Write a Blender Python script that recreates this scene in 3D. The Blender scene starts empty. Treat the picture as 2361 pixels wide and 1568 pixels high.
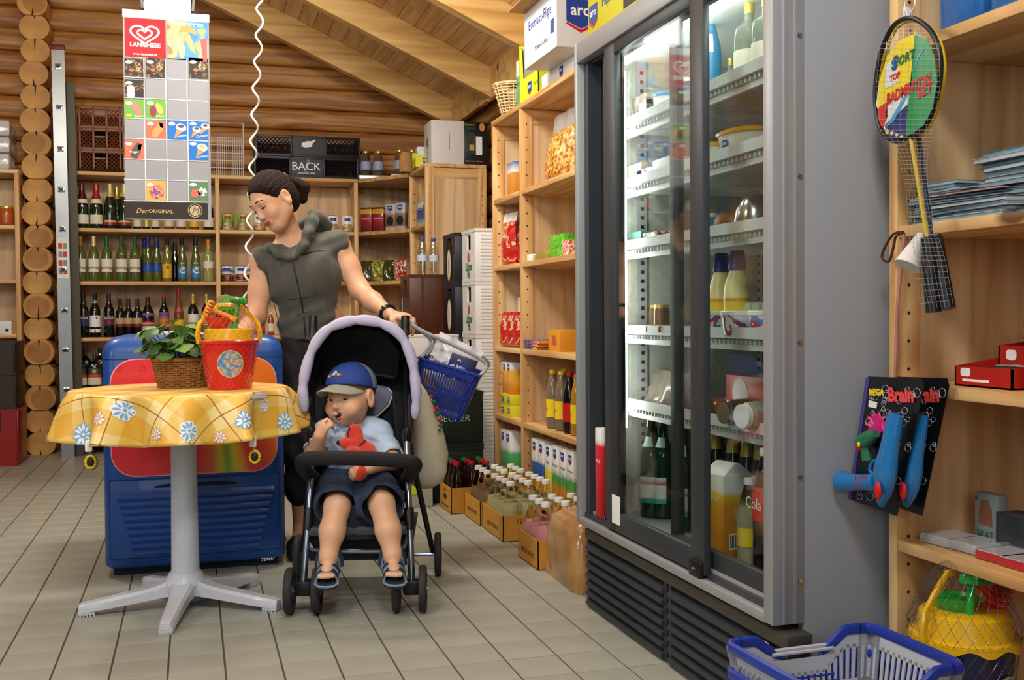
import bpy, bmesh, math, random
import numpy as np
from mathutils import Vector, Matrix, noise as mnoise
random.seed(7)
SC = bpy.context.scene
COL = SC.collection
PI = math.pi
sin, cos = math.sin, math.cos
# ---------------------------------------------------------------- camera
FPX, CAM_H, ROLL = 2470.0, 1.0, .007
TH, PSI = math.atan(60 / FPX), math.atan(735.5 / FPX)
cam_d = bpy.data.cameras.new('camera'); cam = bpy.data.objects.new('camera', cam_d); COL.objects.link(cam)
cam_d.sensor_width = 36; cam_d.lens = 36 * FPX / 2361; cam_d.clip_start = .05; cam_d.clip_end = 60
cam.matrix_world = Matrix.Translation((0, 0, CAM_H)) @ Matrix.Rotation(-PSI, 4, 'Z') @ Matrix.Rotation(PI / 2 - TH, 4, 'X') @ Matrix.Rotation(-ROLL, 4, 'Z')
SC.camera = cam
# ---------------------------------------------------------------- light and exposure
SC.view_settings.view_transform = 'Standard'; SC.view_settings.look = 'None'
SC.view_settings.gamma = 1; SC.view_settings.use_curve_mapping = False
SC.view_settings.exposure = -.5
W = bpy.data.worlds.new('daylight'); SC.world = W; W.use_nodes = True
W.node_tree.nodes['Background'].inputs[0].default_value = (.80, .88, 1, 1)
W.node_tree.nodes['Background'].inputs[1].default_value = .15
def area(name, loc, target, size, power, color=(1, 1, 1), sy=None):
 d = bpy.data.lights.new(name, 'AREA'); d.energy = power; d.color = color; d.size = size
 if sy: d.shape = 'RECTANGLE'; d.size_y = sy
 o = bpy.data.objects.new(name, d); COL.objects.link(o); o.location = loc
 o.rotation_euler = (Vector(target) - Vector(loc)).to_track_quat('-Z', 'Y').to_euler()
 return o
area('ceiling_lamp_light', (.25, .5, 3.0), (.2, 4.2, .6), .45, 60, (1, .97, .93))
area('door_light', (-1.1, -2.4, 2.0), (.7, 5.5, 1.2), 2.2, 50, (1, .98, .95), 1.6)  # added area source behind the camera to brighten shelf panels; no door is built
area('window_light', (-2.9, 1.2, 2.3), (.6, 4.5, .5), .9, 55, (.93, .96, 1))
def globe(name, loc, power, color, r=.12):
 d = bpy.data.lights.new(name, 'POINT'); d.energy = power; d.color = color; d.shadow_soft_size = r
 o = bpy.data.objects.new(name, d); COL.objects.link(o); o.location = loc
globe('shop_lamp_light', (-1.0, 5.3, 2.72), 100, (1, .95, .86))  # unseen point source added above the frame to lift rafters, logs and back shelves
globe('front_shop_lamp_light', (.3, 3.2, 2.85), 34, (1, .95, .85))
globe('middle_shop_lamp_light', (-.35, 2.3, 2.3), 66, (1, .97, .92), .16)  # unseen added point source, placed to reach the deeper shelf panels
area('aisle_lamp_light', (.5, 4.6, 2.85), (.7, 6.2, 0), .7, 60, (1, .95, .86), .35)
# ---------------------------------------------------------------- pixel -> room point on a plane
def _ray(u, v):
 x = (u - 1180.5) / FPX; y = -(v - 784) / FPX
 x, y = x * cos(ROLL) + y * sin(ROLL), -x * sin(ROLL) + y * cos(ROLL)
 fz = cos(TH) + y * sin(TH); up = -sin(TH) + y * cos(TH)
 return Vector((x * cos(PSI) + fz * sin(PSI), -x * sin(PSI) + fz * cos(PSI), up))
CO = Vector((0, 0, CAM_H))
def PY(u, v, Y): d = _ray(u, v); return CO + d * (Y / d.y)
def PX(u, v, X): d = _ray(u, v); return CO + d * (X / d.x)
def PZ(u, v, Z): d = _ray(u, v); return CO + d * ((Z - CAM_H) / d.z)
# ---------------------------------------------------------------- materials
def lin(h):
 if not isinstance(h, str): return tuple(h)[:3]
 h = h.lstrip('#'); c = [int(h[i:i + 2], 16) / 255 for i in (0, 2, 4)]
 return tuple(x / 12.92 if x <= .04045 else ((x + .055) / 1.055) ** 2.4 for x in c)
_M = {}
def mat(name, col, rough=.5, metal=0, trans=0, spec=.5, var=0, vscale=8, bump=0, bscale=60, emit=0, coat=0, ior=1.45, sss=0, stretch=None, alpha=1, sheen=0):
 if name in _M: return _M[name]
 m = bpy.data.materials.new(name); _M[name] = m; m.use_nodes = True
 nt = m.node_tree; b = nt.nodes['Principled BSDF']; c = (*lin(col), 1)
 I = b.inputs
 I['Base Color'].default_value = c; I['Roughness'].default_value = rough; I['Metallic'].default_value = metal
 I['Transmission Weight'].default_value = trans; I['Specular IOR Level'].default_value = spec; I['IOR'].default_value = ior
 I['Coat Weight'].default_value = coat; I['Alpha'].default_value = alpha; I['Sheen Weight'].default_value = sheen
 if sss: I['Subsurface Weight'].default_value = sss; I['Subsurface Radius'].default_value = (.012, .005, .003); I['Subsurface Scale'].default_value = 1
 if emit: I['Emission Color'].default_value = c; I['Emission Strength'].default_value = emit
 if var or bump:
  tc = nt.nodes.new('ShaderNodeTexCoord'); mp = nt.nodes.new('ShaderNodeMapping'); nt.links.new(tc.outputs['Object'], mp.inputs[0])
  if stretch: mp.inputs['Scale'].default_value = stretch
 if var:
  n = nt.nodes.new('ShaderNodeTexNoise'); n.inputs['Scale'].default_value = vscale; n.inputs['Detail'].default_value = 5
  nt.links.new(mp.outputs[0], n.inputs['Vector'])
  r = nt.nodes.new('ShaderNodeValToRGB'); l = lin(col)
  r.color_ramp.elements[0].position = .3; r.color_ramp.elements[1].position = .7
  r.color_ramp.elements[0].color = (*[max(0, x * (1 - var)) for x in l], 1); r.color_ramp.elements[1].color = (*[min(1, x * (1 + var)) for x in l], 1)
  nt.links.new(n.outputs[0], r.inputs[0]); nt.links.new(r.outputs[0], I['Base Color'])
 if bump:
  n2 = nt.nodes.new('ShaderNodeTexNoise'); n2.inputs['Scale'].default_value = bscale; n2.inputs['Detail'].default_value = 3
  nt.links.new(mp.outputs[0], n2.inputs['Vector'])
  bp = nt.nodes.new('ShaderNodeBump'); bp.inputs['Strength'].default_value = bump; bp.inputs['Distance'].default_value = .01
  nt.links.new(n2.outputs[0], bp.inputs['Height']); nt.links.new(bp.outputs[0], I['Normal'])
 return m
def wood(name, dark, mid, light, axis='X', scale=1.0, rough=.45, knots=True, ring=7):
 """long grain along axis, per-object offset, scattered knots"""
 if name in _M: return _M[name]
 m = bpy.data.materials.new(name); _M[name] = m; m.use_nodes = True
 nt = m.node_tree; N = nt.nodes; L = nt.links; b = N['Principled BSDF']; b.inputs['Roughness'].default_value = rough
 tc = N.new('ShaderNodeTexCoord'); oi = N.new('ShaderNodeObjectInfo')
 vm = N.new('ShaderNodeVectorMath'); vm.operation = 'MULTIPLY_ADD'
 cx = N.new('ShaderNodeCombineXYZ')
 for i in range(3): L.new(oi.outputs['Random'], cx.inputs[i])
 vm.inputs[1].default_value = (37, 23, 41); L.new(cx.outputs[0], vm.inputs[0]); L.new(tc.outputs['Object'], vm.inputs[2])
 mp = N.new('ShaderNodeMapping'); L.new(vm.outputs[0], mp.inputs[0])
 s = {'X': (.07, 1, 1), 'Y': (1, .07, 1), 'Z': (1, 1, .07)}[axis]
 mp.inputs['Scale'].default_value = tuple(k * scale for k in s)
 n1 = N.new('ShaderNodeTexNoise'); n1.inputs['Scale'].default_value = ring; n1.inputs['Detail'].default_value = 2; n1.inputs['Distortion'].default_value = .6
 L.new(mp.outputs[0], n1.inputs['Vector'])
 mu = N.new('ShaderNodeMath'); mu.operation = 'MULTIPLY'; mu.inputs[1].default_value = 9; L.new(n1.outputs[0], mu.inputs[0])
 fr = N.new('ShaderNodeMath'); fr.operation = 'PINGPONG'; fr.inputs[1].default_value = 1; L.new(mu.outputs[0], fr.inputs[0])
 n2 = N.new('ShaderNodeTexNoise'); n2.inputs['Scale'].default_value = 60; n2.inputs['Detail'].default_value = 3; L.new(mp.outputs[0], n2.inputs['Vector'])
 mx = N.new('ShaderNodeMath'); mx.operation = 'MULTIPLY_ADD'; mx.inputs[1].default_value = .55; L.new(fr.outputs[0], mx.inputs[0])
 m3 = N.new('ShaderNodeMath'); m3.operation = 'MULTIPLY'; m3.inputs[1].default_value = .45; L.new(n2.outputs[0], m3.inputs[0]); L.new(m3.outputs[0], mx.inputs[2])
 r = N.new('ShaderNodeValToRGB'); L.new(mx.outputs[0], r.inputs[0])
 e = r.color_ramp.elements; e[0].position = .12; e[0].color = (*lin(light), 1); e[1].position = .95; e[1].color = (*lin(dark), 1)
 k = e.new(.5); k.color = (*lin(mid), 1)
 out = r.outputs[0]
 if knots:
  mk = N.new('ShaderNodeMapping'); L.new(vm.outputs[0], mk.inputs[0])
  mk.inputs['Scale'].default_value = {'X': (.45, 1, 1), 'Y': (1, .45, 1), 'Z': (1, 1, .45)}[axis]
  vo = N.new('ShaderNodeTexVoronoi'); vo.inputs['Scale'].default_value = 3.2 * scale; L.new(mk.outputs[0], vo.inputs['Vector'])
  kr = N.new('ShaderNodeValToRGB'); kr.color_ramp.elements[0].position = .045; kr.color_ramp.elements[1].position = .085
  kr.color_ramp.elements[0].color = (1, 1, 1, 1); kr.color_ramp.elements[1].color = (0, 0, 0, 1)
  L.new(vo.outputs['Distance'], kr.inputs[0])
  mc = N.new('ShaderNodeMix'); mc.data_type = 'RGBA'; L.new(kr.outputs[0], mc.inputs[0]); L.new(out, mc.inputs[6])
  d = lin(dark); mc.inputs[7].default_value = (d[0] * .32, d[1] * .25, d[2] * .2, 1); out = mc.outputs[2]
 L.new(out, b.inputs['Base Color'])
 bp = N.new('ShaderNodeBump'); bp.inputs['Strength'].default_value = .15; bp.inputs['Distance'].default_value = .004
 L.new(mx.outputs[0], bp.inputs['Height']); L.new(bp.outputs[0], b.inputs['Normal'])
 return m
def glass(name, tint=(1, 1, 1), gloss=.12):
 """thin clear pane: see-through plus a mirror reflection that grows at grazing angles"""
 if name in _M: return _M[name]
 m = bpy.data.materials.new(name); _M[name] = m; m.use_nodes = True
 nt = m.node_tree; N = nt.nodes; L = nt.links; N.remove(N['Principled BSDF'])
 t = N.new('ShaderNodeBsdfTransparent'); t.inputs[0].default_value = (*tint, 1)
 g = N.new('ShaderNodeBsdfGlossy'); g.inputs['Roughness'].default_value = .03
 f = N.new('ShaderNodeLayerWeight'); f.inputs[0].default_value = .5
 pw = N.new('ShaderNodeMath'); pw.operation = 'POWER'; L.new(f.outputs['Facing'], pw.inputs[0]); pw.inputs[1].default_value = 5
 ad = N.new('ShaderNodeMath'); ad.operation = 'MULTIPLY_ADD'; ad.inputs[1].default_value = .9; ad.inputs[2].default_value = gloss * .3; L.new(pw.outputs[0], ad.inputs[0])
 x = N.new('ShaderNodeMixShader'); L.new(ad.outputs[0], x.inputs[0]); L.new(t.outputs[0], x.inputs[1]); L.new(g.outputs[0], x.inputs[2])
 L.new(x.outputs[0], N['Material Output'].inputs[0])
 return m
def ramp_mat(name, stops, axis=2, lo=0, hi=1, rough=.4, coat=.2, wobble=0):
 """printed colour bands along a local axis (stops: (position, colour))"""
 if name in _M: return _M[name]
 m = bpy.data.materials.new(name); _M[name] = m; m.use_nodes = True
 nt = m.node_tree; N = nt.nodes; L = nt.links; b = N['Principled BSDF']
 b.inputs['Roughness'].default_value = rough; b.inputs['Coat Weight'].default_value = coat
 tc = N.new('ShaderNodeTexCoord'); sx = N.new('ShaderNodeSeparateXYZ'); L.new(tc.outputs['Object'], sx.inputs[0])
 src = sx.outputs[axis]
 if wobble:
  n = N.new('ShaderNodeTexNoise'); n.inputs['Scale'].default_value = 14; L.new(tc.outputs['Object'], n.inputs['Vector'])
  a = N.new('ShaderNodeMath'); a.operation = 'MULTIPLY_ADD'; a.inputs[1].default_value = wobble; L.new(n.outputs[0], a.inputs[0]); L.new(src, a.inputs[2]); src = a.outputs[0]
 mr = N.new('ShaderNodeMapRange'); mr.inputs[1].default_value = lo + wobble / 2; mr.inputs[2].default_value = hi + wobble / 2; L.new(src, mr.inputs[0])
 r = N.new('ShaderNodeValToRGB'); L.new(mr.outputs[0], r.inputs[0]); e = r.color_ramp.elements
 while len(e) < len(stops): e.new(.5)
 for k, (p, c) in enumerate(stops): e[k].position = p
 for k, (p, c) in enumerate(stops): e[k].color = (*lin(c), 1)
 L.new(r.outputs[0], b.inputs['Base Color'])
 return m
def spots_mat(name, cols, scale=30, rough=.4, coat=.2):
 """a small busy print: patches of several colours"""
 if name in _M: return _M[name]
 m = bpy.data.materials.new(name); _M[name] = m; m.use_nodes = True
 nt = m.node_tree; N = nt.nodes; L = nt.links; b = N['Principled BSDF']
 b.inputs['Roughness'].default_value = rough; b.inputs['Coat Weight'].default_value = coat
 tc = N.new('ShaderNodeTexCoord'); n = N.new('ShaderNodeTexNoise'); n.inputs['Scale'].default_value = scale; n.inputs['Detail'].default_value = 1.5
 L.new(tc.outputs['Object'], n.inputs['Vector']); r = N.new('ShaderNodeValToRGB'); L.new(n.outputs[0], r.inputs[0])
 r.color_ramp.interpolation = 'CONSTANT'; e = r.color_ramp.elements
 while len(e) < len(cols): e.new(.5)
 for k, c in enumerate(cols): e[k].position = 0 if k == 0 else .33 + .34 * k / len(cols)
 for k, c in enumerate(cols): e[k].color = (*lin(c), 1)
 L.new(r.outputs[0], b.inputs['Base Color'])
 return m
# ---------------------------------------------------------------- mesh builder
class MB:
 def __init__(s): s.v = []; s.f = []
 def add(s, vs, fs, M=None):
  o = len(s.v)
  s.v += [tuple(M @ Vector(p)) for p in vs] if M else [tuple(p) for p in vs]
  s.f += [tuple(i + o for i in f) for f in fs]; return s
 def box(s, a, b, bev=0, M=None):
  x0, y0, z0 = (min(p, q) for p, q in zip(a, b)); x1, y1, z1 = (max(p, q) for p, q in zip(a, b))
  if bev:
   bev = min(bev, (x1 - x0) * .45, (y1 - y0) * .45, (z1 - z0) * .45)
   bm = bmesh.new(); bmesh.ops.create_cube(bm, size=1)
   for q in bm.verts: q.co = Vector(((x0 + x1) / 2 + q.co.x * (x1 - x0), (y0 + y1) / 2 + q.co.y * (y1 - y0), (z0 + z1) / 2 + q.co.z * (z1 - z0)))
   bmesh.ops.bevel(bm, geom=bm.edges[:], offset=bev, segments=2, affect='EDGES', profile=.5)
   bm.verts.index_update()
   s.add([q.co.copy() for q in bm.verts], [[q.index for q in f.verts] for f in bm.faces], M); bm.free(); return s
  return s.add([(x0, y0, z0), (x1, y0, z0), (x1, y1, z0), (x0, y1, z0), (x0, y0, z1), (x1, y0, z1), (x1, y1, z1), (x0, y1, z1)],
                     [(0, 3, 2, 1), (4, 5, 6, 7), (0, 1, 5, 4), (1, 2, 6, 5), (2, 3, 7, 6), (3, 0, 4, 7)], M)
 def loft(s, rings, caps=True, closed=False, M=None):
  n = len(rings[0]); vs = [p for r in rings for p in r]; fs = []
  k = len(rings)
  for i in range(k if closed else k - 1):
   for j in range(n):
    a, b = i * n + j, i * n + (j + 1) % n; c, d = ((i + 1) % k) * n + (j + 1) % n, ((i + 1) % k) * n + j
    fs.append((a, b, c, d))
  if caps and not closed: fs += [tuple(range(n - 1, -1, -1)), tuple(range((k - 1) * n, k * n))]
  return s.add(vs, fs, M)
 def lathe(s, prof, n=16, M=None, p=2, caps=True, sx=1, sy=1, a0=0, a1=2 * PI):
  """prof: (radius, z) from the bottom up; p>2 squares the section"""
  full = abs(a1 - a0 - 2 * PI) < 1e-6; m = n if full else n + 1; rings = []
  for r, z in prof:
   ring = []
   for j in range(m):
    t = a0 + (a1 - a0) * j / n; c, d = cos(t), sin(t)
    q = 1 if p == 2 else 1 / (abs(c) ** p + abs(d) ** p) ** (1 / p)
    ring.append((r * c * q * sx, r * d * q * sy, z))
   rings.append(ring)
  if full: return s.loft(rings, caps, M=M)
  vs = [q for r in rings for q in r]; fs = [(i * m + j, i * m + j + 1, (i + 1) * m + j + 1, (i + 1) * m + j) for i in range(len(rings) - 1) for j in range(n)]
  return s.add(vs, fs, M)
 def tube(s, pts, r=.01, n=8, closed=False, caps=True, flat=1.0, up=None):
  pts = [Vector(p) for p in pts]; k = len(pts)
  if k < 2: return s
  R = r if isinstance(r, (list, tuple)) else [r] * k; rings = []; nrm = None
  for i in range(k):
   if closed: t = pts[(i + 1) % k] - pts[i - 1]
   else: t = pts[min(i + 1, k - 1)] - pts[max(i - 1, 0)]
   t = t.normalized() if t.length > 1e-9 else Vector((0, 0, 1))
   if nrm is None: a = Vector(up) if up else (Vector((0, 0, 1)) if abs(t.z) < .9 else Vector((1, 0, 0))); nrm = (a - t * a.dot(t)).normalized()
   else:
    nrm = nrm - t * nrm.dot(t); nrm = nrm.normalized() if nrm.length > 1e-6 else t.orthogonal().normalized()
   bn = t.cross(nrm)
   rings.append([pts[i] + (nrm * cos(2 * PI * j / n) * flat + bn * sin(2 * PI * j / n)) * R[i] for j in range(n)])
  return s.loft(rings, caps, closed)
 def ell(s, c, r, nu=14, nv=9, M=None, rot=None):
  T = Matrix.Translation(c) @ (rot.to_4x4() if rot else Matrix())
  prof = []
  for i in range(nv + 1):
   a = -PI / 2 + PI * i / nv; prof.append((max(cos(a), .02), sin(a)))
  A = T @ Matrix.Diagonal((r[0], r[1], r[2], 1))
  return s.lathe(prof, nu, M=(M @ A) if M else A)
 def prism(s, poly, z0, z1, M=None):
  n = len(poly); vs = [(x, y, z0) for x, y in poly] + [(x, y, z1) for x, y in poly]
  return s.add(vs, [tuple(range(n - 1, -1, -1)), tuple(range(n, 2 * n))] + [(i, (i + 1) % n, n + (i + 1) % n, n + i) for i in range(n)], M)
 def grid(s, fn, nu, nv, M=None, closed_u=False):
  m = nu if closed_u else nu + 1
  vs = [fn(i / nu, j / nv) for j in range(nv + 1) for i in range(m)]
  return s.add(vs, [(j * m + i, j * m + (i + 1) % m, (j + 1) * m + (i + 1) % m, (j + 1) * m + i) for j in range(nv) for i in range(nu)], M)
 def mesh(s, name, smooth=None):
  me = bpy.data.meshes.new(name); me.from_pydata(s.v, [], s.f)
  bm = bmesh.new(); bm.from_mesh(me); bmesh.ops.recalc_face_normals(bm, faces=bm.faces[:])
  if smooth is not None:
   for f in bm.faces: f.smooth = True
   for e in bm.edges:
    if len(e.link_faces) == 2 and e.calc_face_angle(0) > math.radians(smooth): e.smooth = False
  bm.to_mesh(me); bm.free(); return me
def obj(name, mb, m, parent=None, smooth=40, loc=None, kind=None, label=None):
 me = mb.mesh(name, smooth) if isinstance(mb, MB) else mb
 if m and not me.materials: me.materials.append(m)
 o = bpy.data.objects.new(name, me); COL.objects.link(o)
 if m and me.materials[0] != m:
  o.material_slots[0].link = 'OBJECT'; o.material_slots[0].material = m
 if parent: o.parent = parent
 if loc is not None: o.location = loc
 if kind: o['kind'] = kind
 if label: o['label'] = label
 return o
def thing(name, label, cat, loc=(0, 0, 0), rz=0, group=None, rot=None):
 o = bpy.data.objects.new(name, None); COL.objects.link(o); o.empty_display_size = .05
 o.location = loc; o.rotation_euler = rot or (0, 0, rz); o['label'] = label; o['category'] = cat
 if group: o['group'] = group
 return o
def struct(name, mb=None, m=None, smooth=40):
 if mb is None: o = bpy.data.objects.new(name, None); COL.objects.link(o)
 else: o = obj(name, mb, m, None, smooth)
 o['kind'] = 'structure'; return o
_T = {}
def text(s, size, m, parent, M, name='lettering', depth=.0006, align='CENTER', sx=1, shear=0, bold=0):
 """flat lettering: letters in local XY of M"""
 k = (s, align, shear, bold)
 if k not in _T:
  c = bpy.data.curves.new('lettering', 'FONT'); c.body = s; c.size = 1; c.align_x = align; c.align_y = 'CENTER'; c.resolution_u = 2; c.shear = shear; c.offset = bold
  c.extrude = .004
  to = bpy.data.objects.new('t', c); COL.objects.link(to)
  bpy.context.view_layer.update(); me = bpy.data.meshes.new_from_object(to.evaluated_get(bpy.context.evaluated_depsgraph_get()))
  bpy.data.objects.remove(to); bpy.data.curves.remove(c); _T[k] = me
 me = _T[k]
 if not me.materials: me.materials.append(m)
 o = bpy.data.objects.new(name, me); COL.objects.link(o); o.parent = parent
 if me.materials[0] != m: o.material_slots[0].link = 'OBJECT'; o.material_slots[0].material = m
 o.matrix_local = M @ Matrix.Diagonal((size * sx, size, size * .1, 1))
 return o
def face_m(o, axis):
 """matrix that lays local XY lettering on a face looking along -y, -x, +x, +z or +y"""
 R = {'-y': Matrix.Rotation(PI / 2, 4, 'X'), '-x': Matrix.Rotation(-PI / 2, 4, 'Z') @ Matrix.Rotation(PI / 2, 4, 'X'),
         '+x': Matrix.Rotation(PI / 2, 4, 'Z') @ Matrix.Rotation(PI / 2, 4, 'X'), '+z': Matrix(), '+y': Matrix.Rotation(PI, 4, 'Z') @ Matrix.Rotation(PI / 2, 4, 'X')}[axis]
 return Matrix.Translation(o) @ R
_C = {}
def cached(key, fn, smooth=40):
 if key not in _C: _C[key] = fn().mesh(key if isinstance(key, str) else key[0], smooth)
 return _C[key]
ORD = ['first', 'second', 'third', 'fourth', 'fifth', 'sixth', 'seventh', 'eighth', 'ninth', 'tenth', 'eleventh', 'twelfth', 'thirteenth', 'fourteenth']
def spline(pts, n=8, closed=False):
 P = [Vector(p) for p in pts]; k = len(P); out = []
 for i in range(k if closed else k - 1):
  p0 = P[(i - 1) % k] if closed or i > 0 else P[0]; p1 = P[i]; p2 = P[(i + 1) % k]; p3 = P[(i + 2) % k] if closed or i + 2 < k else P[-1]
  for j in range(n):
   t = j / n
   out.append(.5 * ((2 * p1) + (p2 - p0) * t + (2 * p0 - 5 * p1 + 4 * p2 - p3) * t * t + (3 * p1 - p0 - 3 * p2 + p3) * t ** 3))
 if not closed: out.append(P[-1])
 return out
PINE = wood('pine_shelf_wood', '#b07c40', '#d8aa6e', '#e8c48a', 'X', 1, .42)
PINEZ = wood('pine_post_wood', '#b07c42', '#dcae70', '#ecc890', 'Z', 1, .42)
PINEY = wood('pine_shelf_wood_deep', '#b07c40', '#d8aa6e', '#e8c48a', 'Y', 1, .42)
PLY = wood('plywood_panel', '#b48c58', '#d6b284', '#e4c69a', 'Z', 1.1, .5, knots=False, ring=4)
LOG = wood('log_wall_wood', '#7c4a20', '#b0763a', '#ca9856', 'X', 1.0, .5, ring=9)
LOGY = wood('log_side_wood', '#8a5a26', '#b98242', '#cf9c5c', 'Y', .8, .4)
LOGEND = mat('log_end_grain', '#cc9852', .6, var=.25, vscale=5, bump=.15, bscale=30)
RAFT = wood('rafter_wood', '#b48442', '#d4a862', '#e2bc7a', 'X', .8, .5)
BOARD = wood('roof_board_wood', '#bc8c4c', '#d8ac70', '#e6c088', 'Y', 1, .5)
WHITE = mat('white_plastic', '#e6e6e2', .35); BLACK = mat('black_plastic', '#101114', .4); PAPER = mat('white_paper', '#ecebe6', .6)
CHROME = mat('chrome_metal', '#c8ccd0', .18, 1); ALU = mat('brushed_aluminium', '#a4a6a8', .42, .35); DARKINK = mat('dark_ink', '#15151a', .5)
REDINK = mat('red_ink', '#c8161c', .45); WHITEINK = mat('white_ink', '#f2f2ee', .5); BLUEINK = mat('blue_ink', '#1d3f98', .45); GOLDINK = mat('gold_ink', '#b89a58', .4)
GREENINK = mat('green_ink', '#1d6b3c', .5); YELLOWINK = mat('yellow_ink', '#f3d21d', .45)
CARD = mat('brown_cardboard', '#b5854a', .75, var=.1, vscale=20); CARDY = mat('ochre_cardboard', '#c98f34', .7, var=.08, vscale=15)
CLEAR = glass('clear_plastic', (.93, .94, .93), .3)
# ================================================================ SETTING
TX0, TY0, TW, TD = -.0805, 3.2825, .1556, .1655
def build_floor():
 mb = MB().box((-4.4, .2, -.06), (2.3, 9.0, -.003))
 fl = struct('floor', mb, mat('floor_grout', '#4c483e', .9))
 tm = mat('beige_floor_tile', '#9d9e92', .38, var=.09, vscale=5, bump=.04, bscale=120, spec=.35)
 def tile():
  w, d, c = TW / 2 - .0026, TD / 2 - .0017, .0008
  return MB().loft([[(-w, -d, -.006), (w, -d, -.006), (w, d, -.006), (-w, d, -.006)], [(-w, -d, -c), (w, -d, -c), (w, d, -c), (-w, d, -c)],
                          [(-w + c, -d + c, 0), (w - c, -d + c, 0), (w - c, d - c, 0), (-w + c, d - c, 0)]])
 tm_ = tile(); me = tm_.mesh('tile'); me.materials.append(tm); cells = []
 Ri = cam.matrix_world.inverted()
 for i in range(-22, 15):
  for j in range(-16, 34):
   x, y = TX0 + (i + .5) * TW, TY0 + (j + .5) * TD
   if not (-4.0 < x < 2.1 and .6 < y < 8.8): continue
   p = Ri @ Vector((x, y, 0)); u, v = FPX * p.x / -p.z, FPX * -p.y / -p.z
   inside = abs(u) < 1230 and abs(v) < 830
   hid = (x > 1.33 and y < 8) or (x > -.3 and x < .3 and y > 4.45) or (y > 8.33)
   cells.append((0 if inside and not hid else 1, y, x))
 cells.sort(); rest = MB()
 for k, (a, y, x) in enumerate(cells):
  if k < 300 and a == 0:
   o = bpy.data.objects.new('tile', me); COL.objects.link(o); o.parent = fl; o.location = (x, y, random.uniform(-.0004, .0002))
  else: rest.add(tm_.v, tm_.f, Matrix.Translation((x, y, 0)))
 obj('tile_field', rest, tm, fl, kind='stuff')
build_floor()
LP = .168
def log(x0, x1, r, seed, n=28, seg=10):
 rnd = random.Random(seed); ph = rnd.random() * 6; rings = []
 for i in range(seg + 1):
  t = i / seg; rr = r * (1 + .012 * sin(ph + t * 5))
  q = lambda a: 1 / (abs(cos(a)) ** 3.4 + abs(sin(a)) ** 3.4) ** (1 / 3.4); rings.append([(x0 + (x1 - x0) * t, rr * q(a) * cos(a), rr * q(a) * sin(a)) for a in [2 * PI * j / n for j in range(n)]])
 return MB().loft(rings)
def set_end(me, axis, m, sgn=-1):
 me.materials.append(m)
 for p in me.polygons:
  if len(p.vertices) > 6 and abs(p.normal[axis]) > .9: p.material_index = 1
YB = 8.80     # centre line of the back wall logs
wb = struct('wall_back', MB().box((-4.3, YB + .0, 0), (2.2, YB + .12, 4.3)), mat('log_seam', '#2b1708', .9))
for k in range(24):
 me = log(-4.3, 2.2, .0838, k).mesh('log', 60); me.materials.append(LOG)
 obj('log', me, LOG, wb, loc=(0, YB, .05 + LP * k))
wl = struct('wall_left', MB().box((-1.14, 8.62, 0), (-1.0, 8.8, 3.9)), mat('log_seam', '#2b1708', .9))
for k in range(23):
 rnd = random.Random(k + 50); n = 26
 r = .104 * rnd.uniform(.97, 1.03)
 ring = lambda y, q: [(q * r * cos(2 * PI * j / n), y, q * r * .93 * max(-.9, min(.93, sin(2 * PI * j / n)))) for j in range(n)]
 mb = MB().loft([ring(.32, 1), ring(.006, 1), ring(0, .965)])
 me = mb.mesh('log', 50); me.materials.append(LOGY); set_end(me, 1, LOGEND)
 y = 8.45 + rnd.uniform(-.012, .012) + (k % 2) * .006; x = -1.075 + rnd.uniform(-.008, .008)
 o = obj('log', me, LOGY, wl, loc=(x, y, .075 + LP * k))
 a = rnd.uniform(-.25, .25); h = rnd.choice((.04, .06, .09)); up = rnd.random() < .75
 t = .088 if up else -.088; s = -1 if up else 1
 c = MB().prism([(-.006, t), (.006, t), (.004 + a * h * .5, t + s * h * .5), (a * h, t + s * h)], -.002, .001, Matrix.Translation((0, -.001, 0)) @ Matrix.Rotation(PI / 2, 4, 'X'))
 obj('crack', c, mat('wood_crack', '#2a1605', .9), o)
 if k in (2, 4, 6, 8, 9, 13, 19):   # paler sapwood showing past the heart
  hq = MB().lathe([(r * .74, -.001), (r * .74, .001)], 22, Matrix.Translation((rnd.uniform(-.02, .02), -.0005, rnd.uniform(-.012, .012))) @ Matrix.Rotation(PI / 2, 4, 'X'))
  obj('heartwood', hq, mat('heartwood_end_grain', '#b07a3c', .6, var=.2, vscale=9), o)
wr = struct('wall_right', MB().box((2.12, .3, 0), (2.24, 8.9, 2.6)), mat('log_seam', '#2b1708', .9))
for k in range(15):
 me = log(.3, 8.9, .0838, k + 30, seg=8).mesh('log', 60)
 o = obj('log', me, LOG, wr, loc=(2.14, 0, .11 + LP * k)); o.rotation_euler = (0, 0, PI / 2)
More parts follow.
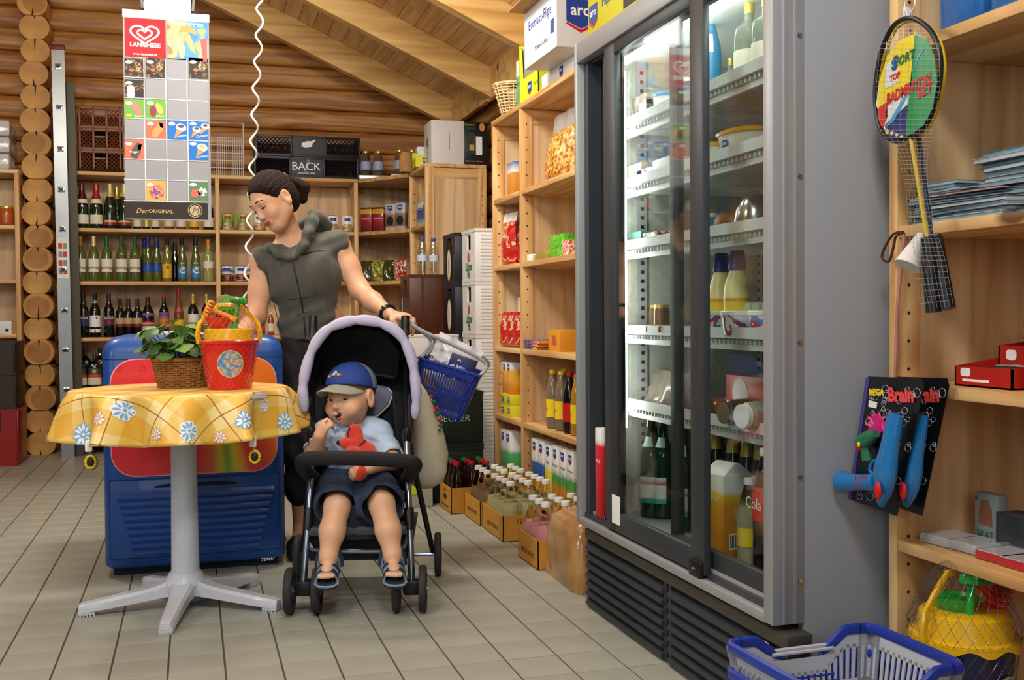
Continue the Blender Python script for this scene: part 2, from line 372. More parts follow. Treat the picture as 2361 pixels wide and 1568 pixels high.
# roof: rafters with boards laid across them
SL = -.4528; RZ0 = 3.36; RIDGE = -1.15
def rz(x): return RZ0 + SL * (x if x > RIDGE else 2 * RIDGE - x)
RH, RW = .2, .085
def slab(x0, x1, dz0, dz1, y0, y1):
 return MB().prism([(x0, rz(x0) + dz0), (x1, rz(x1) + dz0), (x1, rz(x1) + dz1), (x0, rz(x0) + dz1)], -y1, -y0, Matrix.Rotation(PI / 2, 4, 'X'))
ce = struct('ceiling', slab(RIDGE, 2.5, RH + .04, RH + .09, .9, 9.0), mat('roof_underlay', '#5a4022', .9))
b2 = obj('roof_slope', slab(RIDGE, -4.6, RH + .0, RH + .09, .9, 9.0), BOARD, ce)
ang = math.atan(SL)
for y in (8.22, 7.08, 5.94, 4.8, 3.66, 2.52, 1.38):
 obj('rafter', slab(RIDGE, 1.985, 0, RH, y - RW / 2, y + RW / 2), RAFT, ce)
 obj('rafter', slab(-4.4, RIDGE, 0, RH, y - RW / 2, y + RW / 2), RAFT, ce)
 if y < 8: obj('blocking', MB().box((1.955, y + RW / 2, rz(1.98) - .0), (1.99, y + 1.14 - RW / 2, rz(1.98) + RH + .01)), RAFT, ce)
obj('blocking', MB().box((1.955, 8.265, rz(1.98)), (1.99, 8.72, rz(1.98) + RH)), RAFT, ce)
bw = .118; x = RIDGE; k = 0
while x < 2.2:
 dx = bw * cos(ang); g = .004
 split = 3.2 + (k * 1.37) % 4
 for (y0, y1) in ((.9, split - .002), (split + .002, 8.9)):
  obj('roof_board', slab(x + g / 2, x + dx - g / 2, RH + random.uniform(0, .003), RH + .035, y0, y1), BOARD, ce)
 x += dx; k += 1
# ================================================================ SHELF UNITS
HOLE = mat('peg_hole_dark', '#2c1a0a', .9)
PW, PD = .03, .062
def shelf_unit(name, label, loc, rz_, bays, depth, levels, H=2.05, panels=True, sides=None, back=True, postf=None, lip=.026):
 """bays: post positions along x; local x runs along the front, y into the depth"""
 t = thing(name, label, 'shelf', loc, rz_)
 for i, x in enumerate(bays):
  for yy in (0, depth - PD):
   obj('post', MB().box((x - PW / 2, yy, 0), (x + PW / 2, yy + PD, H - .026), .002), PINEZ, t)
  if panels:
   obj('side_panel', MB().box((x - .006, PD - .004, .05), (x + .006, depth - PD + .004, H - .1)), PLY, t)
   obj('side_rail', MB().box((x - .011, PD, H - .1), (x + .011, depth - PD, H - .03)), PINEY, t)
  hb = MB()
  for z in np.arange(.1, H - .1, .064):
   for yy in (.031, depth - .031):
    for sg in (-1, 1):
     hb.lathe([(.0042, 0), (.0042, .0008)], 6, Matrix.Translation((x + sg * PW / 2 + (0 if sg > 0 else -.0008), yy, float(z))) @ Matrix.Rotation(PI / 2, 4, 'Y'))
  obj('peg_holes', hb, HOLE, t, kind='stuff')
 for i in range(len(bays) - 1):
  a, b = bays[i] + PW / 2 + .001, bays[i + 1] - PW / 2 - .001
  for z in levels: obj('shelf_board', MB().box((a, .002, z - lip), (b, depth - .02, z), .002), PINE, t)
  if back: obj('back_panel', MB().box((a - .01, depth - .014, .05), (b + .01, depth - .004, H - .03)), PLY, t)
 obj('top_board', MB().box((bays[0] - PW / 2, -.002, H - .026), (bays[-1] + PW / 2, depth, H), .002), PINE, t)
 return t
YS = 8.3
shelf_unit('shelf_unit', 'pine shelf unit full of wine bottles and tins against the back log wall', (0, YS, 0), 0, [-.845, .187, 1.222], .38, [.085, .49, .85, 1.258, 1.642])
shelf_unit('shelf_unit', 'pine shelf unit at the left edge beyond the stacked log ends, holding two orange jars', (0, YS + .02, 0), 0, [-2.25, -1.188], .38, [.085, .5, .88, 1.27, 1.655])
# corner unit and the unit that stands along the right wall beyond the beer crates
ct = thing('corner_shelf_unit', 'pine corner shelf unit set diagonally, holding red coffee packs', 'shelf', (0, 0, 0))
cp = [(1.245, 8.31), (1.548, 7.885), (1.99, 7.885), (1.99, 8.68), (1.245, 8.68)]
for z in (.085, .49, .85, 1.258, 1.642): obj('shelf_board', MB().prism(cp, z - .026, z), PINE, ct)
obj('top_board', MB().prism(cp, 2.024, 2.05), PINE, ct)
obj('back_panel', MB().box((1.245, 8.67, .05), (1.99, 8.68, 2.02)), PLY, ct); obj('back_panel', MB().box((1.98, 7.885, .05), (1.99, 8.67, 2.02)), PLY, ct)
shelf_unit('shelf_unit', 'pine shelf unit with a plywood end panel facing the beer crates', (1.555, 7.87, 0), -PI / 2, [.01, .555], .44, [.085, .49, .85, 1.258, 1.642])
shelf_unit('shelf_unit', 'tall pine shelf unit along the right wall beyond the glass fridge', (1.595, 5.71, 0), -PI / 2, [.0, .515, 1.5, 2.1], .44, [.1, .45, .822, 1.262, 1.627], H=2.06)
shelf_unit('shelf_unit', 'near pine shelf unit with magazines and toys right of the glass fridge', (1.535, 2.1, 0), -PI / 2, [.0, 1.25], .46, [.06, .478, .838, 1.193, 1.6], H=2.05)
# ================================================================ helpers working in room coordinates
def wobj(name, mb, m, t, smooth=40, **k):
 o = obj(name, mb, m, t, smooth, **k)
 if t.parent is None and t.type == 'EMPTY': o.matrix_local = t.matrix_basis.inverted()
 return o
def wtext(s, size, m, t, M, **k):
 if t.parent is None and t.type == 'EMPTY': M = t.matrix_basis.inverted() @ M
 return text(s, size, m, t, M, **k)
def rrect(w, h, r, n=6):
 out = []
 for cx, cy, a in ((w / 2 - r, h / 2 - r, 0), (-w / 2 + r, h / 2 - r, PI / 2), (-w / 2 + r, -h / 2 + r, PI), (w / 2 - r, -h / 2 + r, 1.5 * PI)):
  for j in range(n + 1): out.append((cx + r * cos(a + PI / 2 * j / n), cy + r * sin(a + PI / 2 * j / n)))
 return out
def disc(r, n=20): return [(r * cos(2 * PI * j / n), r * sin(2 * PI * j / n)) for j in range(n)]
def plate(poly, M, d=.0008): return MB().prism(poly, 0, d, M)
T_ = Matrix.Translation
# ================================================================ GLASS FRIDGE
def fridge():
 X0, X1, YN, YF = 1.28, 1.98, 2.165, 3.47
 t = thing('glass_door_fridge', 'tall grey commercial fridge with sliding glass doors and a dark louvred base', 'fridge', (1.63, 2.82, 0))
 dg = mat('fridge_dark_grey', '#3d4145', .42, .3); side = mat('fridge_side_grey', '#989ca1', .5); inn = mat('fridge_inner_steel', '#a4a69e', .42, .1, var=.12, vscale=90)
 W_ = lambda n, mb, m, **k: wobj(n, mb, m, t, **k)
 W_('side_panel', MB().box((1.345, YN, .0), (X1, YN + .03, 1.922), .003), side, label='light grey side panel of the fridge')
 W_('side_panel', MB().box((1.345, YF - .03, .27), (X1, YF, 1.922), .003), side)
 W_('back_panel', MB().box((X1 - .03, YN + .03, .27), (X1 - .005, YF - .03, 1.92)), inn)
 W_('roof_panel', MB().box((1.30, YN, 1.90), (X1, YF, 1.922)), side)
 W_('inner_floor', MB().box((1.30, YN + .03, .275), (X1 - .03, YF - .03, .325)), inn)
 W_('inner_wall', MB().box((1.36, YF - .045, .325), (X1 - .03, YF - .032, 1.9)), inn)
 W_('inner_wall', MB().box((1.36, YN + .032, .325), (X1 - .03, YN + .045, 1.9)), inn)
 # aluminium frame
 for y0, y1, nm in ((YN, YN + .042, 'frame_stile'), (YF - .02, YF + .004, 'frame_stile')):
  W_(nm, MB().box((1.262, y0, .28), (1.345, y1, 1.918), .004), ALU)
 gr = MB()
 for xx in (1.288, 1.316): gr.box((xx, YN - .0035, .282), (xx + .011, YN, 1.915), .002)
 W_('frame_ridge', gr, ALU)
 W_('frame_rail', MB().box((1.262, YN + .04, 1.85), (1.30, YF - .02, 1.918), .004), ALU)
 W_('frame_rail', MB().box((1.262, YN + .04, .278), (1.285, YF - .02, .302), .003), ALU)
 W_('door_track', MB().box((1.285, YN + .03, .285), (1.345, YF - .02, .316)), dg)
 W_('door_track', MB().box((1.30, YN + .04, 1.84), (1.345, YF - .02, 1.9)), dg)
 W_('channel_back', MB().box((1.338, 3.226, .30), (1.345, 3.456, 1.87)), BLACK)
 W_('channel', MB().box((1.300, 3.235, .31), (1.345, 3.30, 1.86)).box((1.325, 3.30, .31), (1.345, 3.36, 1.86)).box((1.29, 3.41, .31), (1.345, 3.452, 1.86)), dg)
 for z in (.38, .62, .93, 1.31, 1.63, 1.9):
  W_('screw', MB().lathe([(.006, 0), (.005, .003)], 8, T_((1.333, YN - .001, z)) @ Matrix.Rotation(PI / 2, 4, 'X')), CHROME)
 # sliding doors
 gl = glass('fridge_glass', (.92, .95, .93), .25)
 def door(x, ya, yb, sa, sb, nm):
  z0, z1 = .31, 1.862
  f = MB().box((x - .011, ya, z0), (x + .011, ya + sa, z1), .003).box((x - .011, yb - sb, z0), (x + .011, yb, z1), .003)
  f.box((x - .011, ya + sa, z0), (x + .011, yb - sb, z0 + .062), .003).box((x - .011, ya + sa, z1 - .05), (x + .011, yb - sb, z1), .003)
  d = W_('door', f, dg, label=nm)
  wobj('pane', MB().box((x - .003, ya + sa - .004, z0 + .058), (x + .003, yb - sb + .004, z1 - .046)), gl, d)
  return d
 d1 = door(1.283, 2.53, 3.222, .076, .085, 'outer sliding glass door')
 d2 = door(1.315, 2.205, 2.80, .04, .05, 'inner sliding glass door')
 wobj('lock', MB().box((1.262, 2.53, .30), (1.275, 2.60, .345), .004), BLACK, d1); wobj('lock_barrel', MB().lathe([(.007, 0), (.007, .004)], 10, T_((1.262, 2.575, .318)) @ Matrix.Rotation(-PI / 2, 4, 'Y')), CHROME, d1)
 wobj('price_card', MB().box((1.2705, 3.10, .335), (1.2715, 3.165, .425)), PAPER, d1)
 # louvred base
 base = W_('base', MB().box((1.30, YN - .03, .0), (1.343, YF - .04, .262), .003), mat('fridge_base_dark', '#1d2023', .6))
 W_('base_top', MB().box((1.278, YN - .035, .232), (1.345, YF - .035, .266), .004), mat('fridge_base_bronze', '#4b4740', .5, .2))
 for ya, yb in ((2.135, 2.772), (2.788, 3.428)):
  b = W_('louvre_panel', MB().box((1.284, ya, .0), (1.30, ya + .014, .235)), dg); wobj('panel_edge', MB().box((1.284, yb - .014, .0), (1.30, yb, .235)), dg, b)
  for k in range(7):
   z = .018 + k * .0312
   pr = [(1.300, z - .012), (1.278, z - .012), (1.272, z - .004), (1.276, z + .006), (1.300, z + .013)]
   wobj('louvre', MB().prism(pr, -yb + .012, -ya - .012, Matrix.Rotation(PI / 2, 4, 'X')), dg, b)
 W_('maker_badge', MB().box((1.2755, 2.21, .215), (1.2785, 2.245, .227)), PAPER)
 # inside
 wh = mat('fridge_shelf_white', '#d8dad6', .4)
 zs = [PX(1700, v, 1.40).z for v in (155, 330, 510, 755, 966)]
 for i, z in enumerate(zs):
  sh = W_('shelf', MB().box((1.41, YN + .05, z - .03), (1.93, YF - .05, z - .022)), wh)
  wobj('price_rail', MB().box((1.40, YN + .05, z - .03), (1.408, YF - .05, z)), wh, sh)
  wobj('lower_rail', MB().box((1.42, YN + .05, z - .062), (1.43, YF - .05, z - .046)), wh, sh)
  bars = MB()
  for k in range(50):
   y = YN + .07 + k * .0245
   if y < YF - .06: bars.box((1.41, y, z - .045), (1.9, y + .006, z - .034))
  wobj('shelf_bars', bars, wh, sh, kind='stuff')
 for y in (3.40, 2.75):
  s = W_('shelf_standard', MB().box((1.938, y, .33), (1.948, y + .03, 1.88)), ALU)
  h = MB()
  for k in range(48): h.box((1.9365, y + .01, .36 + k * .031), (1.938, y + .02, .372 + k * .031))
  wobj('slots', h, BLACK, s, kind='stuff')
 s = W_('shelf_standard', MB().box((1.47, 3.415, .33), (1.505, 3.424, 1.88)), ALU)
 h = MB()
 for k in range(48): h.box((1.482, 3.4135, .36 + k * .031), (1.494, 3.415, .372 + k * .031))
 wobj('slots', h, BLACK, s, kind='stuff')
 em = mat('fridge_tube_light', (.93, 1, .95), .5, emit=38)
 W_('tube_light', MB().lathe([(.014, .62), (.014, 1.80)], 10, T_((1.372, PX(1436, 600, 1.372).y, 0))), em)
 W_('tube_light', MB().tube([(1.40, 2.3, 1.845), (1.40, 3.35, 1.845)], .013, 8), em)
 W_('light_diffuser', MB().box((1.43, 2.22, 1.862), (1.93, 3.42, 1.872)), mat('fridge_ceiling_white', '#e8ebe8', .5))
 return zs
FZ = fridge()
# ================================================================ ICE CREAM FREEZER
def freezer():
 t = thing('ice_cream_freezer', 'blue rounded ice cream chest freezer with a red sticker, behind the round table', 'freezer', (0, 4.65, 0))
 bl = mat('freezer_blue', '#1a4b98', .38, var=.06, vscale=4, coat=.15)
 x0, x1, y0, y1 = -.335, .345, 4.335, 4.98; cx = (x0 + x1) / 2; w = x1 - x0
 rings = []
 for z, ins in ((.034, .012), (.046, 0), (.855, 0), (.885, .006), (.908, .022), (.921, .045), (.926, .075)):
  p = rrect(w - 2 * ins, (y1 - y0) - 2 * ins, .05, 6); rings.append([(cx + a, (y0 + y1) / 2 + b, z) for a, b in p])
 wobj('body', MB().loft(rings), bl, t, 50)
 wobj('lid_seam', MB().loft([[(cx + a, (y0 + y1) / 2 + b, z) for a, b in rrect(w + .002, y1 - y0 + .002, .051, 6)] for z in (.835, .8385)]), mat('freezer_seam', '#0c2248', .6), t)
 wobj('lid', MB().box((x0 + .12, y0 + .17, .92), (x1 - .12, y1 - .05, .937), .008), mat('freezer_lid_grey', '#b9bdc0', .3), t, label='grey lid in the top of the freezer')
 wobj('plinth', MB().box((x0 + .03, y0 + .05, 0), (x1 - .03, y1 - .03, .034)), mat('freezer_plinth', '#0b1020', .7), t)
 # sticker
 za, zb = PY(300, 1098, y0).z, PY(400, 828, y0).z; sx0, sx1 = PY(257, 1000, y0).x, PY(637, 1000, y0).x
 M = T_(((sx0 + sx1) / 2, y0 - .001, (za + zb) / 2)) @ Matrix.Rotation(PI / 2, 4, 'X')
 sw, sh = sx1 - sx0, zb - za
 m = bpy.data.materials.new('rainbow_sticker'); m.use_nodes = True; N = m.node_tree.nodes; L = m.node_tree.links; b = N['Principled BSDF']
 b.inputs['Roughness'].default_value = .3; b.inputs['Coat Weight'].default_value = .2
 tc = N.new('ShaderNodeTexCoord'); sp = N.new('ShaderNodeSeparateXYZ'); L.new(tc.outputs['Object'], sp.inputs[0])
 # fan of colours opening downwards from a point high on the sticker
 ax = N.new('ShaderNodeMath'); ax.operation = 'SUBTRACT'; L.new(sp.outputs[0], ax.inputs[0]); ax.inputs[1].default_value = .075
 az = N.new('ShaderNodeMath'); az.operation = 'SUBTRACT'; az.inputs[0].default_value = 1.0; L.new(sp.outputs[2], az.inputs[1])
 dv = N.new('ShaderNodeMath'); dv.operation = 'DIVIDE'; L.new(ax.outputs[0], dv.inputs[0]); L.new(az.outputs[0], dv.inputs[1])
 mr = N.new('ShaderNodeMapRange'); mr.inputs[1].default_value = -.5; mr.inputs[2].default_value = .6; L.new(dv.outputs[0], mr.inputs[0])
 r = N.new('ShaderNodeValToRGB'); L.new(mr.outputs[0], r.inputs[0]); e = r.color_ramp.elements
 st = [(0, '#e0202c'), (.36, '#e0202c'), (.44, '#d86a1c'), (.49, '#d8c41c'), (.53, '#7cab28'), (.58, '#c8c41c'), (.62, '#e8901c'), (.66, '#d8302c'), (.74, '#d83024'), (.84, '#f06a14'), (1, '#f07a14')]
 while len(e) < len(st): e.new(.5)
 for k, (p, c) in enumerate(st): e[k].position = p
 for k, (p, c) in enumerate(st): e[k].color = (*lin(c), 1)
 L.new(r.outputs[0], b.inputs['Base Color'])
 wobj('sticker_edge', plate(rrect(sw + .008, sh + .008, .092), T_((0, .0005, 0)) @ M), mat('sticker_edge_pink', '#e8a0b0', .4), t)
 s = wobj('sticker', plate(rrect(sw, sh, .09), M, .0012), m, t, label='red and rainbow coloured sticker on the freezer front')
 for ch, u, v in (('B', 276, 852), ('O', 330, 852)):
  p = PY(u, v, y0 - .0026)
  wtext(ch, .035, mat('sticker_red_print', '#c01020', .4), s, face_m(p, '-y') @ Matrix.Rotation(-.4, 4, 'Z'))
 # grille panel
 p0, p1 = PY(252, 1312, y0), PY(642, 1110, y0)
 gx0, gx1, gz0, gz1 = PY(254, 1200, y0).x, PY(644, 1200, y0).x, .075, .372
 g = wobj('grille_panel', MB().box((gx0, y0 - .005, gz0), (gx1, y0 + .01, gz1), .003), bl, t)
 wobj('grille_gap', MB().box((gx0 - .003, y0 - .0012, gz0 - .003), (gx1 + .003, y0 + .008, gz1 + .003)), mat('freezer_seam', '#0c2248', .6), t)
 n = 9
 for k in range(n):
  f = k / (n - 1); z = .315 - f * .218
  a, c = gx0 + .022 + f * .06, gx1 - .018 - f * .06
  pr = [(y0 - .004, z - .011), (y0 - .015, z - .009), (y0 - .015, z + .001), (y0 - .004, z + .012)]
  wobj('louvre', MB().prism([(q, w_) for q, w_ in pr], a, c, Matrix(((0, 0, 1, 0), (1, 0, 0, 0), (0, 1, 0, 0), (0, 0, 0, 1)))), bl, g)
 hx0, hx1, hz = PY(355, 1130, y0).x, PY(550, 1130, y0).x, .340
 wobj('grip_slot', plate([(hx0, 0), (hx1, 0), (hx1 - .004, .007), (hx1 - .05, .014), (hx0 + .05, .014), (hx0 + .004, .007)], T_((0, y0 - .005, hz)) @ Matrix.Rotation(PI / 2, 4, 'X'), .001), mat('slot_dark', '#071225', .7), g)
 p = PY(615, 1290, y0 - .006); wtext('TDW', .016, WHITEINK, g, face_m(p, '-y'), shear=.35, bold=.02, sx=1.3)
freezer()
# ================================================================ ROUND TABLE with cloth
TC = Vector((-.036, 3.85, 0))
def table():
 t = thing('pedestal_table', 'round white pedestal table with a five-legged star base', 'table', tuple(TC))
 wm = mat('table_white_metal', '#c6cad2', .32, coat=.2)
 obj('column', MB().lathe([(.052, .105), (.047, .13), (.044, .4), (.042, .725)], 24), wm, t)
 obj('tabletop', MB().lathe([(.35, .725), (.355, .73), (.355, .745), (.35, .749)], 48), mat('table_top_white', '#d0d0cc', .4), t)
 hub = MB().lathe([(.075, .06), (.078, .085), (.062, .105), (.055, .118), (.05, .122)], 24)
 obj('hub', hub, wm, t)
 for a in (184, 260, 331, 43, 114):
  sec = []
  for r, w, zt, zb in ((.0, .05, .108, .05), (.055, .042, .098, .047), (.10, .033, .081, .040), (.16, .029, .069, .032), (.24, .026, .056, .022), (.30, .0245, .047, .016), (.335, .0225, .042, .012), (.345, .018, .036, .013)):
   sec.append([(r, -w, zb), (r, w, zb), (r, w, zt - .010), (r, w * .72, zt), (r, -w * .72, zt), (r, -w, zt - .010)])
  l = obj('leg', MB().loft(sec, M=Matrix.Rotation(math.radians(a), 4, 'Z')), wm, t, 35)
  f = MB().box((.292, -.022, .004), (.345, .022, .02), .003)
  for k in range(5): f.box((.294 + k * .0105, -.021, 0), (.299 + k * .0105, .021, .005))
  o = obj('foot_pad', f, wm, l); o.rotation_euler = (0, 0, math.radians(a))
table()
CZ = .7525
def cloth(rf, th):
 """flat cloth radius and angle -> point on the draped cloth"""
 R = .358; hang = .163
 wv = .62 * sin(11 * th + .6) + .34 * sin(5 * th + 2.1) + .2 * sin(17 * th + 1)
 if rf <= R: return Vector((rf * cos(th), rf * sin(th), CZ + .0004 * sin(9 * th) * rf / R))
 s = rf - R
 out = (1 - math.exp(-s / .018)) * .010 + s * (.13 + .36 * wv)
 d = s - (1 - math.exp(-s / .018)) * .008
 r = R + out + (.011 * wv * min(1, s / .05))
 return Vector((r * cos(th), r * sin(th), CZ - d * (.965 - .07 * wv)))
def cloth_n(rf, th):
 e = 1e-3; a = cloth(rf + e, th) - cloth(rf - e, th); b = cloth(rf, th + e) - cloth(rf, th - e)
 n = a.cross(b); return n.normalized() if n.length > 0 else Vector((0, 0, 1))
def tablecloth():
 t = thing('tablecloth', 'yellow checked tablecloth with blue and pink flowers draped over the round table', 'tablecloth', (TC.x - .008, TC.y, 0))
 m = bpy.data.materials.new('yellow_checked_cloth'); m.use_nodes = True; N = m.node_tree.nodes; L = m.node_tree.links; b = N['Principled BSDF']
 b.inputs['Roughness'].default_value = .38
 uv = N.new('ShaderNodeUVMap'); uv.uv_map = 'flat'
 mp = N.new('ShaderNodeMapping'); mp.inputs['Rotation'].default_value = (0, 0, .72); mp.inputs['Scale'].default_value = (1, 1, 1); L.new(uv.outputs[0], mp.inputs[0])
 sp = N.new('ShaderNodeSeparateXYZ'); L.new(mp.outputs[0], sp.inputs[0])
 def M2(op, a, c):
  n = N.new('ShaderNodeMath'); n.operation = op
  for i, q in enumerate((a, c)):
   if isinstance(q, (int, float)): n.inputs[i].default_value = q
   else: L.new(q, n.inputs[i])
  return n.outputs[0]
 def frac(x, per, off): return M2('WRAP', M2('ADD', x, off), per) if False else M2('FRACT', M2('ADD', M2('DIVIDE', x, per), off), 0)
 fx, fy = frac(sp.outputs[0], .155, .3), frac(sp.outputs[1], .155, .1)
 sx, sy = M2('LESS_THAN', fx, .5), M2('LESS_THAN', fy, .5)
 lev = M2('ADD', sx, sy)
 r = N.new('ShaderNodeValToRGB'); L.new(M2('MULTIPLY', lev, .5), r.inputs[0]); r.color_ramp.interpolation = 'CONSTANT'; e = r.color_ramp.elements
 e.new(.5); e[0].position = 0; e[1].position = .3; e[2].position = .8
 for k, c in enumerate(('#f2d88e', '#ecc25e', '#e7ae3e')): e[k].color = (*lin(c), 1)
 def line(f): return M2('LESS_THAN', M2('ABSOLUTE', M2('SUBTRACT', f, .75), 0), .012)
 ln = M2('MAXIMUM', line(fx), line(fy))
 mx = N.new('ShaderNodeMix'); mx.data_type = 'RGBA'; L.new(ln, mx.inputs[0]); L.new(r.outputs[0], mx.inputs[6]); mx.inputs[7].default_value = (*lin('#a8641c'), 1)
 L.new(mx.outputs[2], b.inputs['Base Color'])
 nr, nt = 34, 240; rad = [.358 * k / 8 for k in range(9)] + [.358 + .168 * (k / 16) ** 1.0 for k in range(1, 17)]
 mb = MB().grid(lambda u, v: cloth(rad[round(v * (len(rad) - 1))], 2 * PI * u), nt, len(rad) - 1, closed_u=True)
 me = mb.mesh('cloth', 60); me.materials.append(m)
 ul = me.uv_layers.new(name='flat')
 for lp in me.loops:
  i = lp.vertex_index; k, j = divmod(i, nt); rf = rad[k]; th = 2 * PI * j / nt
  ul.data[lp.index].uv = (rf * cos(th), rf * sin(th))
 o = obj('cloth', me, m, t)
 sm = o.modifiers.new('thick', 'SOLIDIFY'); sm.thickness = .0016; sm.offset = -1
 def find(u, v):
  best = None
  for rf in np.arange(.30, .525, .006):
   for a in np.arange(-PI, 0, .02):
    p = cloth(rf, a) + t.location; q = cam.matrix_world.inverted() @ p
    uu, vv = 1180.5 + FPX * q.x / -q.z, 784 - FPX * q.y / -q.z
    d = (uu - u) ** 2 + (vv - v) ** 2
    if best is None or d < best[0]: best = (d, rf, a)
  return best[1:]
 blue, white, pink = mat('print_blue', '#7fb0d4', .4), mat('print_white', '#eef2f2', .4), mat('print_pink', '#dca48c', .4)
 for u, v, R, cols, np_ in ((289, 945, .036, (white, blue), 10), (193, 1003, .036, (blue, white), 10), (437, 995, .035, (white, blue), 10), (567, 968, .032, (blue, white), 9), (654, 975, .032, (blue, white), 9),
                         (230, 966, .022, (pink, white), 8), (361, 1001, .022, (pink, white), 8), (509, 1007, .022, (pink, white), 8), (608, 934, .022, (white, pink), 8)):
  rf, a = find(u, v); c0 = Vector((rf * cos(a), rf * sin(a)))
  def onc(x, y, h):
   q = c0 + Vector((x, y)); r_ = min(q.length, .5255); th = math.atan2(q.y, q.x); n = cloth_n(r_, th)
   if n.dot(Vector((cos(th), sin(th), .3))) < 0: n = -n
   return cloth(r_, th) + n * h
  A, B = MB(), MB(); rn = random.Random(int(u))
  for k in range(np_):
   an = 2 * PI * k / np_ + rn.uniform(-.1, .1); rr = R * rn.uniform(.85, 1.1)
   for mb_, wd, h, r0 in ((A, .30, .0016, .1), (B, .13, .0021, .3)):
    vs = []; prof = [(r0, .25), (.35, .75), (.65, 1), (.88, .8), (1.0, .15)] if mb_ is A else [(r0, .3), (.55, 1), (.8, .8), (.93, .1)]
    for (f, ww) in prof:
     for sg in (-1, 1):
      x, y = f * rr, sg * ww * wd * rr; vs.append(onc(x * cos(an) - y * sin(an), x * sin(an) + y * cos(an), h))
    mb_.add(vs, [(2 * i, 2 * i + 1, 2 * i + 3, 2 * i + 2) for i in range(len(prof) - 1)])
  C = MB(); C.add([onc(.16 * R * cos(q * PI / 4), .16 * R * sin(q * PI / 4), .0026) for q in range(8)], [tuple(range(8))])
  f = obj('flower_print', A, cols[0], t); obj('petal_shading', B, cols[1], f); obj('flower_centre', C, cols[1] if cols[0] is not white else blue, f)
 return find, t.location.copy()
FIND, CLOC = tablecloth()
def weight(u, v, label):
 a = FIND(u, v - 14)[1]; p = cloth(.5255, a) + CLOC; p.z -= .012
 t = thing('tablecloth_clip', label, 'clip', tuple(p), 0, 'tablecloth weights')
 obj('clip', MB().box((-.012, -.006, -.008), (.010, .004, .026), .003).box((-.004, -.010, .010), (.006, -.006, .030), .002), WHITE, t)
 obj('link', MB().tube([(.002, -.002, -.008), (.004, -.002, -.02)], .002, 6), CHROME, t)
 yl = mat('sunflower_yellow', '#f0c418', .35)
 f = MB()
 for k in range(14):
  a = 2 * PI * k / 14; f.ell((.004 + .015 * cos(a), -.003, -.040 + .019 * sin(a)), (.0048, .004, .0048), 8, 6)
 o = obj('sunflower', f, yl, t); obj('flower_heart', MB().ell((.004, -.005, -.040), (.010, .006, .0125), 12, 8), mat('sunflower_brown', '#2b2014', .6), o)
 obj('leaf_rim', MB().ell((.010, .001, -.042), (.016, .003, .024), 12, 8), mat('sunflower_green', '#3f6b22', .5), t)
weight(206, 1033, 'sunflower weight on a white clip at the left hem of the tablecloth')
weight(583, 1011, 'sunflower weight on a white clip at the right hem of the tablecloth')
# ================================================================ GOODS: bottle, tin, carton, bag and crate makers
PROF = {
 'wine': [(.030, 0), (.0365, .004), (.0375, .02), (.0375, .185), (.034, .205), (.022, .226), (.0155, .245), (.0138, .27), (.0138, .312)],
 'hock': [(.030, 0), (.036, .004), (.037, .02), (.037, .14), (.033, .19), (.024, .235), (.0165, .28), (.0145, .345)],
 'sekt': [(.034, 0), (.042, .004), (.044, .02), (.044, .145), (.040, .18), (.029, .22), (.020, .25), (.0165, .285), (.0165, .315)],
 'small': [(.022, 0), (.027, .003), (.028, .01), (.028, .10), (.024, .12), (.013, .145), (.0115, .19)],
 'fat': [(.036, 0), (.045, .004), (.047, .02), (.047, .17), (.044, .19), (.027, .23), (.0175, .25), (.016, .31)],
 'beer': [(.026, 0), (.030, .003), (.0305, .012), (.0305, .135), (.027, .16), (.0165, .20), (.0135, .235), (.0135, .255)],
 'pet': [(.026, 0), (.032, .004), (.033, .02), (.032, .07), (.033, .12), (.031, .15), (.020, .19), (.0125, .212), (.012, .225)],
 'milk': [(.033, 0), (.038, .004), (.039, .015), (.039, .085), (.036, .105), (.025, .145), (.0165, .172), (.0155, .19)],
 'flat': [(.035, 0), (.043, .003), (.045, .01), (.045, .145), (.042, .165), (.024, .18), (.0145, .19), (.0135, .24)],
 'jar': [(.030, 0), (.034, .003), (.035, .01), (.035, .07), (.031, .08), (.029, .083)],
 'squeeze': [(.030, 0), (.036, .004), (.038, .02), (.040, .09), (.037, .12), (.026, .15), (.022, .16)],
 'carafe': [(.036, 0), (.043, .004), (.044, .02), (.042, .10), (.034, .15), (.024, .185), (.021, .20)],
}
def gbottle(name, hexc, rough=.08): return mat(name, hexc, rough, spec=.7, coat=.4)
G_DARK = gbottle('dark_wine_glass', '#07090a'); G_GREEN = gbottle('green_bottle_glass', '#10280f'); G_PALE = gbottle('pale_green_wine_glass', '#56622a')
G_YEL = gbottle('yellow_wine_glass', '#7d7a34'); G_BROWN = gbottle('brown_bottle_glass', '#1c0d06'); G_CLEARISH = gbottle('pale_wine_glass', '#9a9a5c'); G_WATER = glass('clear_bottle', (.88, .92, .9), .5)
G_RUM = gbottle('amber_spirit', '#7a4412'); G_EMER = gbottle('emerald_glass', '#0d4a22')
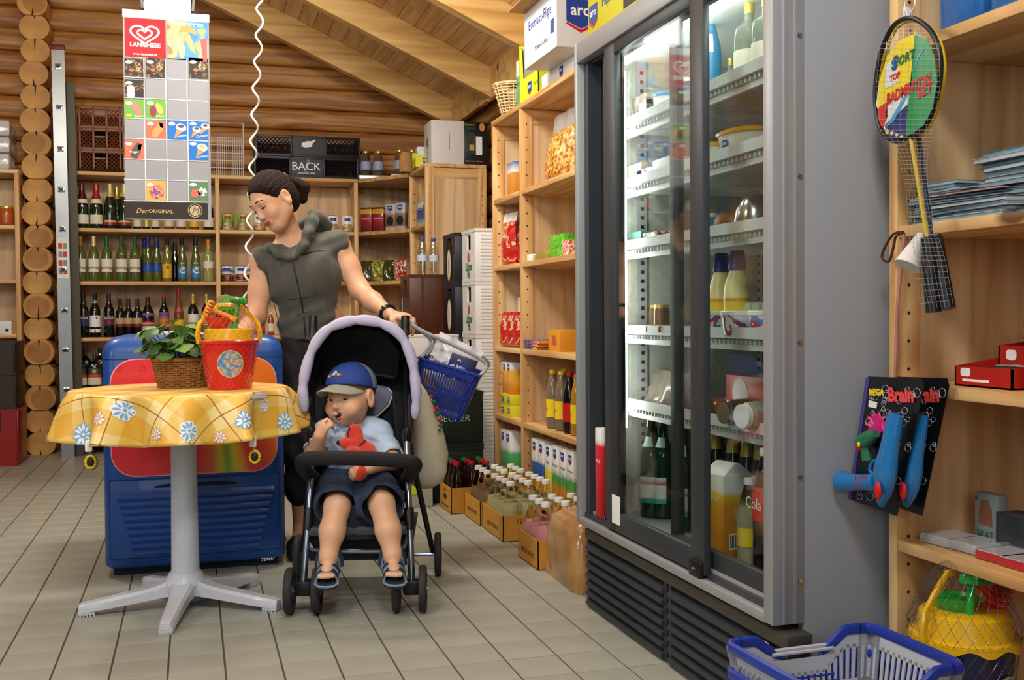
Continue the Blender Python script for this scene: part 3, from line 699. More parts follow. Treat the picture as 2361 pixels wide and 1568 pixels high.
def bottle(pos, shape, gm, label, foil=None, fz=.24, lab=None, lz=(.05, .12), cat='bottle', group=None, sc=1.0, txt=None, tm=None, ts=.018, p=2, lab2=None, lz2=None, name='wine_bottle', cap=None, liquid=None, llev=.5, rz=0, H=1.0, neck=None):
 t = thing(name, label, cat, tuple(pos), rz, group); pr = [(r * sc, z * sc * H) for r, z in PROF[shape]]
 n = 18 if sc * PROF[shape][2][0] > .03 else 14
 obj('body', cached(('bottle', shape, sc, p, H), lambda: MB().lathe(pr, n, p=p)), gm, t)
 rr = lambda z: np.interp(z, [q[1] for q in pr], [q[0] for q in pr])
 top = pr[-1][1]
 if foil:
  zz = [fz * sc * H + (top - fz * sc * H) * k / 5 for k in range(6)]
  obj('foil' if cap is None else 'cap', cached(('foil', shape, sc, fz, H), lambda: MB().lathe([(rr(z) + .0012, z) for z in zz] + [(rr(top) + .0004, top + .003)], 14)), foil, t)
 if cap: obj('cap', cached(('cap', shape, sc, H), lambda: MB().lathe([(rr(top) + .003, top - .012 * sc), (rr(top) + .0035, top - .002), (rr(top) + .002, top + .006 * sc)], 14)), cap, t)
 if liquid:
  obj('liquid', cached(('liquid', shape, sc, llev, H), lambda: MB().lathe([(rr(z) - .002, z) for z in np.linspace(.004, top * llev, 9)], 14)), liquid, t)
 def band(nm, z0, z1, m):
  z0 *= sc * H; z1 *= sc * H
  def mk():
   zs = np.linspace(z0, z1, 4); a0, a1 = PI * 1.06, PI * 1.94
   return MB().lathe([(rr(z) + .0009, z) for z in zs], 12, a0=a0, a1=a1, p=p, caps=False)
  o = obj(nm, cached(('band', shape, sc, z0, z1, p), mk), m, t); return o
 if lab:
  o = band('label', lz[0], lz[1], lab)
  if txt:
   for k, (s_, dz, ss, mm) in enumerate(txt if isinstance(txt, list) else [(txt, .5, ts, tm or DARKINK)]):
    z = (lz[0] + (lz[1] - lz[0]) * dz) * sc * H; text(s_, ss * sc, mm, o, face_m(Vector((0, -float(rr(z)) - .0022, z)), '-y'))
 if lab2: band('upper_label', lz2[0], lz2[1], lab2)
 if neck: band('neck_label', neck[0], neck[1], neck[2])
 return t
def front(x, z, back=.045): return Vector((x, YS + back, z))
def at_shelf(u, v, z, back=.05):
 """point on the back shelf at pixel column u, standing on level z"""
 p = PY(u, v, YS + back); p.z = z; return p
L1, L2, L3, L4 = 1.6425, 1.2585, .8505, .4905
RED = mat('red_foil', '#a01420', .3, coat=.3); DRED = mat('dark_red_foil', '#4e0e14', .3, coat=.3); GOLD = mat('gold_foil', '#c9b45a', .3, .5); GREENF = mat('green_foil', '#0f5a38', .4); NAVYF = mat('navy_foil', '#23267a', .35)
BLKF = mat('black_foil', '#0c0d12', .35); ORANGEF = mat('orange_foil', '#d2801e', .4); PALEGOLD = mat('pale_gold_foil', '#d6c884', .35, .3); TANF = mat('tan_foil', '#a8783c', .4); PURF = mat('purple_foil', '#3c1830', .4)
CREAM = mat('cream_label', '#e2dcc4', .55); WLAB = ramp_mat('white_vineyard_label', [(0, '#ece9dc'), (.2, '#ece9dc'), (.24, '#8f9038'), (.38, '#b5a94c'), (.46, '#e9e6d8'), (1, '#ece9e0')], 2, .066, .158, .5, 0, .02)
BLAB = ramp_mat('blue_label', [(0, '#1c3f8e'), (.5, '#2a5cb0'), (1, '#16326e')], 2, .05, .15); YLAB = ramp_mat('yellow_label', [(0, '#e8b81c'), (.5, '#f0c81e'), (1, '#e6b020')], 2, .05, .15)
SLAB = ramp_mat('sky_label', [(0, '#1b78c0'), (.35, '#2a8ed2'), (1, '#1c70b8')], 2, .03, .14); REDBAND = ramp_mat('red_band_label', [(0, '#7c1420'), (.6, '#a81c28'), (.72, '#d8c88c'), (1, '#c8b470')], 2, .02, .06)
TANLAB = ramp_mat('tan_label', [(0, '#7a1c1c'), (.14, '#7a1c1c'), (.2, '#b8a070'), (1, '#c8b484')], 2, .085, .155); ORLAB = ramp_mat('orange_label', [(0, '#b05010'), (.4, '#e08818'), (.7, '#7050a0'), (1, '#c04848')], 2, .06, .2, wobble=.05)
W1 = 'on the top level of the wine shelf'; W2 = 'on the second level of the wine shelf'; W3 = 'on the third level of the wine shelf'; W4 = 'on the bottom visible level of the wine shelf'
# level 1: sparkling wine, then shorter bottles partly behind the hanging price board
bottle(at_shelf(190, 520, L1), 'sekt', G_GREEN, f'sparkling wine bottle with dark red foil, leftmost {W1}', DRED, .205, CREAM, (.03, .095), lab2=CREAM, lz2=(.175, .205), H=1.03)
bottle(at_shelf(223, 520, L1), 'sekt', G_GREEN, f'sparkling wine bottle with bright red foil, second {W1}', RED, .205, CREAM, (.03, .095), lab2=CREAM, lz2=(.175, .205), H=1.03)
bottle(at_shelf(255, 522, L1), 'sekt', G_GREEN, f'sparkling wine bottle with pale gold foil, third {W1}', PALEGOLD, .225, REDBAND, (.022, .058), H=1.03)
bottle(at_shelf(270, 505, L1, .15), 'sekt', G_GREEN, 'sparkling wine bottle with dull gold foil, behind the pale gold one', GOLD, .225, REDBAND, (.022, .058))
bottle(at_shelf(288, 522, L1), 'sekt', G_GREEN, f'sparkling wine bottle half hidden by the price board\'s left edge', PALEGOLD, .225, REDBAND, (.022, .058), H=1.03)
for k, (u, lb, gm, nm) in enumerate(((317, CREAM, G_GREEN, 'cream'), (338, GOLD, G_GREEN, 'gold'), (359, CREAM, G_GREEN, 'pale cream'))):
 bottle(at_shelf(u, 524, L1), 'small', gm, f'small green bottle with {nm} label below the price board, {ORD[k]} of three', PALEGOLD, .15, lb, (.018, .065), group='small bottles below the price board')
for k, (u, lb, gm, nm) in enumerate(((390, CREAM, G_RUM, 'cream and amber'), (418, CREAM, G_RUM, 'cream and orange'), (448, YLAB, G_RUM, 'red and yellow'))):
 bottle(at_shelf(u, 526, L1), 'fat', gm, f'amber spirit bottle with {nm} label below the price board, {ORD[k]} of three', GOLD, .26, lb, (.03, .10), group='amber bottles below the price board', sc=.72)
bottle(at_shelf(481, 528, L1), 'fat', G_BROWN, 'dark bottle with cream label at the right end of the top wine shelf', BLKF, .26, CREAM, (.025, .11), sc=.8, H=1.05)
# level 2: white wines
for k, (u, f, nm) in enumerate(((186, TANF, 'tan foil'), (217, PALEGOLD, 'pale gold foil'), (247, GREENF, 'green foil, leftmost green one'), (281, GREENF, 'green foil, middle green one'), (312, GREENF, 'green foil, rightmost green one'))):
 bottle(at_shelf(u, 640, L2), 'wine', G_PALE, f'white wine bottle with white vineyard label and {nm}', f, .245, WLAB, (.066, .158), group='white wine bottles on the second level', H=1.04)
bottle(at_shelf(342, 641, L2), 'hock', G_PALE, 'wine bottle with blue label and navy foil, left of two', NAVYF, .27, BLAB, (.075, .15), sc=.93)
bottle(at_shelf(334, 630, L2, .15), 'hock', G_PALE, 'wine bottle with navy foil standing behind the left blue-labelled one', NAVYF, .27, BLAB, (.075, .15), sc=.93)
bottle(at_shelf(362, 641, L2, .07), 'hock', G_PALE, 'wine bottle with blue label and navy foil, right of two', NAVYF, .27, BLAB, (.075, .15), sc=.92)
def sun_label(o, z, r, cs):
 obj('sun_disc', MB().prism(disc(.014, 14), 0, .0007, face_m(Vector((.004, -r - .0012, z + .018)), '-y')), cs[0], o)
 if len(cs) > 1: obj('moon', MB().tube(spline([(-.018, -r - .001, z + .012), (-.012, -r - .001, z - .012), (.012, -r - .001, z - .016), (.02, -r - .0008, z - .006)], 5), [.002, .005, .006, .006, .006, .006, .006, .006, .006, .006, .006, .006, .006, .005, .004, .002], 6), cs[1], o)
b = bottle(at_shelf(386, 642, L2), 'hock', G_YEL, 'wine bottle with bright yellow label and a red sun', BLKF, .29, YLAB, (.03, .14), sc=.93); sun_label(b, .085, .034, (mat('sun_red', '#c8401c', .4),))
bottle(at_shelf(404, 632, L2, .15), 'hock', G_BROWN, 'dark bottle with black foil behind the yellow-labelled wine', BLKF, .27, lab=None, sc=.86)
for u, nm in ((421, 'left'), (452, 'right')):
 b = bottle(at_shelf(u, 643, L2), 'hock', G_PALE, f'wine bottle with sky blue label, moon and sun, {nm} of the pair', BLKF, .29, SLAB, (.03, .125), sc=.93, group='sky blue labelled wines'); sun_label(b, .08, .034, (YELLOWINK, WHITEINK))
 text('BALI', .016, WHITEINK, b, face_m(Vector((0, -.036, .135)), '-y'))
bottle(at_shelf(481, 643, L2), 'wine', G_CLEARISH, 'pale wine bottle with slanted white label and orange cap', ORANGEF, .265, CREAM, (.10, .15), H=1.0)
# level 3: red wines and spirits
for u, nm, lm in ((193, 'navy', mat('violet_label', '#2e2a5c', .5)), (252, 'plum', mat('plum_label', '#6c2440', .5))):
 bottle(at_shelf(u, 770, L3), 'wine', G_DARK, f'dark red wine bottle with {nm} label and white scrawl', PURF if nm == 'plum' else BLKF, .25, lm, (.085, .145), txt=[('Loxx', .95, .032, WHITEINK)], H=1.03)
b = bottle(at_shelf(220, 770, L3), 'wine', G_DARK, 'dark wine bottle with big white label and white neck badge', BLKF, .25, WHITEINK, (.075, .155), lab2=WHITEINK, lz2=(.035, .06), H=1.03, neck=(.245, .272, WHITEINK))
obj('red_patch', MB().box((-.004, -.0394, .037), (.006, -.0388, .058)), REDINK, b); obj('emblem', MB().prism(disc(.006, 10), 0, .0006, face_m(Vector((.012, -.0388, .142)), '-y')), BLACK, b)
for k, u in enumerate((278, 297, 318)):
 bottle(at_shelf(u, 768, L3, .05 + .02 * (k == 1)), 'wine', G_DARK, f'dark red wine bottle with tan label, {ORD[k]} of three in a row', PURF, .245, TANLAB, (.085, .155), sc=.9, group='tan labelled red wines')
bottle(at_shelf(342, 768, L3), 'fat', G_DARK, 'squat dark sangria bottle with red capsule and lettered label', DRED, .265, ramp_mat('sangria_label', [(0, '#d8d0c0'), (.52, '#d8d0c0'), (.56, '#b81420'), (1, '#a8121c')], 2, .03, .12), (.03, .125), txt=[('SANGRIA', .78, .022, WHITEINK)], lab2=ORLAB, lz2=(.16, .185), sc=.95)
bottle(at_shelf(379, 768, L3), 'wine', G_DARK, 'dark bottle with violet and orange label and red screw cap', RED, .285, ORLAB, (.06, .185), sc=.97)
bottle(at_shelf(413, 768, L3), 'hock', G_RUM, 'tall slim amber bottle with red capsule and yellow label', RED, .30, YLAB, (.03, .125), sc=.97, H=1.03, lab2=ORLAB, lz2=(.18, .21))
for u, nm in ((446, 'left'), (477, 'right')):
 bottle(at_shelf(u, 769, L3), 'wine', G_DARK, f'dark red wine bottle with white label and pale gold foil, {nm} of the pair', GOLD, .245, WLAB, (.085, .165), group='gold topped red wines')
# level 4: herb liqueur
JL = ramp_mat('herb_liqueur_label', [(0, '#d8cfae'), (.4, '#d8cfae'), (.42, '#c43c1c'), (.58, '#c43c1c'), (.6, '#2c3a20'), (1, '#23301c')], 2, .02, .14)
for k, (u, bk) in enumerate(((186, .05), (219, .05), (197, .15), (232, .15))):
 b = bottle(at_shelf(u, 885, L4, bk), 'flat', G_DARK, ('square dark green herb liqueur bottle with tall pale label, ' if bk < .1 else 'dark liqueur bottle behind the square ones, ') + ('left' if k % 2 == 0 else 'right') + ' of the pair', GREENF if bk < .1 else BLKF, .205, JL if bk < .1 else None, (.018, .14), group='herb liqueur bottles', p=5, H=1.0 if bk < .1 else 1.18)
 if bk < .1: obj('emblem', MB().prism(disc(.015, 14), 0, .0007, face_m(Vector((0, -.0465, .115)), '-y')), GOLDINK, b)
# tins on the right bay
def tin(pos, r, h, m, label, group=None, txt=None, cat='tin', name='food_tin'):
 t = thing(name, label, cat, tuple(pos), 0, group)
 obj('wrapper', cached(('tin', r, h), lambda: MB().lathe([(r, .004), (r, h - .004)], 20, caps=False)), m, t)
 obj('can', cached(('can', r, h), lambda: MB().lathe([(r - .002, 0), (r + .001, .002), (r - .001, .005), (r - .001, h - .005), (r + .001, h - .002), (r - .002, h), (r - .004, h - .004)], 20)), CHROME, t)
 obj('picture', cached(('pic', r, h), lambda: MB().lathe([(r + .0007, h * .1), (r + .0007, h * .48)], 8, a0=1.22 * PI, a1=1.72 * PI, caps=False)), spots_mat('food_picture_' + m.name[:5], ['#8a5a2c', '#c89850', '#d8c89c', '#a87038', '#6a8a3c'] if 'green' in m.name or 'white' in m.name else ['#4a1c10', '#7a3820', '#b08458'], 70), t); obj('brand_band', cached(('bb', r, h), lambda: MB().lathe([(r + .0007, h * .66), (r + .0007, h * .84)], 8, a0=1.3 * PI, a1=1.62 * PI, caps=False)), REDINK if 'green' in m.name else BLUEINK, t)
 if txt: text(txt, r * .5, tm_t, t, face_m(Vector((0, -r - .0016, h * .72)), '-y'))
 return t
tm_t = WHITEINK
veg = ramp_mat('green_vegetable_wrapper', [(0, '#c8b46a'), (.35, '#7d8a3a'), (.5, '#4c8a2c'), (.8, '#7cb83a'), (1, '#9cc850')], 2, 0, .1, wobble=.05)
nut = ramp_mat('white_snack_wrapper', [(0, '#9a6428'), (.4, '#c89040'), (.5, '#f0efe8'), (1, '#f0efe8')], 2, 0, .1, wobble=.06)
bean = ramp_mat('bean_wrapper', [(0, '#4a2010'), (.45, '#6a3018'), (.55, '#e8e8e4'), (.8, '#28407c'), (1, '#e8e8e4')], 2, 0, .1, wobble=.05)
for u, m, lb, z, v in ((526, veg, 'green vegetable tin, leftmost on the upper shelf behind the woman', L1, 535), (562, veg, 'green vegetable tin beside the white coiled cord', L1, 535), (599, nut, 'white labelled tin just left of the woman\'s chin', L1, 535),
                       (801, nut, 'white labelled tin right of the woman\'s shoulder, nearer the post', L1, 537), (768, nut, 'white labelled tin partly behind the woman\'s hood', L1, 537),
                       (524, bean, 'bean tin with blue band, leftmost on the lower shelf behind the woman', L2, 645), (556, ramp_mat('mushroom_wrapper', [(0, '#b89a6a'), (.4, '#8a6a3a'), (.5, '#ecebe4'), (1, '#e8e6dc')], 2, 0, .1, wobble=.06), 'pale mushroom tin behind the white coiled cord', L2, 646), (583, bean, 'bean tin half hidden by the woman\'s arm', L2, 646)):
 tin(at_shelf(u, v, z, .07), .045 if z == L1 else .047, .128 if z == L1 else .12, m, lb, 'tins on the shelf behind the woman')
for u, lb, m in ((604, 'dark sauce jar with red lid above the freezer\'s right corner', mat('red_sauce', '#5c1a10', .2, coat=.3)), (625, 'sauce jar with white lid and white label above the freezer', mat('orange_sauce', '#a04a1c', .2, coat=.3))):
 b = bottle(at_shelf(u, 772, L3), 'pet', m, lb, name='sauce_jar', cat='jar', lab=CREAM if u > 610 else ORLAB, lz=(.04, .12), cap=WHITE if u > 610 else RED, sc=.75, group='sauce jars')
# left shelf
for u, back in ((14, .05), (36, .13)):
 b = bottle(PY(u, 520, YS + back) * Vector((1, 1, 0)) if False else Vector((PY(u, 520, YS + back).x, YS + .02 + back, 1.6555)), 'jar', mat('orange_preserve', '#b8521a', .15, coat=.5), ('large orange preserve jar at the left edge of the picture' if back < .1 else 'small orange preserve jar tucked behind the large one'), name='preserve_jar', cat='jar', cap=GOLD, lab=ORLAB, lz=(.015, .055), sc=1.5 if back < .1 else 1.2)
p = PY(12, 770, YS + .05); t = thing('tissue_box', 'small white box with a round dark hole on the left shelf', 'box', (p.x - .0, YS + .06, .8805))
obj('carton', MB().box((-.09, -.03, 0), (.045, .09, .095), .002), PAPER, t); obj('hole', MB().prism(disc(.012), 0, .0006, face_m(Vector((.015, -.03, .03)), '-y')), BLACK, t)
obj('side_carton', MB().box((.048, -.02, 0), (.105, .09, .09), .002), CARD, t)
for k in range(3):
 t = thing('paper_pack', f'white film-wrapped paper pack, {("lowest", "middle", "topmost")[k]} of the stack at the left edge', 'pack', (-1.37, YS + .2, 2.0505 + .118 * k), .03 * (k - 1), 'wrapped paper packs')
 def pk(q=k):
  mb = MB().box((-.26, -.17, 0), (.14, .16, .114), .018); rn = random.Random(q)
  mb.v = [(x + .004 * sin(31 * y + q), y + .004 * sin(23 * x), z + .003 * sin(19 * x + 13 * y)) for x, y, z in mb.v]; return mb
 obj('film', pk(), mat('shiny_white_film', '#c9c8c4', .18, bump=.5, bscale=14, coat=.5), t)
 obj('end_fold', MB().prism([(-.05, .01), (.05, .01), (.02, .055), (-.02, .055)], 0, .001, face_m(Vector((.1415, 0, .02)), '+x')), PAPER, t)
# ---------------------------------------------------------------- crates
def lattice(w, h, step, r, M):
 mb = MB(); n = int((w + h) / step) + 1
 for k in range(1, n):
  c = k * step
  x0, z0 = max(0, c - h), min(c, h); x1, z1 = min(c, w), max(0, c - w)
  mb.tube([M @ Vector((x0, z0, 0)), M @ Vector((x1, z1, 0))], r, 4, caps=False)
  mb.tube([M @ Vector((w - x0, z0, 0)), M @ Vector((w - x1, z1, 0))], r, 4, caps=False)
 return mb
def bread_crate(loc, w, d, h, m, label, group, nb, txt=None, rz=0, slots=True):
 """lattice-walled stacking crate: frame, lattice fields, ribs"""
 t = thing('lattice_crate', label, 'crate', loc, rz, group)
 fr = MB(); e = .016
 for z0, z1 in ((0, .02), (h - .026, h - .006)):
  fr.box((-w / 2, -d / 2, z0), (w / 2, -d / 2 + e, z1), .002).box((-w / 2, d / 2 - e, z0), (w / 2, d / 2, z1), .002).box((-w / 2, -d / 2, z0), (-w / 2 + e, d / 2, z1), .002).box((w / 2 - e, -d / 2, z0), (w / 2, d / 2, z1), .002)
 obj('frame', fr, m, t)
 for x in np.linspace(-w / 2 + .006, w / 2 - .006, nb + 1):
  obj('rib', MB().box((x - .008, -d / 2 - .004, 0), (x + .008, -d / 2 + .012, h - .004), .002), m, t)
 fw = w / nb
 for k in range(nb):
  x0 = -w / 2 + fw * k + .012; ww = fw - .024; mid = k == nb // 2 and nb % 2 == 1
  if (mid and txt is not None) or (not mid and (k in (0, nb - 1)) and slots):
   obj('front_panel', MB().box((x0, -d / 2, .02), (x0 + ww, -d / 2 + .006, h - .026)), m, t)
  else:
   hh = (h - .046) * (.62 if mid and slots else 1)
   obj('lattice', lattice(ww, hh, .03, .0035, Matrix.Translation((x0, -d / 2 + .006, .02)) @ Matrix.Rotation(PI / 2, 4, 'X')), m, t, kind='stuff')
   if mid and slots: obj('grip_bar', MB().box((x0, -d / 2, .02 + hh), (x0 + ww, -d / 2 + .01, .03 + hh)), m, t)
 obj('side_wall', MB().box((-w / 2, -d / 2 + .016, .02), (-w / 2 + .005, d / 2 - .016, h - .026)), m, t); obj('side_wall', MB().box((w / 2 - .005, -d / 2 + .016, .02), (w / 2, d / 2 - .016, h - .026)), m, t)
 obj('rear_wall', lattice(w - .03, h - .046, .05, .004, Matrix.Translation((-w / 2 + .015, d / 2 - .006, .02)) @ Matrix.Rotation(PI / 2, 4, 'X')), m, t, kind='stuff')
 obj('crate_floor', MB().box((-w / 2 + .016, -d / 2 + .016, .004), (w / 2 - .016, d / 2 - .016, .01)), m, t)
 return t
BRN = mat('brown_crate_plastic', '#7a4626', .4); BLKC = mat('black_crate_plastic', '#16171d', .45)
pa, pb = PY(148, 390, YS + .03), PY(292, 390, YS + .03)
bw_ = .47
for k in range(3):
 bread_crate((pa.x + .245, YS + .2, 2.051 + .158 * k), .47, .34, .164, BRN, f'brown lattice crate on the wine shelf, {("lowest", "middle", "topmost")[k]} of three', 'brown lattice crates', 5)
pc, pd = PY(585, 410, YS + .02), PY(832, 410, YS + .02)
for k in range(2):
 t = bread_crate(((pc.x + pd.x) / 2 - .005 + .012 * k, YS + .2, 2.051 + .16 * k), pd.x - pc.x - .02, .36, .166, BLKC, ('black bread crate lettered BACK, lower of two on the shelf', 'black bread crate with a torn white sticker, stacked on the lettered one')[k], 'black bread crates', 3, txt='y', slots=False)
 if k == 0:
  wtext_m = face_m(Vector((-.008, -.182, .085)), '-y')
  text('BACK', .085, WHITEINK, t, wtext_m); text('SHOP & CAFE', .022, WHITEINK, t, face_m(Vector((-.008, -.182, .035)), '-y'))
  obj('slash', MB().prism([(-.022, -.055), (.0, -.055), (.03, .055), (.008, .055)], -.0015, -.0005, wtext_m), mat('grey_ink', '#6a6c72', .5), t)
 else:
  obj('torn_sticker', MB().prism([(-.05, -.022), (-.02, -.03), (.03, -.022), (.034, .0), (.058, .028), (.05, .034), (.03, .02), (-.01, .018), (-.045, .006)], 0, .0008, face_m(Vector((-.005, -.182, .10)), '-y')), PAPER, t)
# white wire basket
p0, p1 = PY(478, 403, YS + .06), PY(562, 403, YS + .06)
t = thing('wire_basket', 'white wire basket leaning upright on top of the wine shelf', 'basket', (p1.x, YS + .06, 2.051))
w, h = .37, .40; wire = mat('white_wire', '#dcdcd8', .4)
obj('rim', MB().tube([(-w, 0, .005), (0, 0, .005), (0, 0, h), (-w, 0, h)], .005, 6, closed=True), wire, t)
obj('rim', MB().tube([(-w, .12, .005), (0, .12, .005), (0, .12, h * .7), (-w, .12, h * .7)], .004, 6, closed=True), wire, t)
mb = MB()
for k in range(1, 24): mb.tube([(-w * k / 24, 0, .005), (-w * k / 24, 0, h * .71)], .0022, 5)
for k in range(6): mb.tube([(-w, .0, .005 + h * .71 * k / 5), (0, 0, .005 + h * .71 * k / 5)], .003, 5)
for k in range(9): mb.tube([(-w * k / 8, 0, .005), (-w * k / 8, .12, .005)], .0025, 5)
obj('wires', mb, wire, t, kind='stuff')
# flat corrugated lid under the brown crates is the woven crate base: dark wicker mat
t = thing('wicker_tray', 'dark brown woven tray edge under the brown crates', 'tray', (pa.x + .245, YS + .2, 2.0505))
obj('woven_rim', lattice(.50, .02, .012, .003, Matrix.Translation((-.25, -.195, .0)) @ Matrix.Rotation(PI / 2, 4, 'X')), mat('dark_wicker', '#3a2414', .6), t, kind='stuff'); obj('tray_base', MB().box((-.25, -.19, 0), (.25, .19, .0005)), mat('dark_wicker', '#3a2414', .6), t)
# ---------------------------------------------------------------- cartons, bags, packets
def aro(t, M, s=.03, sub=True):
 o = obj('logo', MB().prism([(-.6 * s, -.35 * s), (0, -.62 * s), (.6 * s, -.35 * s), (.6 * s, .5 * s), (-.6 * s, .5 * s)], 0, .0006, M), BLUEINK, t)
 obj('logo_tail', MB().prism([(-.6 * s, -.48 * s), (0, -.78 * s), (.6 * s, -.48 * s), (.6 * s, -.38 * s), (0, -.66 * s), (-.6 * s, -.38 * s)], 0, .0006, M), REDINK, o)
 text('aro', .62 * s, WHITEINK, o, M @ T_((0, .08 * s, .001)), bold=.02); return o
def carton(pos, w, d, h, m, label, cat='carton', group=None, name='drink_carton', rz=0, cap=None, lid=None, logo=None, txt=None, bev=.002):
 """box standing on pos (front-left-bottom corner at -w/2,-d/2); front faces local -y"""
 t = thing(name, label, cat, tuple(pos), rz, group)
 obj('box', cached((name, round(w, 3), round(d, 3), round(h, 3), bev), lambda: MB().box((-w / 2, -d / 2, 0), (w / 2, d / 2, h), bev)), m, t)
 if cap: obj('cap', MB().lathe([(.012, 0), (.012, .009), (.010, .010)], 12, T_((0, d * .2, h))), cap, t)
 if lid: obj('lid', MB().box((-w / 2 - .001, -d / 2 - .001, h - .012), (w / 2 + .001, d / 2 + .001, h + .001), .002), lid, t)
 if logo:
  for ax, z, s in logo:
   aro(t, face_m(Vector({'-y': (0, -d / 2 - .0006, z), '-x': (-w / 2 - .0006, 0, z), '+x': (w / 2 + .0006, 0, z)}[ax]), ax), s)
 for (s_, ax, du, z, ss, mm) in (txt or ()):
  text(s_, ss, mm, t, face_m(Vector({'-y': (du, -d / 2 - .0012, z), '-x': (-w / 2 - .0012, du, z), '+x': (w / 2 + .0012, du, z)}[ax]), ax))
 return t
def bag(pos, w, h, d, m, label, cat='bag', group=None, name='snack_bag', rz=0, seal=None, seed=0, lean=0, lh=.14):
 t = thing(name, label, cat, tuple(pos), rz, group); rn = random.Random(seed); ph = rn.random() * 6
 def side(sg):
  def fn(u, v):
   x = (u - .5) * w; q = max(0, 1 - abs(2 * u - 1) ** 3.2) * (max(0, min(1, v / .1)) ** .6) * max(0, 1 - max(0, (v - .45) / .55) ** 2.2)
   return (x * (1 - .06 * sin(PI * v)), sg * (d / 2 * q + .001) + lean * v * h + .006 * sin(9 * u + ph + 7 * v) * q * (1 if v > .1 else 0), v * h)
  return fn
 mb = MB().grid(side(-1), 10, 12); mb.grid(side(1), 10, 12)
 obj('pouch', mb, m, t, 60)
 obj('seal', MB().grid(lambda u, v: ((u - .5) * w * (1 - .0 * v), lean * h + .004 * sin(14 * u + ph) + .010 * v, h - .005 + v * h * lh), 14, 1), seal or m, t)
 return t
def rs(u, v, z, X=1.66, hw=.055):
 """point on a right-hand shelf (front plane X) at pixel (u, v), on level z"""
 p = PX(u, v, X); p.z = z; a, b = (5.23, 5.69) if u < 1198 else (4.24, 5.17); p.y = min(max(p.y, a + hw), b - hw); return p
R = -PI / 2     # right-hand goods face -X
S1, S2, S3, S4, S5 = 1.6275, 1.2625, .8225, .4505, .1005
# corner unit
redc = ramp_mat('red_coffee_pack', [(0, '#5c0a10'), (.5, '#9a1420'), (.72, '#8c101a'), (.76, '#c8a828'), (.9, '#c8a828'), (.93, '#7c0c14'), (1, '#6c0a12')], 2, 0, .19)
for k, (x, y) in enumerate(((1.315, 8.30), (1.40, 8.25))):
 carton((x + .0, y + .02, L1), .095, .07, .19, redc, f'red coffee pack with yellow band on the corner shelf, {("left", "right")[k]} of two', 'coffee', 'red coffee packs', 'coffee_pack', -.6, txt=[('JACOBS', '-y', 0, .155, .018, REDINK), ('KRONUNG', '-y', 0, .10, .014, WHITEINK)], bev=.008)
grayc = ramp_mat('grey_brown_pack', [(0, '#b8b8b4'), (.12, '#b8b8b4'), (.2, '#7a5434'), (.55, '#8a6440'), (.68, '#b8b8b8'), (1, '#c0c0c0')], 2, 0, .22)
for k, (x, y) in enumerate(((1.485, 8.16), (1.545, 8.07))):
 t = carton((x, y + .06, L1), .09, .06, .215, grayc, f'grey and brown coffee pack with a dark oval on the corner shelf, {("left", "right")[k]} of two', 'coffee', 'grey coffee packs', 'coffee_pack', -.65, logo=[('-y', .18, .035)], bev=.012)
 obj('bean_oval', MB().prism([(a * .028, b * .036) for a, b in disc(1, 18)], 0, .0007, face_m(Vector((0, -.0305, .08)), '-y')), BLACK, t)
pick = spots_mat('pickle_pouch_print', ['#4a5a1c', '#8a8a20', '#b8b83c', '#6a2a14', '#d8d890'], 34)
for k, (x, y, m, lb) in enumerate(((1.31, 8.31, mat('pickle_jar', '#4a4a1c', .2, coat=.4), 'dark green pickle pouch on the lower corner shelf, leftmost'), (1.385, 8.25, pick, 'yellow and green pouch on the lower corner shelf'), (1.455, 8.21, mat('olive_jar', '#3c4418', .2, coat=.4), 'dark olive pouch on the lower corner shelf'),
                                   (1.535, 8.10, spots_mat('red_soup_print', ['#b41c18', '#c8281c', '#e8e0d8', '#8a1410', '#d8a870'], 26), 'red soup packet on the lower corner shelf, rightmost'))):
 bag((x, y + .04, L2), .105, .15, .05, m, lb, 'packet', 'pouches on the corner shelf', 'food_pouch', -.6, seed=k)
# side unit beyond the crates
blp = ramp_mat('blue_white_pack', [(0, '#c8c8cc'), (.3, '#2c5a9c'), (.6, '#2c5a9c'), (.7, '#c8ccd0'), (1, '#d8d8d8')], 2, 0, .2, wobble=.04)
carton((1.63, 7.70, L1), .10, .07, .17, blp, 'blue and white packet on the shelf beyond the beer crates', 'packet', None, 'food_packet', R + .3, logo=[('-y', .12, .03)])
carton((1.62, 7.48, L1), .09, .06, .14, grayc, 'brown and grey packet beside the blue and white one', 'packet', None, 'food_packet', R + .2)
carton((1.64, 7.72, L2), .10, .07, .16, ramp_mat('orange_white_pack', [(0, '#d8d8d4'), (.3, '#d8803c'), (.6, '#e0a060'), (.7, '#e0e0dc'), (1, '#e0e0dc')], 2, 0, .16, wobble=.05), 'white and orange packet on the middle shelf beyond the beer crates', 'packet', None, 'food_packet', R + .2, logo=[('-y', .13, .03)])
carton((1.63, 7.50, L2), .10, .06, .19, blp, 'tall pale blue packet behind the brown crate', 'packet', None, 'food_packet', R + .1)
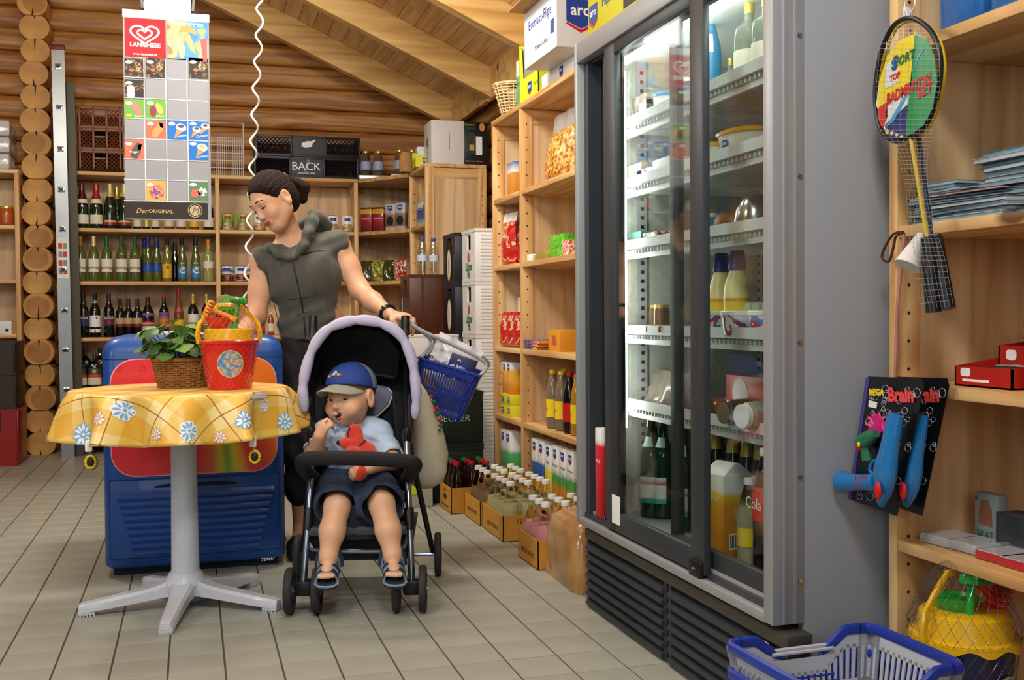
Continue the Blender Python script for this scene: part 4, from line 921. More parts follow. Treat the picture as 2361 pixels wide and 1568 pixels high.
# cartons on top of the back shelves
pz = 2.0505
def top_at(u, v, z=pz): p = PZ(u, v, z); return p
p = Vector((1.60, 7.52, pz))
t = carton((1.72, 7.43, pz), .235, .24, .30, mat('plain_white_box', '#d9d6d2', .5), 'plain white box with a slot on top of the plywood-ended shelf', 'box', None, 'storage_box', 0, bev=.003)
obj('slot', MB().box((.01, -.1215, .10), (.0125, -.1205, .22)), BLACK, t)
text('WEICH', .05, DARKINK, t, face_m(Vector((-.1185, 0, .07)), '-x') @ Matrix.Rotation(PI / 2, 4, 'Z')); text('K', .11, DARKINK, t, face_m(Vector((-.1185, 0, .16)), '-x'))
t = carton((1.925, 7.45, pz), .17, .26, .30, mat('black_gift_box', '#0d1512', .35), 'black gift box with a lit bottle picture beside the plain white box', 'box', None, 'gift_box', 0, bev=.003)
M = face_m(Vector((-.03, -.1308, .15)), '-y')
obj('bottle_picture', MB().prism([(-.018, -.06), (.018, -.06), (.018, .0), (.006, .03), (.006, .055), (-.006, .055), (-.006, .03), (-.018, .0)], 0, .0006, M), mat('bottle_print_brown', '#4a2c10', .4), t)
obj('bottle_label_print', MB().prism([(-.017, -.05), (.017, -.05), (.017, -.01), (-.017, -.01)], .0006, .001, M), GOLDINK, t)
obj('glow_print', MB().prism([(a * .04, b * .075) for a, b in disc(1, 18)], -.0004, .0001, M), mat('glow_print_green', '#24402c', .5), t)
obj('sticker', MB().prism([(.03, -.08), (.075, -.08), (.075, .05), (.03, .05)], 0, .0006, M), PAPER, t); obj('round_emblem', MB().prism([(.075 + .02 * a, .115 + .03 * b) for a, b in disc(1, 14)], 0, .0006, M), mat('emblem_orange', '#c88a4c', .4), t)
text('Gammel', .022, GOLDINK, t, M @ T_((-.015, .13, 0))); text('Dansk', .026, GREENINK, t, M @ T_((-.01, .105, 0)), shear=.3); text('Schmeckt raffiniert', .016, GOLDINK, t, M @ T_((.02, -.125, 0)), shear=.2)
# bottles in trays above the corner
for k in range(2):
 q = PY((886, 966)[k], 408, 8.22); a = (8.27, 8.14)[k]
 tx = (1.36, 1.60)[k]
 carton((tx, a + .08, pz), .21, .15, .03, mat('foil_tray', '#c8c8cc', .25, .6, bump=.4, bscale=30) if k == 0 else PAPER, ('foil-wrapped tray under the clear bottles on the corner shelf top', 'white tray under the clear bottles nearer the yellow carton')[k], 'tray', None, 'bottle_tray', -.12 - .2 * k, txt=[('Nr 2', '-y', 0, .015, .018, DARKINK)])
 for j in range(4):
  lx, ly = (-.055 + .095 * (j % 2)), (-.03 + .06 * (j // 2))
  b = bottle((tx + lx, a + .08 + ly - .02 * (j % 2), pz + .031), 'carafe', mat('clear_empty_bottle', '#d8ccc0', .05, spec=.8, trans=.95, ior=1.15), f'clear round-shouldered bottle on the {("foil", "white")[k]} tray, {("front", "back")[j // 2]} {("left", "right")[j % 2]}', None, lab=mat('pale_blue_label', '#9aa6c8', .5), lz=(.045, .115), cap=GOLD, name='clear_bottle', group=f'clear bottles on the {("foil", "white")[k]} tray', sc=.92)
YEL = mat('yellow_carton', '#d8d020', .45); t = thing('display_carton', 'yellow open display carton left of the plain white box', 'carton', (1.585, 7.62, pz), -.1)
mb = MB().box((-.045, -.10, 0), (-.04, .10, .07)).box((.1, -.10, 0), (.105, .10, .13)).box((-.045, -.10, 0), (.105, -.095, .09)).box((-.045, .095, 0), (.105, .10, .13)).box((-.045, -.1, 0), (.105, .1, .004))
obj('tray', mb, YEL, t); obj('packets', MB().box((-.03, -.08, .005), (.09, .08, .15), .01), mat('grey_packets', '#c8c8c0', .4, var=.2, vscale=30), t); aro(t, face_m(Vector((.03, -.1015, .05)), '-y'), .035)
t = thing('paper_bag', 'brown paper bag leaning by the yellow display carton', 'bag', (1.52, 7.80, pz)); obj('bag', MB().lathe([(.05, 0), (.055, .05), (.05, .11), (.04, .14), (.02, .15)], 12, sx=1, sy=.7), CARD, t)
# ---------------------------------------------------------------- beer crates
WCR = mat('white_crate_plastic', '#d6d4d0', .4, var=.03); BCR = mat('black_crate_plastic_beer', '#12141a', .35); GCR = mat('dark_green_crate', '#0f2018', .4)
hop = mat('hop_orange', '#b8502c', .5)
def beer_crate(loc, m, label, group, face='x', w=.40, d=.30, h=.294, kind='white', rz=0):
 """w along x, d along y; grip opening in the -x end"""
 t = thing('beer_crate', label, 'crate', loc, rz, group); e = .012; g = h * .62
 cs = cached(('crate_shell', w, d, h, kind), lambda: MB()
  .box((-w / 2, -d / 2, 0), (w / 2, -d / 2 + e, h), .003).box((-w / 2, d / 2 - e, 0), (w / 2, d / 2, h), .003).box((w / 2 - e, -d / 2 + e, 0), (w / 2, d / 2 - e, h))
  .box((-w / 2, -d / 2 + e, 0), (-w / 2 + e, d / 2 - e, g)).box((-w / 2, -d / 2 + e, g), (-w / 2 + e, -.045, h)).box((-w / 2, .045, g), (-w / 2 + e, d / 2 - e, h)).box((-w / 2, -.045, h - .028), (-w / 2 + e, .045, h)).box((-w / 2 + e, -d / 2 + e, .0), (w / 2 - e, d / 2 - e, .008)))
 obj('shell', cs, m, t)
 for nm, a, b in (('rim', h - .018, h), ('foot_rim', 0, .014)): obj(nm, cached((nm, w, d, h), lambda: MB().prism([(-w / 2 - .003, -d / 2 - .003), (w / 2 + .003, -d / 2 - .003), (w / 2 + .003, -d / 2 + .003), (-w / 2 + .003, -d / 2 + .003), (-w / 2 + .003, d / 2 + .003), (-w / 2 - .003, d / 2 + .003)], a, b)), m, t)
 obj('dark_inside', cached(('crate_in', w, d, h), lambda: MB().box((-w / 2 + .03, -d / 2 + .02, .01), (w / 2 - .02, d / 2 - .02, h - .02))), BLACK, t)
 if kind == 'white':
  rb = MB()
  for k in range(13): rb.box((-w / 2 + .03, -d / 2 - .0025, .03 + k * .0185), (w / 2 - .03, -d / 2, .038 + k * .0185))
  obj('ribs', cached(('crate_ribs', w, d, h), lambda: rb), m, t, kind='stuff')
  M = face_m(Vector((-w / 2 - .0008, .0, .0)), '-x')
  obj('hop_emblem', MB().prism([(0, .17), (-.018, .155), (-.026, .13), (-.02, .115), (.02, .115), (.026, .13), (.018, .155)], 0, .0008, M), hop, t)
  text('Lübzer', .066, GREENINK, t, M @ T_((0, .085, 0)), bold=.03, sx=.8); text('Pils', .06, GREENINK, t, M @ T_((0, .04, 0)), bold=.03, sx=.8)
 if kind == 'black':
  M = face_m(Vector((-w / 2 - .0008, .0, .0)), '-x')
  obj('arched_recess', MB().prism([(-.085, .03)] + [(.085 * cos(a), .16 + .10 * sin(a)) for a in np.linspace(PI, 0, 12)] + [(.085, .03)], 0, .0005, M), mat('crate_recess', '#05060a', .6), t)
  o = obj('oval_badge', MB().prism([(a * .05, .11 + b * .095) for a, b in disc(1, 20)], .0006, .0012, M), mat('badge_gold', '#b8a060', .4), t)
  obj('badge_field', MB().prism([(a * .04, .11 + b * .083) for a, b in disc(1, 20)], .0012, .0018, M), mat('badge_cream', '#d8d4c4', .4), o)
  obj('badge_mark', MB().prism([(-.006, .06), (.006, .06), (.012, .12), (.002, .17), (-.008, .13)], .0018, .0022, M), mat('badge_red', '#8a3020', .4), o)
 return t
WX, WY = 1.70, 5.885
for k in range(5):
 beer_crate((WX, WY, .2955 * k), WCR, f'white beer crate with green lettering, {("lowest", "second", "middle", "fourth", "topmost")[k]} of its stack', 'white beer crates')
for k in range(5):
 beer_crate((1.665, 6.22, .2955 * k), BCR, f'black beer crate with an oval badge, {("lowest", "second", "middle", "fourth", "topmost")[k]} of its stack behind the white crates', 'black beer crates', kind='black')
DBR = mat('brown_beer_crate', '#4e2412', .35); RDC = mat('red_crate_plastic', '#8c1410', .3); GRC = mat('green_crate_plastic', '#3c5c3c', .4)
bx, by = 1.475, 6.62
for k, (m, lb) in enumerate(((GCR, 'dark green beer crate at the bottom of the mixed stack'), (GCR, 'dark green beer crate under the red crate'), (RDC, 'red beer crate between the brown crate and the dark ones'), (DBR, 'brown beer crate carrying two bottles with blue caps'))):
 t = beer_crate((bx, by, .2955 * k + .05 * 0), m, lb, None, kind='plain', h=.294 if k < 3 else .36)
 if k == 3:
  for xx in (-.12, .0, .12): obj('rib', MB().box((xx - .006, -.154, .0), (xx + .006, -.15, .36)), m, t)
  obj('label', MB().box((-.204, .06, .09), (-.2025, .09, .22)), mat('pale_blue_label', '#9aa6c8', .5), t)
for k, (x, y, r) in enumerate(((bx - .10, by - .06, 0), (bx - .02, by - .02, .0))):
 bottle((x, y, .2955 * 3 + .3605), 'pet', G_WATER, f'clear water bottle with blue cap on the brown crate, {("left", "right")[k]} of two', lab=mat('pale_water_label', '#c8d0dc', .5), lz=(.085, .125), cap=mat('blue_cap', '#1c4a9c', .35), name='water_bottle', group='water bottles on the brown crate', sc=1.0)
t = carton((1.37, 7.15, .85), .22, .3, .10, GRC, 'green plastic tray beyond the stroller handle, before the side shelf', 'tray', None, 'plastic_tray', 0)
t['label'] = 'green plastic tray on a carton beyond the stroller handle'; carton((1.37, 7.15, 0), .30, .36, .8495, CARD, 'tall brown carton under the green plastic tray', 'box', None, 'carton_box')
# stack in front: dark green crates, white boxes
for k in range(2):
 t = beer_crate((1.345, 5.66, .2955 * k), GCR, f'dark green crate lettered in white, {("lower", "upper")[k]} of two behind the cola tray', 'dark green crates', kind='plain', w=.28, d=.24, h=.294)
 text('BECKER', .05, mat('pale_ink', '#a8b0a8', .5), t, face_m(Vector((-.02, -.1235, .15)), '-y'))
FOAM = mat('white_foam_box', '#c6c6c0', .6)
carton((1.155, 5.66, .5915), .40, .24, .30, FOAM, 'white foam box on top of the dark green crates', 'box', None, 'foam_box', 0, lid=FOAM, bev=.006)
t = carton((.955, 5.63, 0), .46, .38, .588, FOAM, 'tall white box with a yellow sign on the floor behind the stroller', 'box', None, 'appliance_box', 0, bev=.006)
obj('yellow_sign', MB().box((.0, -.1925, .07), (.17, -.1905, .22)), mat('yellow_sign_card', '#d8e020', .5), t); text('Neu', .09, GREENINK, t, face_m(Vector((.09, -.1932, .14)), '-y'), shear=.2)
# ---------------------------------------------------------------- drinks trays on the floor along the shelf
def dtray(x0, y0, w, l, h, label, words=()):
 t = thing('drinks_tray', label, 'tray', (x0, y0, 0)); e = .004
 obj('tray', MB().box((0, 0, 0), (w, e, h)).box((0, l - e, 0), (w, l, h)).box((0, 0, 0), (e, l, h)).box((w - e, 0, 0), (w, l, h)).box((0, 0, 0), (w, l, .003)), CARDY, t)
 for s, ax, a, z, ss in words: text(s, ss, mat('brown_print', '#5a3a14', .6), t, face_m(Vector((-.0008, a, z) if ax == '-x' else (a, -.0008, z)), ax), bold=.01)
 return t
MILK = {'pink': mat('pink_milk', '#e89aa4', .3, coat=.5), 'yellow': mat('vanilla_milk', '#d4cc94', .3, coat=.5), 'brown': mat('cocoa_milk', '#94705a', .3, coat=.5)}
SHELLM = mat('clear_bottle_plastic', '#f4f4f0', .05, trans=1, ior=1.12)
def fill(x0, y0, nx, ny, col, nm, z=.004, sx=.083, sy=.083, h=.26, redband=False):
 for j in range(ny):
  for i in range(nx):
   x, y = x0 + .045 + i * sx, y0 + .045 + j * sy
   side = 'left' if i == 0 else ('right' if i == nx - 1 else 'middle')
   b = bottle((x, y, z), 'milk', SHELLM, f'{nm} in the {ORD[j]} row from the front, {side} column of its tray', cap=WHITE, liquid=MILK[col], llev=.62, name='milk_drink_bottle', group=f'{nm}s', H=1.3, sc=1.0)
   if redband and j == 0: obj('label', cached('band', lambda: MB().lathe([(.0402, .03), (.0402, .06)], 14, caps=False)), REDINK, b)
dtray(1.275, 3.95, .265, .26, .115, 'ochre drinks tray with pink milk bottles, nearest the fridge', [('MILCH DRINKS', '-x', .13, .045, .026), ('M', '-y', .25, .05, .05)])
fill(1.28, 3.953, 3, 3, 'pink', 'pink milk drink bottle', redband=True)
dtray(1.29, 4.49, .265, .345, .115, 'ochre drinks tray with pale yellow milk bottles, second from the fridge', [('12 FL. x 0,5', '-y', .13, .085, .03), ('MILCH', '-y', .13, .03, .032), ('MILCH DRINKS', '-x', .17, .045, .026)])
fill(1.295, 4.495, 3, 4, 'yellow', 'vanilla milk drink bottle')
dtray(1.285, 4.86, .265, .30, .115, 'ochre drinks tray with cocoa milk bottles, third from the fridge', [('MILCH DRINKS', '-x', .15, .05, .026)])
fill(1.29, 4.865, 3, 3, 'brown', 'cocoa milk drink bottle')
t = dtray(1.225, 5.2, .24, .26, .13, 'ochre tray with a grip hole holding cola bottles, behind the milk trays', [('MILCH DRINKS', '-x', .13, .025, .022), ('200 FL', '-x', .13, .105, .022)])
obj('grip_hole', MB().prism([(a * .032, b * .014) for a, b in disc(1, 14)], 0, .0006, face_m(Vector((-.0008, .13, .072)), '-x')), BLACK, t)
COLA = mat('cola', '#1a0806', .1, coat=.6); GCAP = mat('green_cap', '#1f6a38', .35); RCAP = mat('red_cap', '#b8161c', .35); YCAP = mat('yellow_cap', '#e8cc18', .35); OCAP = mat('orange_cap', '#e06a1c', .35)
for j in range(3):
 for i in range(3):
  bottle((1.265 + i * .078, 5.245 + j * .078, .004), 'pet', COLA, f'cola bottle with {("red", "red", "green")[j]} cap in the {ORD[j]} row, {("left", "middle", "right")[i]} of the tray behind', cap=GCAP if j == 2 else RCAP, name='cola_bottle', group='cola bottles in the floor tray', H=1.12, sc=.98)
t = thing('shrink_wrap_pack', 'film-wrapped bottle pack slumped between the pink drinks tray and the fridge', 'pack', (1.43, 3.74, 0))
mb = MB().loft([[(a * q, b * q, z) for a, b in rrect(.28, .36, .05, 4)] for z, q in ((0, .97), (.02, 1), (.10, 1.0), (.18, .97), (.24, .86), (.27, .6))])
rn = random.Random(3); mb.v = [(x + .008 * sin(17 * y + 9 * z), y + .006 * sin(23 * x + 11 * z), z + (.01 * sin(21 * x) if z > .2 else 0)) for x, y, z in mb.v]
obj('film', mb, mat('brown_tinted_film', '#a87c48', .25, var=.3, vscale=9, bump=.6, bscale=12, coat=.5), t, 70); obj('tray', MB().box((-.135, -.175, 0), (.135, .175, .05)), CARD, t)
# ---------------------------------------------------------------- right-hand shelf goods
def ramp_carton(name, body, a, b): return ramp_mat(name, [(0, b), (.30, a), (.50, a), (.62, body), (1, body)], 2, 0, .24, wobble=.06)
GRJ = ramp_mat('green_juice', [(0, '#d8d818'), (.26, '#d8d818'), (.3, '#3c9c4c'), (.62, '#58b468'), (.72, '#e8e8e4'), (1, '#e8e8e4')], 2, 0, .24); ORJ = ramp_carton('orange_juice', '#ecece8', '#f0b030', '#e06a1c'); BLJ = ramp_mat('blue_juice', [(0, '#e08828'), (.35, '#e08828'), (.4, '#2858a8'), (.68, '#3468b4'), (.74, '#e8e8e6'), (1, '#e8e8e6')], 2, 0, .24)
YLJ = ramp_mat('yellow_juice', [(0, '#e8d830'), (.6, '#f0e038'), (.75, '#eaeae6'), (1, '#eaeae6')], 2, 0, .24)
LR = ramp_mat('orange_juice_green', [(0, '#58b040'), (.3, '#e08828'), (.42, '#58a844'), (.6, '#4ca058'), (.72, '#eaeae6'), (1, '#eaeae6')], 2, 0, .24, wobble=.1)
F1, F2 = 'in the far narrow bay of the right shelf', 'in the wide bay of the right shelf'
# top of the right shelf
TZ = 2.0605
t = thing('wicker_basket', 'small pale wicker basket on the far end of the right shelf top', 'basket', (1.68, 5.56, TZ)); wk = mat('pale_wicker', '#d8bf8c', .6, var=.15, vscale=40)
def weave(t, r0, r1, h, m, ns=26, nr=14, sx=1, sy=1, thick=.004, p=2):
 def rad(a):
  c, d = cos(a), sin(a); return 1 if p == 2 else 1 / (abs(c) ** p + abs(d) ** p) ** (1 / p)
 st = MB()
 for k in range(ns):
  a = 2 * PI * k / ns; st.tube([(sx * rad(a) * r0 * cos(a), sy * rad(a) * r0 * sin(a), 0), (sx * rad(a) * r1 * cos(a), sy * rad(a) * r1 * sin(a), h)], thick * .7, 5)
 obj('stakes', st, m, t, kind='stuff'); wv = MB(); npt = ns * 2
 for j in range(nr):
  z = h * (j + .5) / nr; r = r0 + (r1 - r0) * z / h
  wv.tube([(sx * rad(a) * (r + thick * .9 * (1 if (k + j) % 2 else -1)) * cos(a), sy * rad(a) * (r + thick * .9 * (1 if (k + j) % 2 else -1)) * sin(a), z) for k in range(ns) for a in [2 * PI * k / ns]], min(thick, h / nr * .52), 5, closed=True)
 obj('weave', wv, m, t, kind='stuff')
 obj('rim', MB().tube([(sx * rad(a) * r1 * cos(a), sy * rad(a) * r1 * sin(a), h) for k in range(40) for a in [2 * PI * k / 40]], thick * 1.7, 6, closed=True), m, t)
 obj('base', MB().lathe([(r0, 0), (r0, .006)], 24, p=p, sx=sx, sy=sy), m, t)
weave(t, .06, .105, .17, wk, 20, 11, 1.1, 1)
def rtop(u, v): return PZ(u, v, TZ)
def rbox(y0, y1, x0, x1, h, m, label, name='cardboard_carton', **k):
 return carton(((x0 + x1) / 2, (y0 + y1) / 2, TZ), (y1 - y0), (x1 - x0), h, m, label, 'box', None, name, R, **k)
rbox(5.255, 5.365, 1.63, 1.76, .25, ramp_mat('white_green_pack', [(0, '#e4e4e0'), (.06, '#4ab088'), (.7, '#4ab088'), (.72, '#e4e4e0'), (1, '#e8e8e4')], 2, 0, .235), 'white and green carton on the right shelf top beside the wicker basket', txt=[('Nudeln', '-y', 0, .13, .03, GREENINK)])
t = thing('display_carton', 'yellow open-fronted display carton on the right shelf top', 'carton', (1.61, 5.09, TZ), R)
w, d, h = .31, .26, .30
mb = MB().box((-w / 2, d - .004, 0), (w / 2, d, h)).box((-w / 2, 0, 0), (-w / 2 + .004, d, h)).box((w / 2 - .004, 0, 0), (w / 2, d, h)).box((-w / 2, 0, 0), (w / 2, d, .004)).prism([(-w / 2, 0), (w / 2, 0), (w / 2, h * .8), (w / 2 - .04, h * .8), (w / 2 - .06, .12), (-w / 2 + .06, .12), (-w / 2 + .04, h * .9), (-w / 2, h)], 0, .004, face_m(Vector((0, .004, 0)), '-y'))
obj('tray', mb, mat('lime_yellow_carton', '#dce030', .45), t); obj('grey_lining', MB().box((-w / 2 + .006, .012, .005), (w / 2 - .006, d - .006, h * .93)), mat('grey_lining', '#8a8a84', .6), t); aro(t, face_m(Vector((.02, -.0008, .06)), '-y'), .05); text('A 10g', .03, GREENINK, t, face_m(Vector((.13, -.001, .06)), '-y'))
rbox(4.34, 4.91, 1.62, 1.90, .077, PAPER, 'low white carton under the big peanut puffs box', logo=[('-y', .045, .04)])
WB = mat('white_carton_board', '#d4d4d4', .5)
big = carton((1.66, 4.57, TZ + .0775), .46, .32, .262, WB, 'big white peanut puffs carton overhanging the right shelf top', 'box', None, 'cardboard_carton', R, logo=None, bev=.003, txt=[('Erdnuss-Flips', '-y', 0, .18, .062, BLUEINK), ('20 Beutel à 200 g', '-y', .02, .06, .026, DARKINK)])
aro(big, face_m(Vector((.2306, -.05, .15)), '+x'), .11)
bc = MB()
for k in range(9): bc.box((.15 + k * .006, -.161, .07), (.152 + k * .006 + .002 * (k % 2), -.1604, .13))
obj('barcode', bc, BLUEINK, big, kind='stuff'); obj('flap', MB().box((-.23, -.24, .260), (.23, -.16, .264)), CARD, big, label='open brown flap of the carton')
# yellow crisps carton on the fridge roof
yc = carton((1.437, 3.14, 1.923), .52, .30, .30, YEL, 'yellow paprika crisps carton on the fridge roof', 'box', None, 'cardboard_carton', R, txt=[('Paprika-Chips 10x', '-y', .03, .085, .044, BLUEINK)], logo=None, bev=.003)
aro(yc, face_m(Vector((-.21, -.1508, .07)), '-y'), .06); obj('grip_hole', MB().box((.05, -.1515, .015), (.17, -.1504, .05)), BLACK, yc)
# level 1 (top shelf)
carton(rs(1185, 430, S1, 1.72), .12, .09, .20, ramp_mat('amber_box', [(0, '#c07818'), (.7, '#d89030'), (.74, '#e8e8e4'), (1, '#2c5aa0')], 2, 0, .2), f'amber packet with white and blue lid {F1}', 'packet', None, 'food_packet', R)
FL = spots_mat('peanut_puffs', ['#8a5418', '#c0842c', '#dca04c', '#e8bc70'], 55)
bag(rs(1300, 400, S1, 1.70, .18), .34, .25, .14, FL, 'clear bag of peanut puffs on the top right shelf', 'bag', None, 'snack_bag', R, seal=mat('clear_film', '#d8d8d4', .15, trans=.6, ior=1.1), seed=4, lh=.35)
# level 2
RB = spots_mat('red_snack_print', ['#a01814', '#c0241a', '#b41c18', '#d8b48c', '#c42a1c'], 22, .25, .5); WSE = mat('white_seal', '#d8d6d4', .3, coat=.4)
for k, u in enumerate((1158, 1180)): bag(rs(u, 605, S2, 1.64, .09) + Vector((.02 + .05 * k, 0, 0)), .17, .24, .07, RB, f'red glossy snack bag with white top on the right shelf, {("far", "near")[k]} of two', 'bag', 'red snack bags with white tops', 'snack_bag', R + .12, seal=WSE, seed=k, lh=.22)
carton(rs(1224, 598, S2, 1.64), .07, .05, .035, PAPER, 'tiny white packet on the wide bay of the right shelf', 'packet', None, 'food_packet', R)
for k in range(3): carton(rs(1248 + 9 * k, 597, S2, 1.66), .075, .06, .03 + .006 * k, GOLD, f'small gold sweets packet on the middle right shelf, {ORD[k]} of three', 'packet', 'gold sweets packets', 'food_packet', R + .2)
carton(rs(1306, 590, S2, 1.70, .12), .22, .10, .11, spots_mat('green_print', ['#58b428', '#6cc832', '#4ca024', '#7cd040'], 20), 'bright green carton with hexagon print on the middle right shelf', 'carton', None, 'sweets_carton', R)
carton(rs(1312, 592, S2, 1.64), .09, .04, .07, spots_mat('orange_print', ['#e06828', '#e8e4dc', '#d85820', '#f0e8dc'], 40), 'small orange and white packet before the bright green carton', 'packet', None, 'food_packet', R)
# level 3
for k, u in enumerate((1158, 1173, 1189)):
 bag((1.64 + .012 * k, 5.625 - .085 * k, S3), .11, .17, .05, RB, f'red peanut snack bag on the lower far bay, {ORD[k]} of three', 'bag', 'red peanut snack bags', 'snack_bag', R + .15, seed=10 + k)
carton(rs(1176, 793, S3, 1.74, .13), .24, .03, .27, PAPER, 'white headed display card above the red peanut snack bags', 'card', None, 'display_card', R, logo=[('-y', .22, .04)])
PUR = spots_mat('purple_bars', ['#5c3c8c', '#7048a0', '#3c6c4c', '#8c68b0'], 30, .25, .4); ORB = spots_mat('orange_bars', ['#c8641c', '#e8c87c', '#a83c14', '#d88c34'], 30, .25, .4)
for k in range(4): carton(rs(1222, 800, S3 + .0125 * k, 1.66), .10, .12, .012, PUR, f'purple chocolate bar, {ORD[k]} from the bottom of its pile', 'bar', 'purple chocolate bars', 'chocolate_bar', R + .03 * k, bev=.004)
for k in range(3): carton(rs(1252 + 3 * k, 800, S3 + .0145 * k, 1.67), .10, .12, .014, ORB, f'orange chocolate bar, {ORD[k]} from the bottom of its pile', 'bar', 'orange chocolate bars', 'chocolate_bar', R + .1, bev=.004)
t = carton(rs(1305, 805, S3, 1.70), .17, .12, .10, mat('amber_display', '#d89420', .5), 'amber display carton with a red sweet picture on the lower right shelf', 'carton', None, 'sweets_carton', R)
obj('sweet_print', MB().prism([(-.03, -.02), (.02, -.025), (.035, 0), (.01, .03), (-.02, .02)], 0, .0006, face_m(Vector((0, -.0606, .05)), '-y')), mat('pink_print', '#c84c48', .5), t)
# level 4
for k, u in enumerate((1167, 1182)): carton((1.665, 5.62 - .085 * k, S4 + .118), .075, .075, .17, ORJ, f'orange juice carton on the yellow packets in the far bay, {("far", "near")[k]} of two', 'carton', 'orange juice cartons in the far bay', 'drink_carton', R, logo=[('-y', .145, .03)])
for k, (u, dz) in enumerate(((1168, 0), (1186, 0), (1170, .059), (1187, .059))): carton((1.66, (5.62, 5.51, 5.62, 5.51)[k], S4 + dz), .10, .08, .0585, YEL, f'yellow packet under the orange juice cartons, {("lower far", "lower near", "upper far", "upper near")[k]}', 'packet', 'yellow packets under the juice', 'food_packet', R, logo=[('-y', .03, .025)])
for k, (y, cm, lab_, gm) in enumerate(((4.67, YCAP, YELLOWINK, mat('iced_tea', '#7a6a54', .08, coat=.5)), (4.575, YCAP, YELLOWINK, mat('iced_tea', '#7a6a54', .08, coat=.5)), (4.475, RCAP, REDINK, COLA), (4.38, OCAP, YELLOWINK, mat('orange_soda', '#a8781c', .1, coat=.5)), (4.53, YCAP, YELLOWINK, mat('iced_tea', '#7a6a54', .08, coat=.5)))):
 bottle((1.655 if k < 4 else 1.74, PX((1275, 1295, 1314, 1332, 1302)[k], 930, 1.655 if k < 4 else 1.74).y, S4), 'pet', gm, f'soda bottle with {("yellow cap, farthest", "yellow cap, second", "red cap, third", "orange cap, nearest the fridge", "yellow cap, behind the red capped one")[k]} on the right shelf', cap=cm, lab=lab_, lz=(.045, .115), name='soda_bottle', group='soda bottles on the right shelf', H=1.22, rz=R, sc=1.0, txt='aro', tm=BLUEINK, ts=.022)
for k, y in enumerate((4.84, 4.755, 4.64)): carton((1.77, y, S4), .075, .075, .245, ORJ, f'tall orange juice carton behind the soda bottles, {ORD[k]} from the far post', 'carton', 'orange juice cartons behind the soda', 'drink_carton', R, logo=[('-y', .21, .03)], cap=OCAP)
# level 5
for k, u in enumerate((1148, 1168)): carton((1.655, 5.625 - .10 * k, S5), .09, .075, .27, GRJ, f'green and yellow juice carton at the bottom of the far bay, {("far", "near")[k]} of two', 'carton', 'green juice cartons in the far bay', 'drink_carton', R, logo=[('-y', .235, .035)], cap=OCAP, txt=[('Orange', '-y', 0, .18, .022, WHITEINK)])
bottle((1.67, 5.245, S5), 'pet', mat('orange_soda', '#a8781c', .1, coat=.5), 'orange soda bottle beside the green juice cartons in the far bay', cap=OCAP, name='soda_bottle', H=1.15)
kk = [('blue', BLJ), ('blue', BLJ), ('yellow', YLJ), ('green', LR), ('green', LR), ('green', LR)]
for k, (nm, m) in enumerate(kk):
 for j in range(2):
  carton((1.655 + .085 * j, 5.06 - .106 * k, S5), .092, .075, .28 if k != 2 else .27, m, f'{nm} juice carton on the bottom right shelf, {ORD[k]} from the far post, {("front", "second")[j]} row', 'carton', 'juice cartons on the bottom right shelf', 'drink_carton', R, logo=[('-y', .245, .035)] if j == 0 else None, cap=OCAP if j == 0 else None, txt=[('Orangen' if k > 2 else 'Apfel', '-y', 0, .19, .022, WHITEINK if k < 2 else GREENINK)] if j == 0 else None)
# crates at the left picture edge, before the left shelf
q = PZ(44, 1074, 0); lx = q.x - .15
beer_crate((lx, q.y + .20, 0), RDC, 'red drinks crate on the floor at the left picture edge', None, kind='plain', w=.40, d=.30, h=.385, rz=PI / 2)
for k in range(2): beer_crate((lx - .015, q.y + .21, .386 + .226 * k), mat('dark_brown_crate', '#2c1a12', .5), f'dark brown crate on the red crate at the left edge, {("lower", "upper")[k]} of two', None, kind='plain', w=.40, d=.30, h=.224, rz=PI / 2)
# ================================================================ FRIDGE CONTENTS (fronts face -X)
def fp(u, v, z, X=1.47, hw=.045):
 p = PX(u, v, X); p.z = z + .001; p.y = min(max(p.y, 2.215 + hw), 3.40 - hw); return p
FL0 = .326
GW = gbottle('green_water_glass', '#0c3420'); WL = ramp_mat('water_label', [(0, '#3aa890'), (.25, '#3aa890'), (.3, '#d8dcd8'), (.75, '#e0e4e0'), (.8, '#c04038'), (1, '#e0e0dc')], 2, .04, .13)
bottle(fp(1482, 1210, FL0, 1.50), 'hock', G_BROWN, 'dark slim bottle at the far end of the fridge floor', GOLD, .31, lab=None, name='glass_bottle', rz=R, sc=.9, H=1.02)
for k, u in enumerate((1502, 1530, 1578)):
 bottle(fp(u, 1225, FL0, 1.45 + .03 * (k == 1)), 'wine', GW, f'green mineral water bottle with red cap on the fridge floor, {ORD[k]} from the far end', RED, .29, WL, (.045, .125), name='water_bottle', group='green water bottles in the fridge', rz=R, sc=1.0, H=1.08, neck=(.215, .245, mat('pale_neck_label', '#b8ccc4', .5)))
k = 0
for j in range(2):
 for u in (1650, 1690, 1722, 1752):
  bottle(fp(u + 8 * j, 1190, FL0, 1.56 + .09 * j), 'beer', G_BROWN, f'gold capped beer bottle behind the juice carton, {("front", "back")[j]} row, {ORD[k % 4]} from the far end', GOLD, .195, lab=None, name='beer_bottle', group='beer bottles in the fridge', rz=R, H=1.22 + .06 * j, sc=1.05, neck=None); k += 1
OJ = ramp_mat('big_orange_juice', [(0, '#d88a1c'), (.6, '#e09820'), (.74, '#f0c440'), (.8, '#e8e8e4'), (1, '#ecece8')], 2, 0, .23, wobble=.03)
c = carton(fp(1678, 1290, FL0, 1.43), .11, .10, .225, OJ, 'orange juice carton with folded white top at the front of the fridge floor', 'carton', None, 'drink_carton', R + .12, txt=[('Orange', '-y', 0, .16, .02, WHITEINK)])
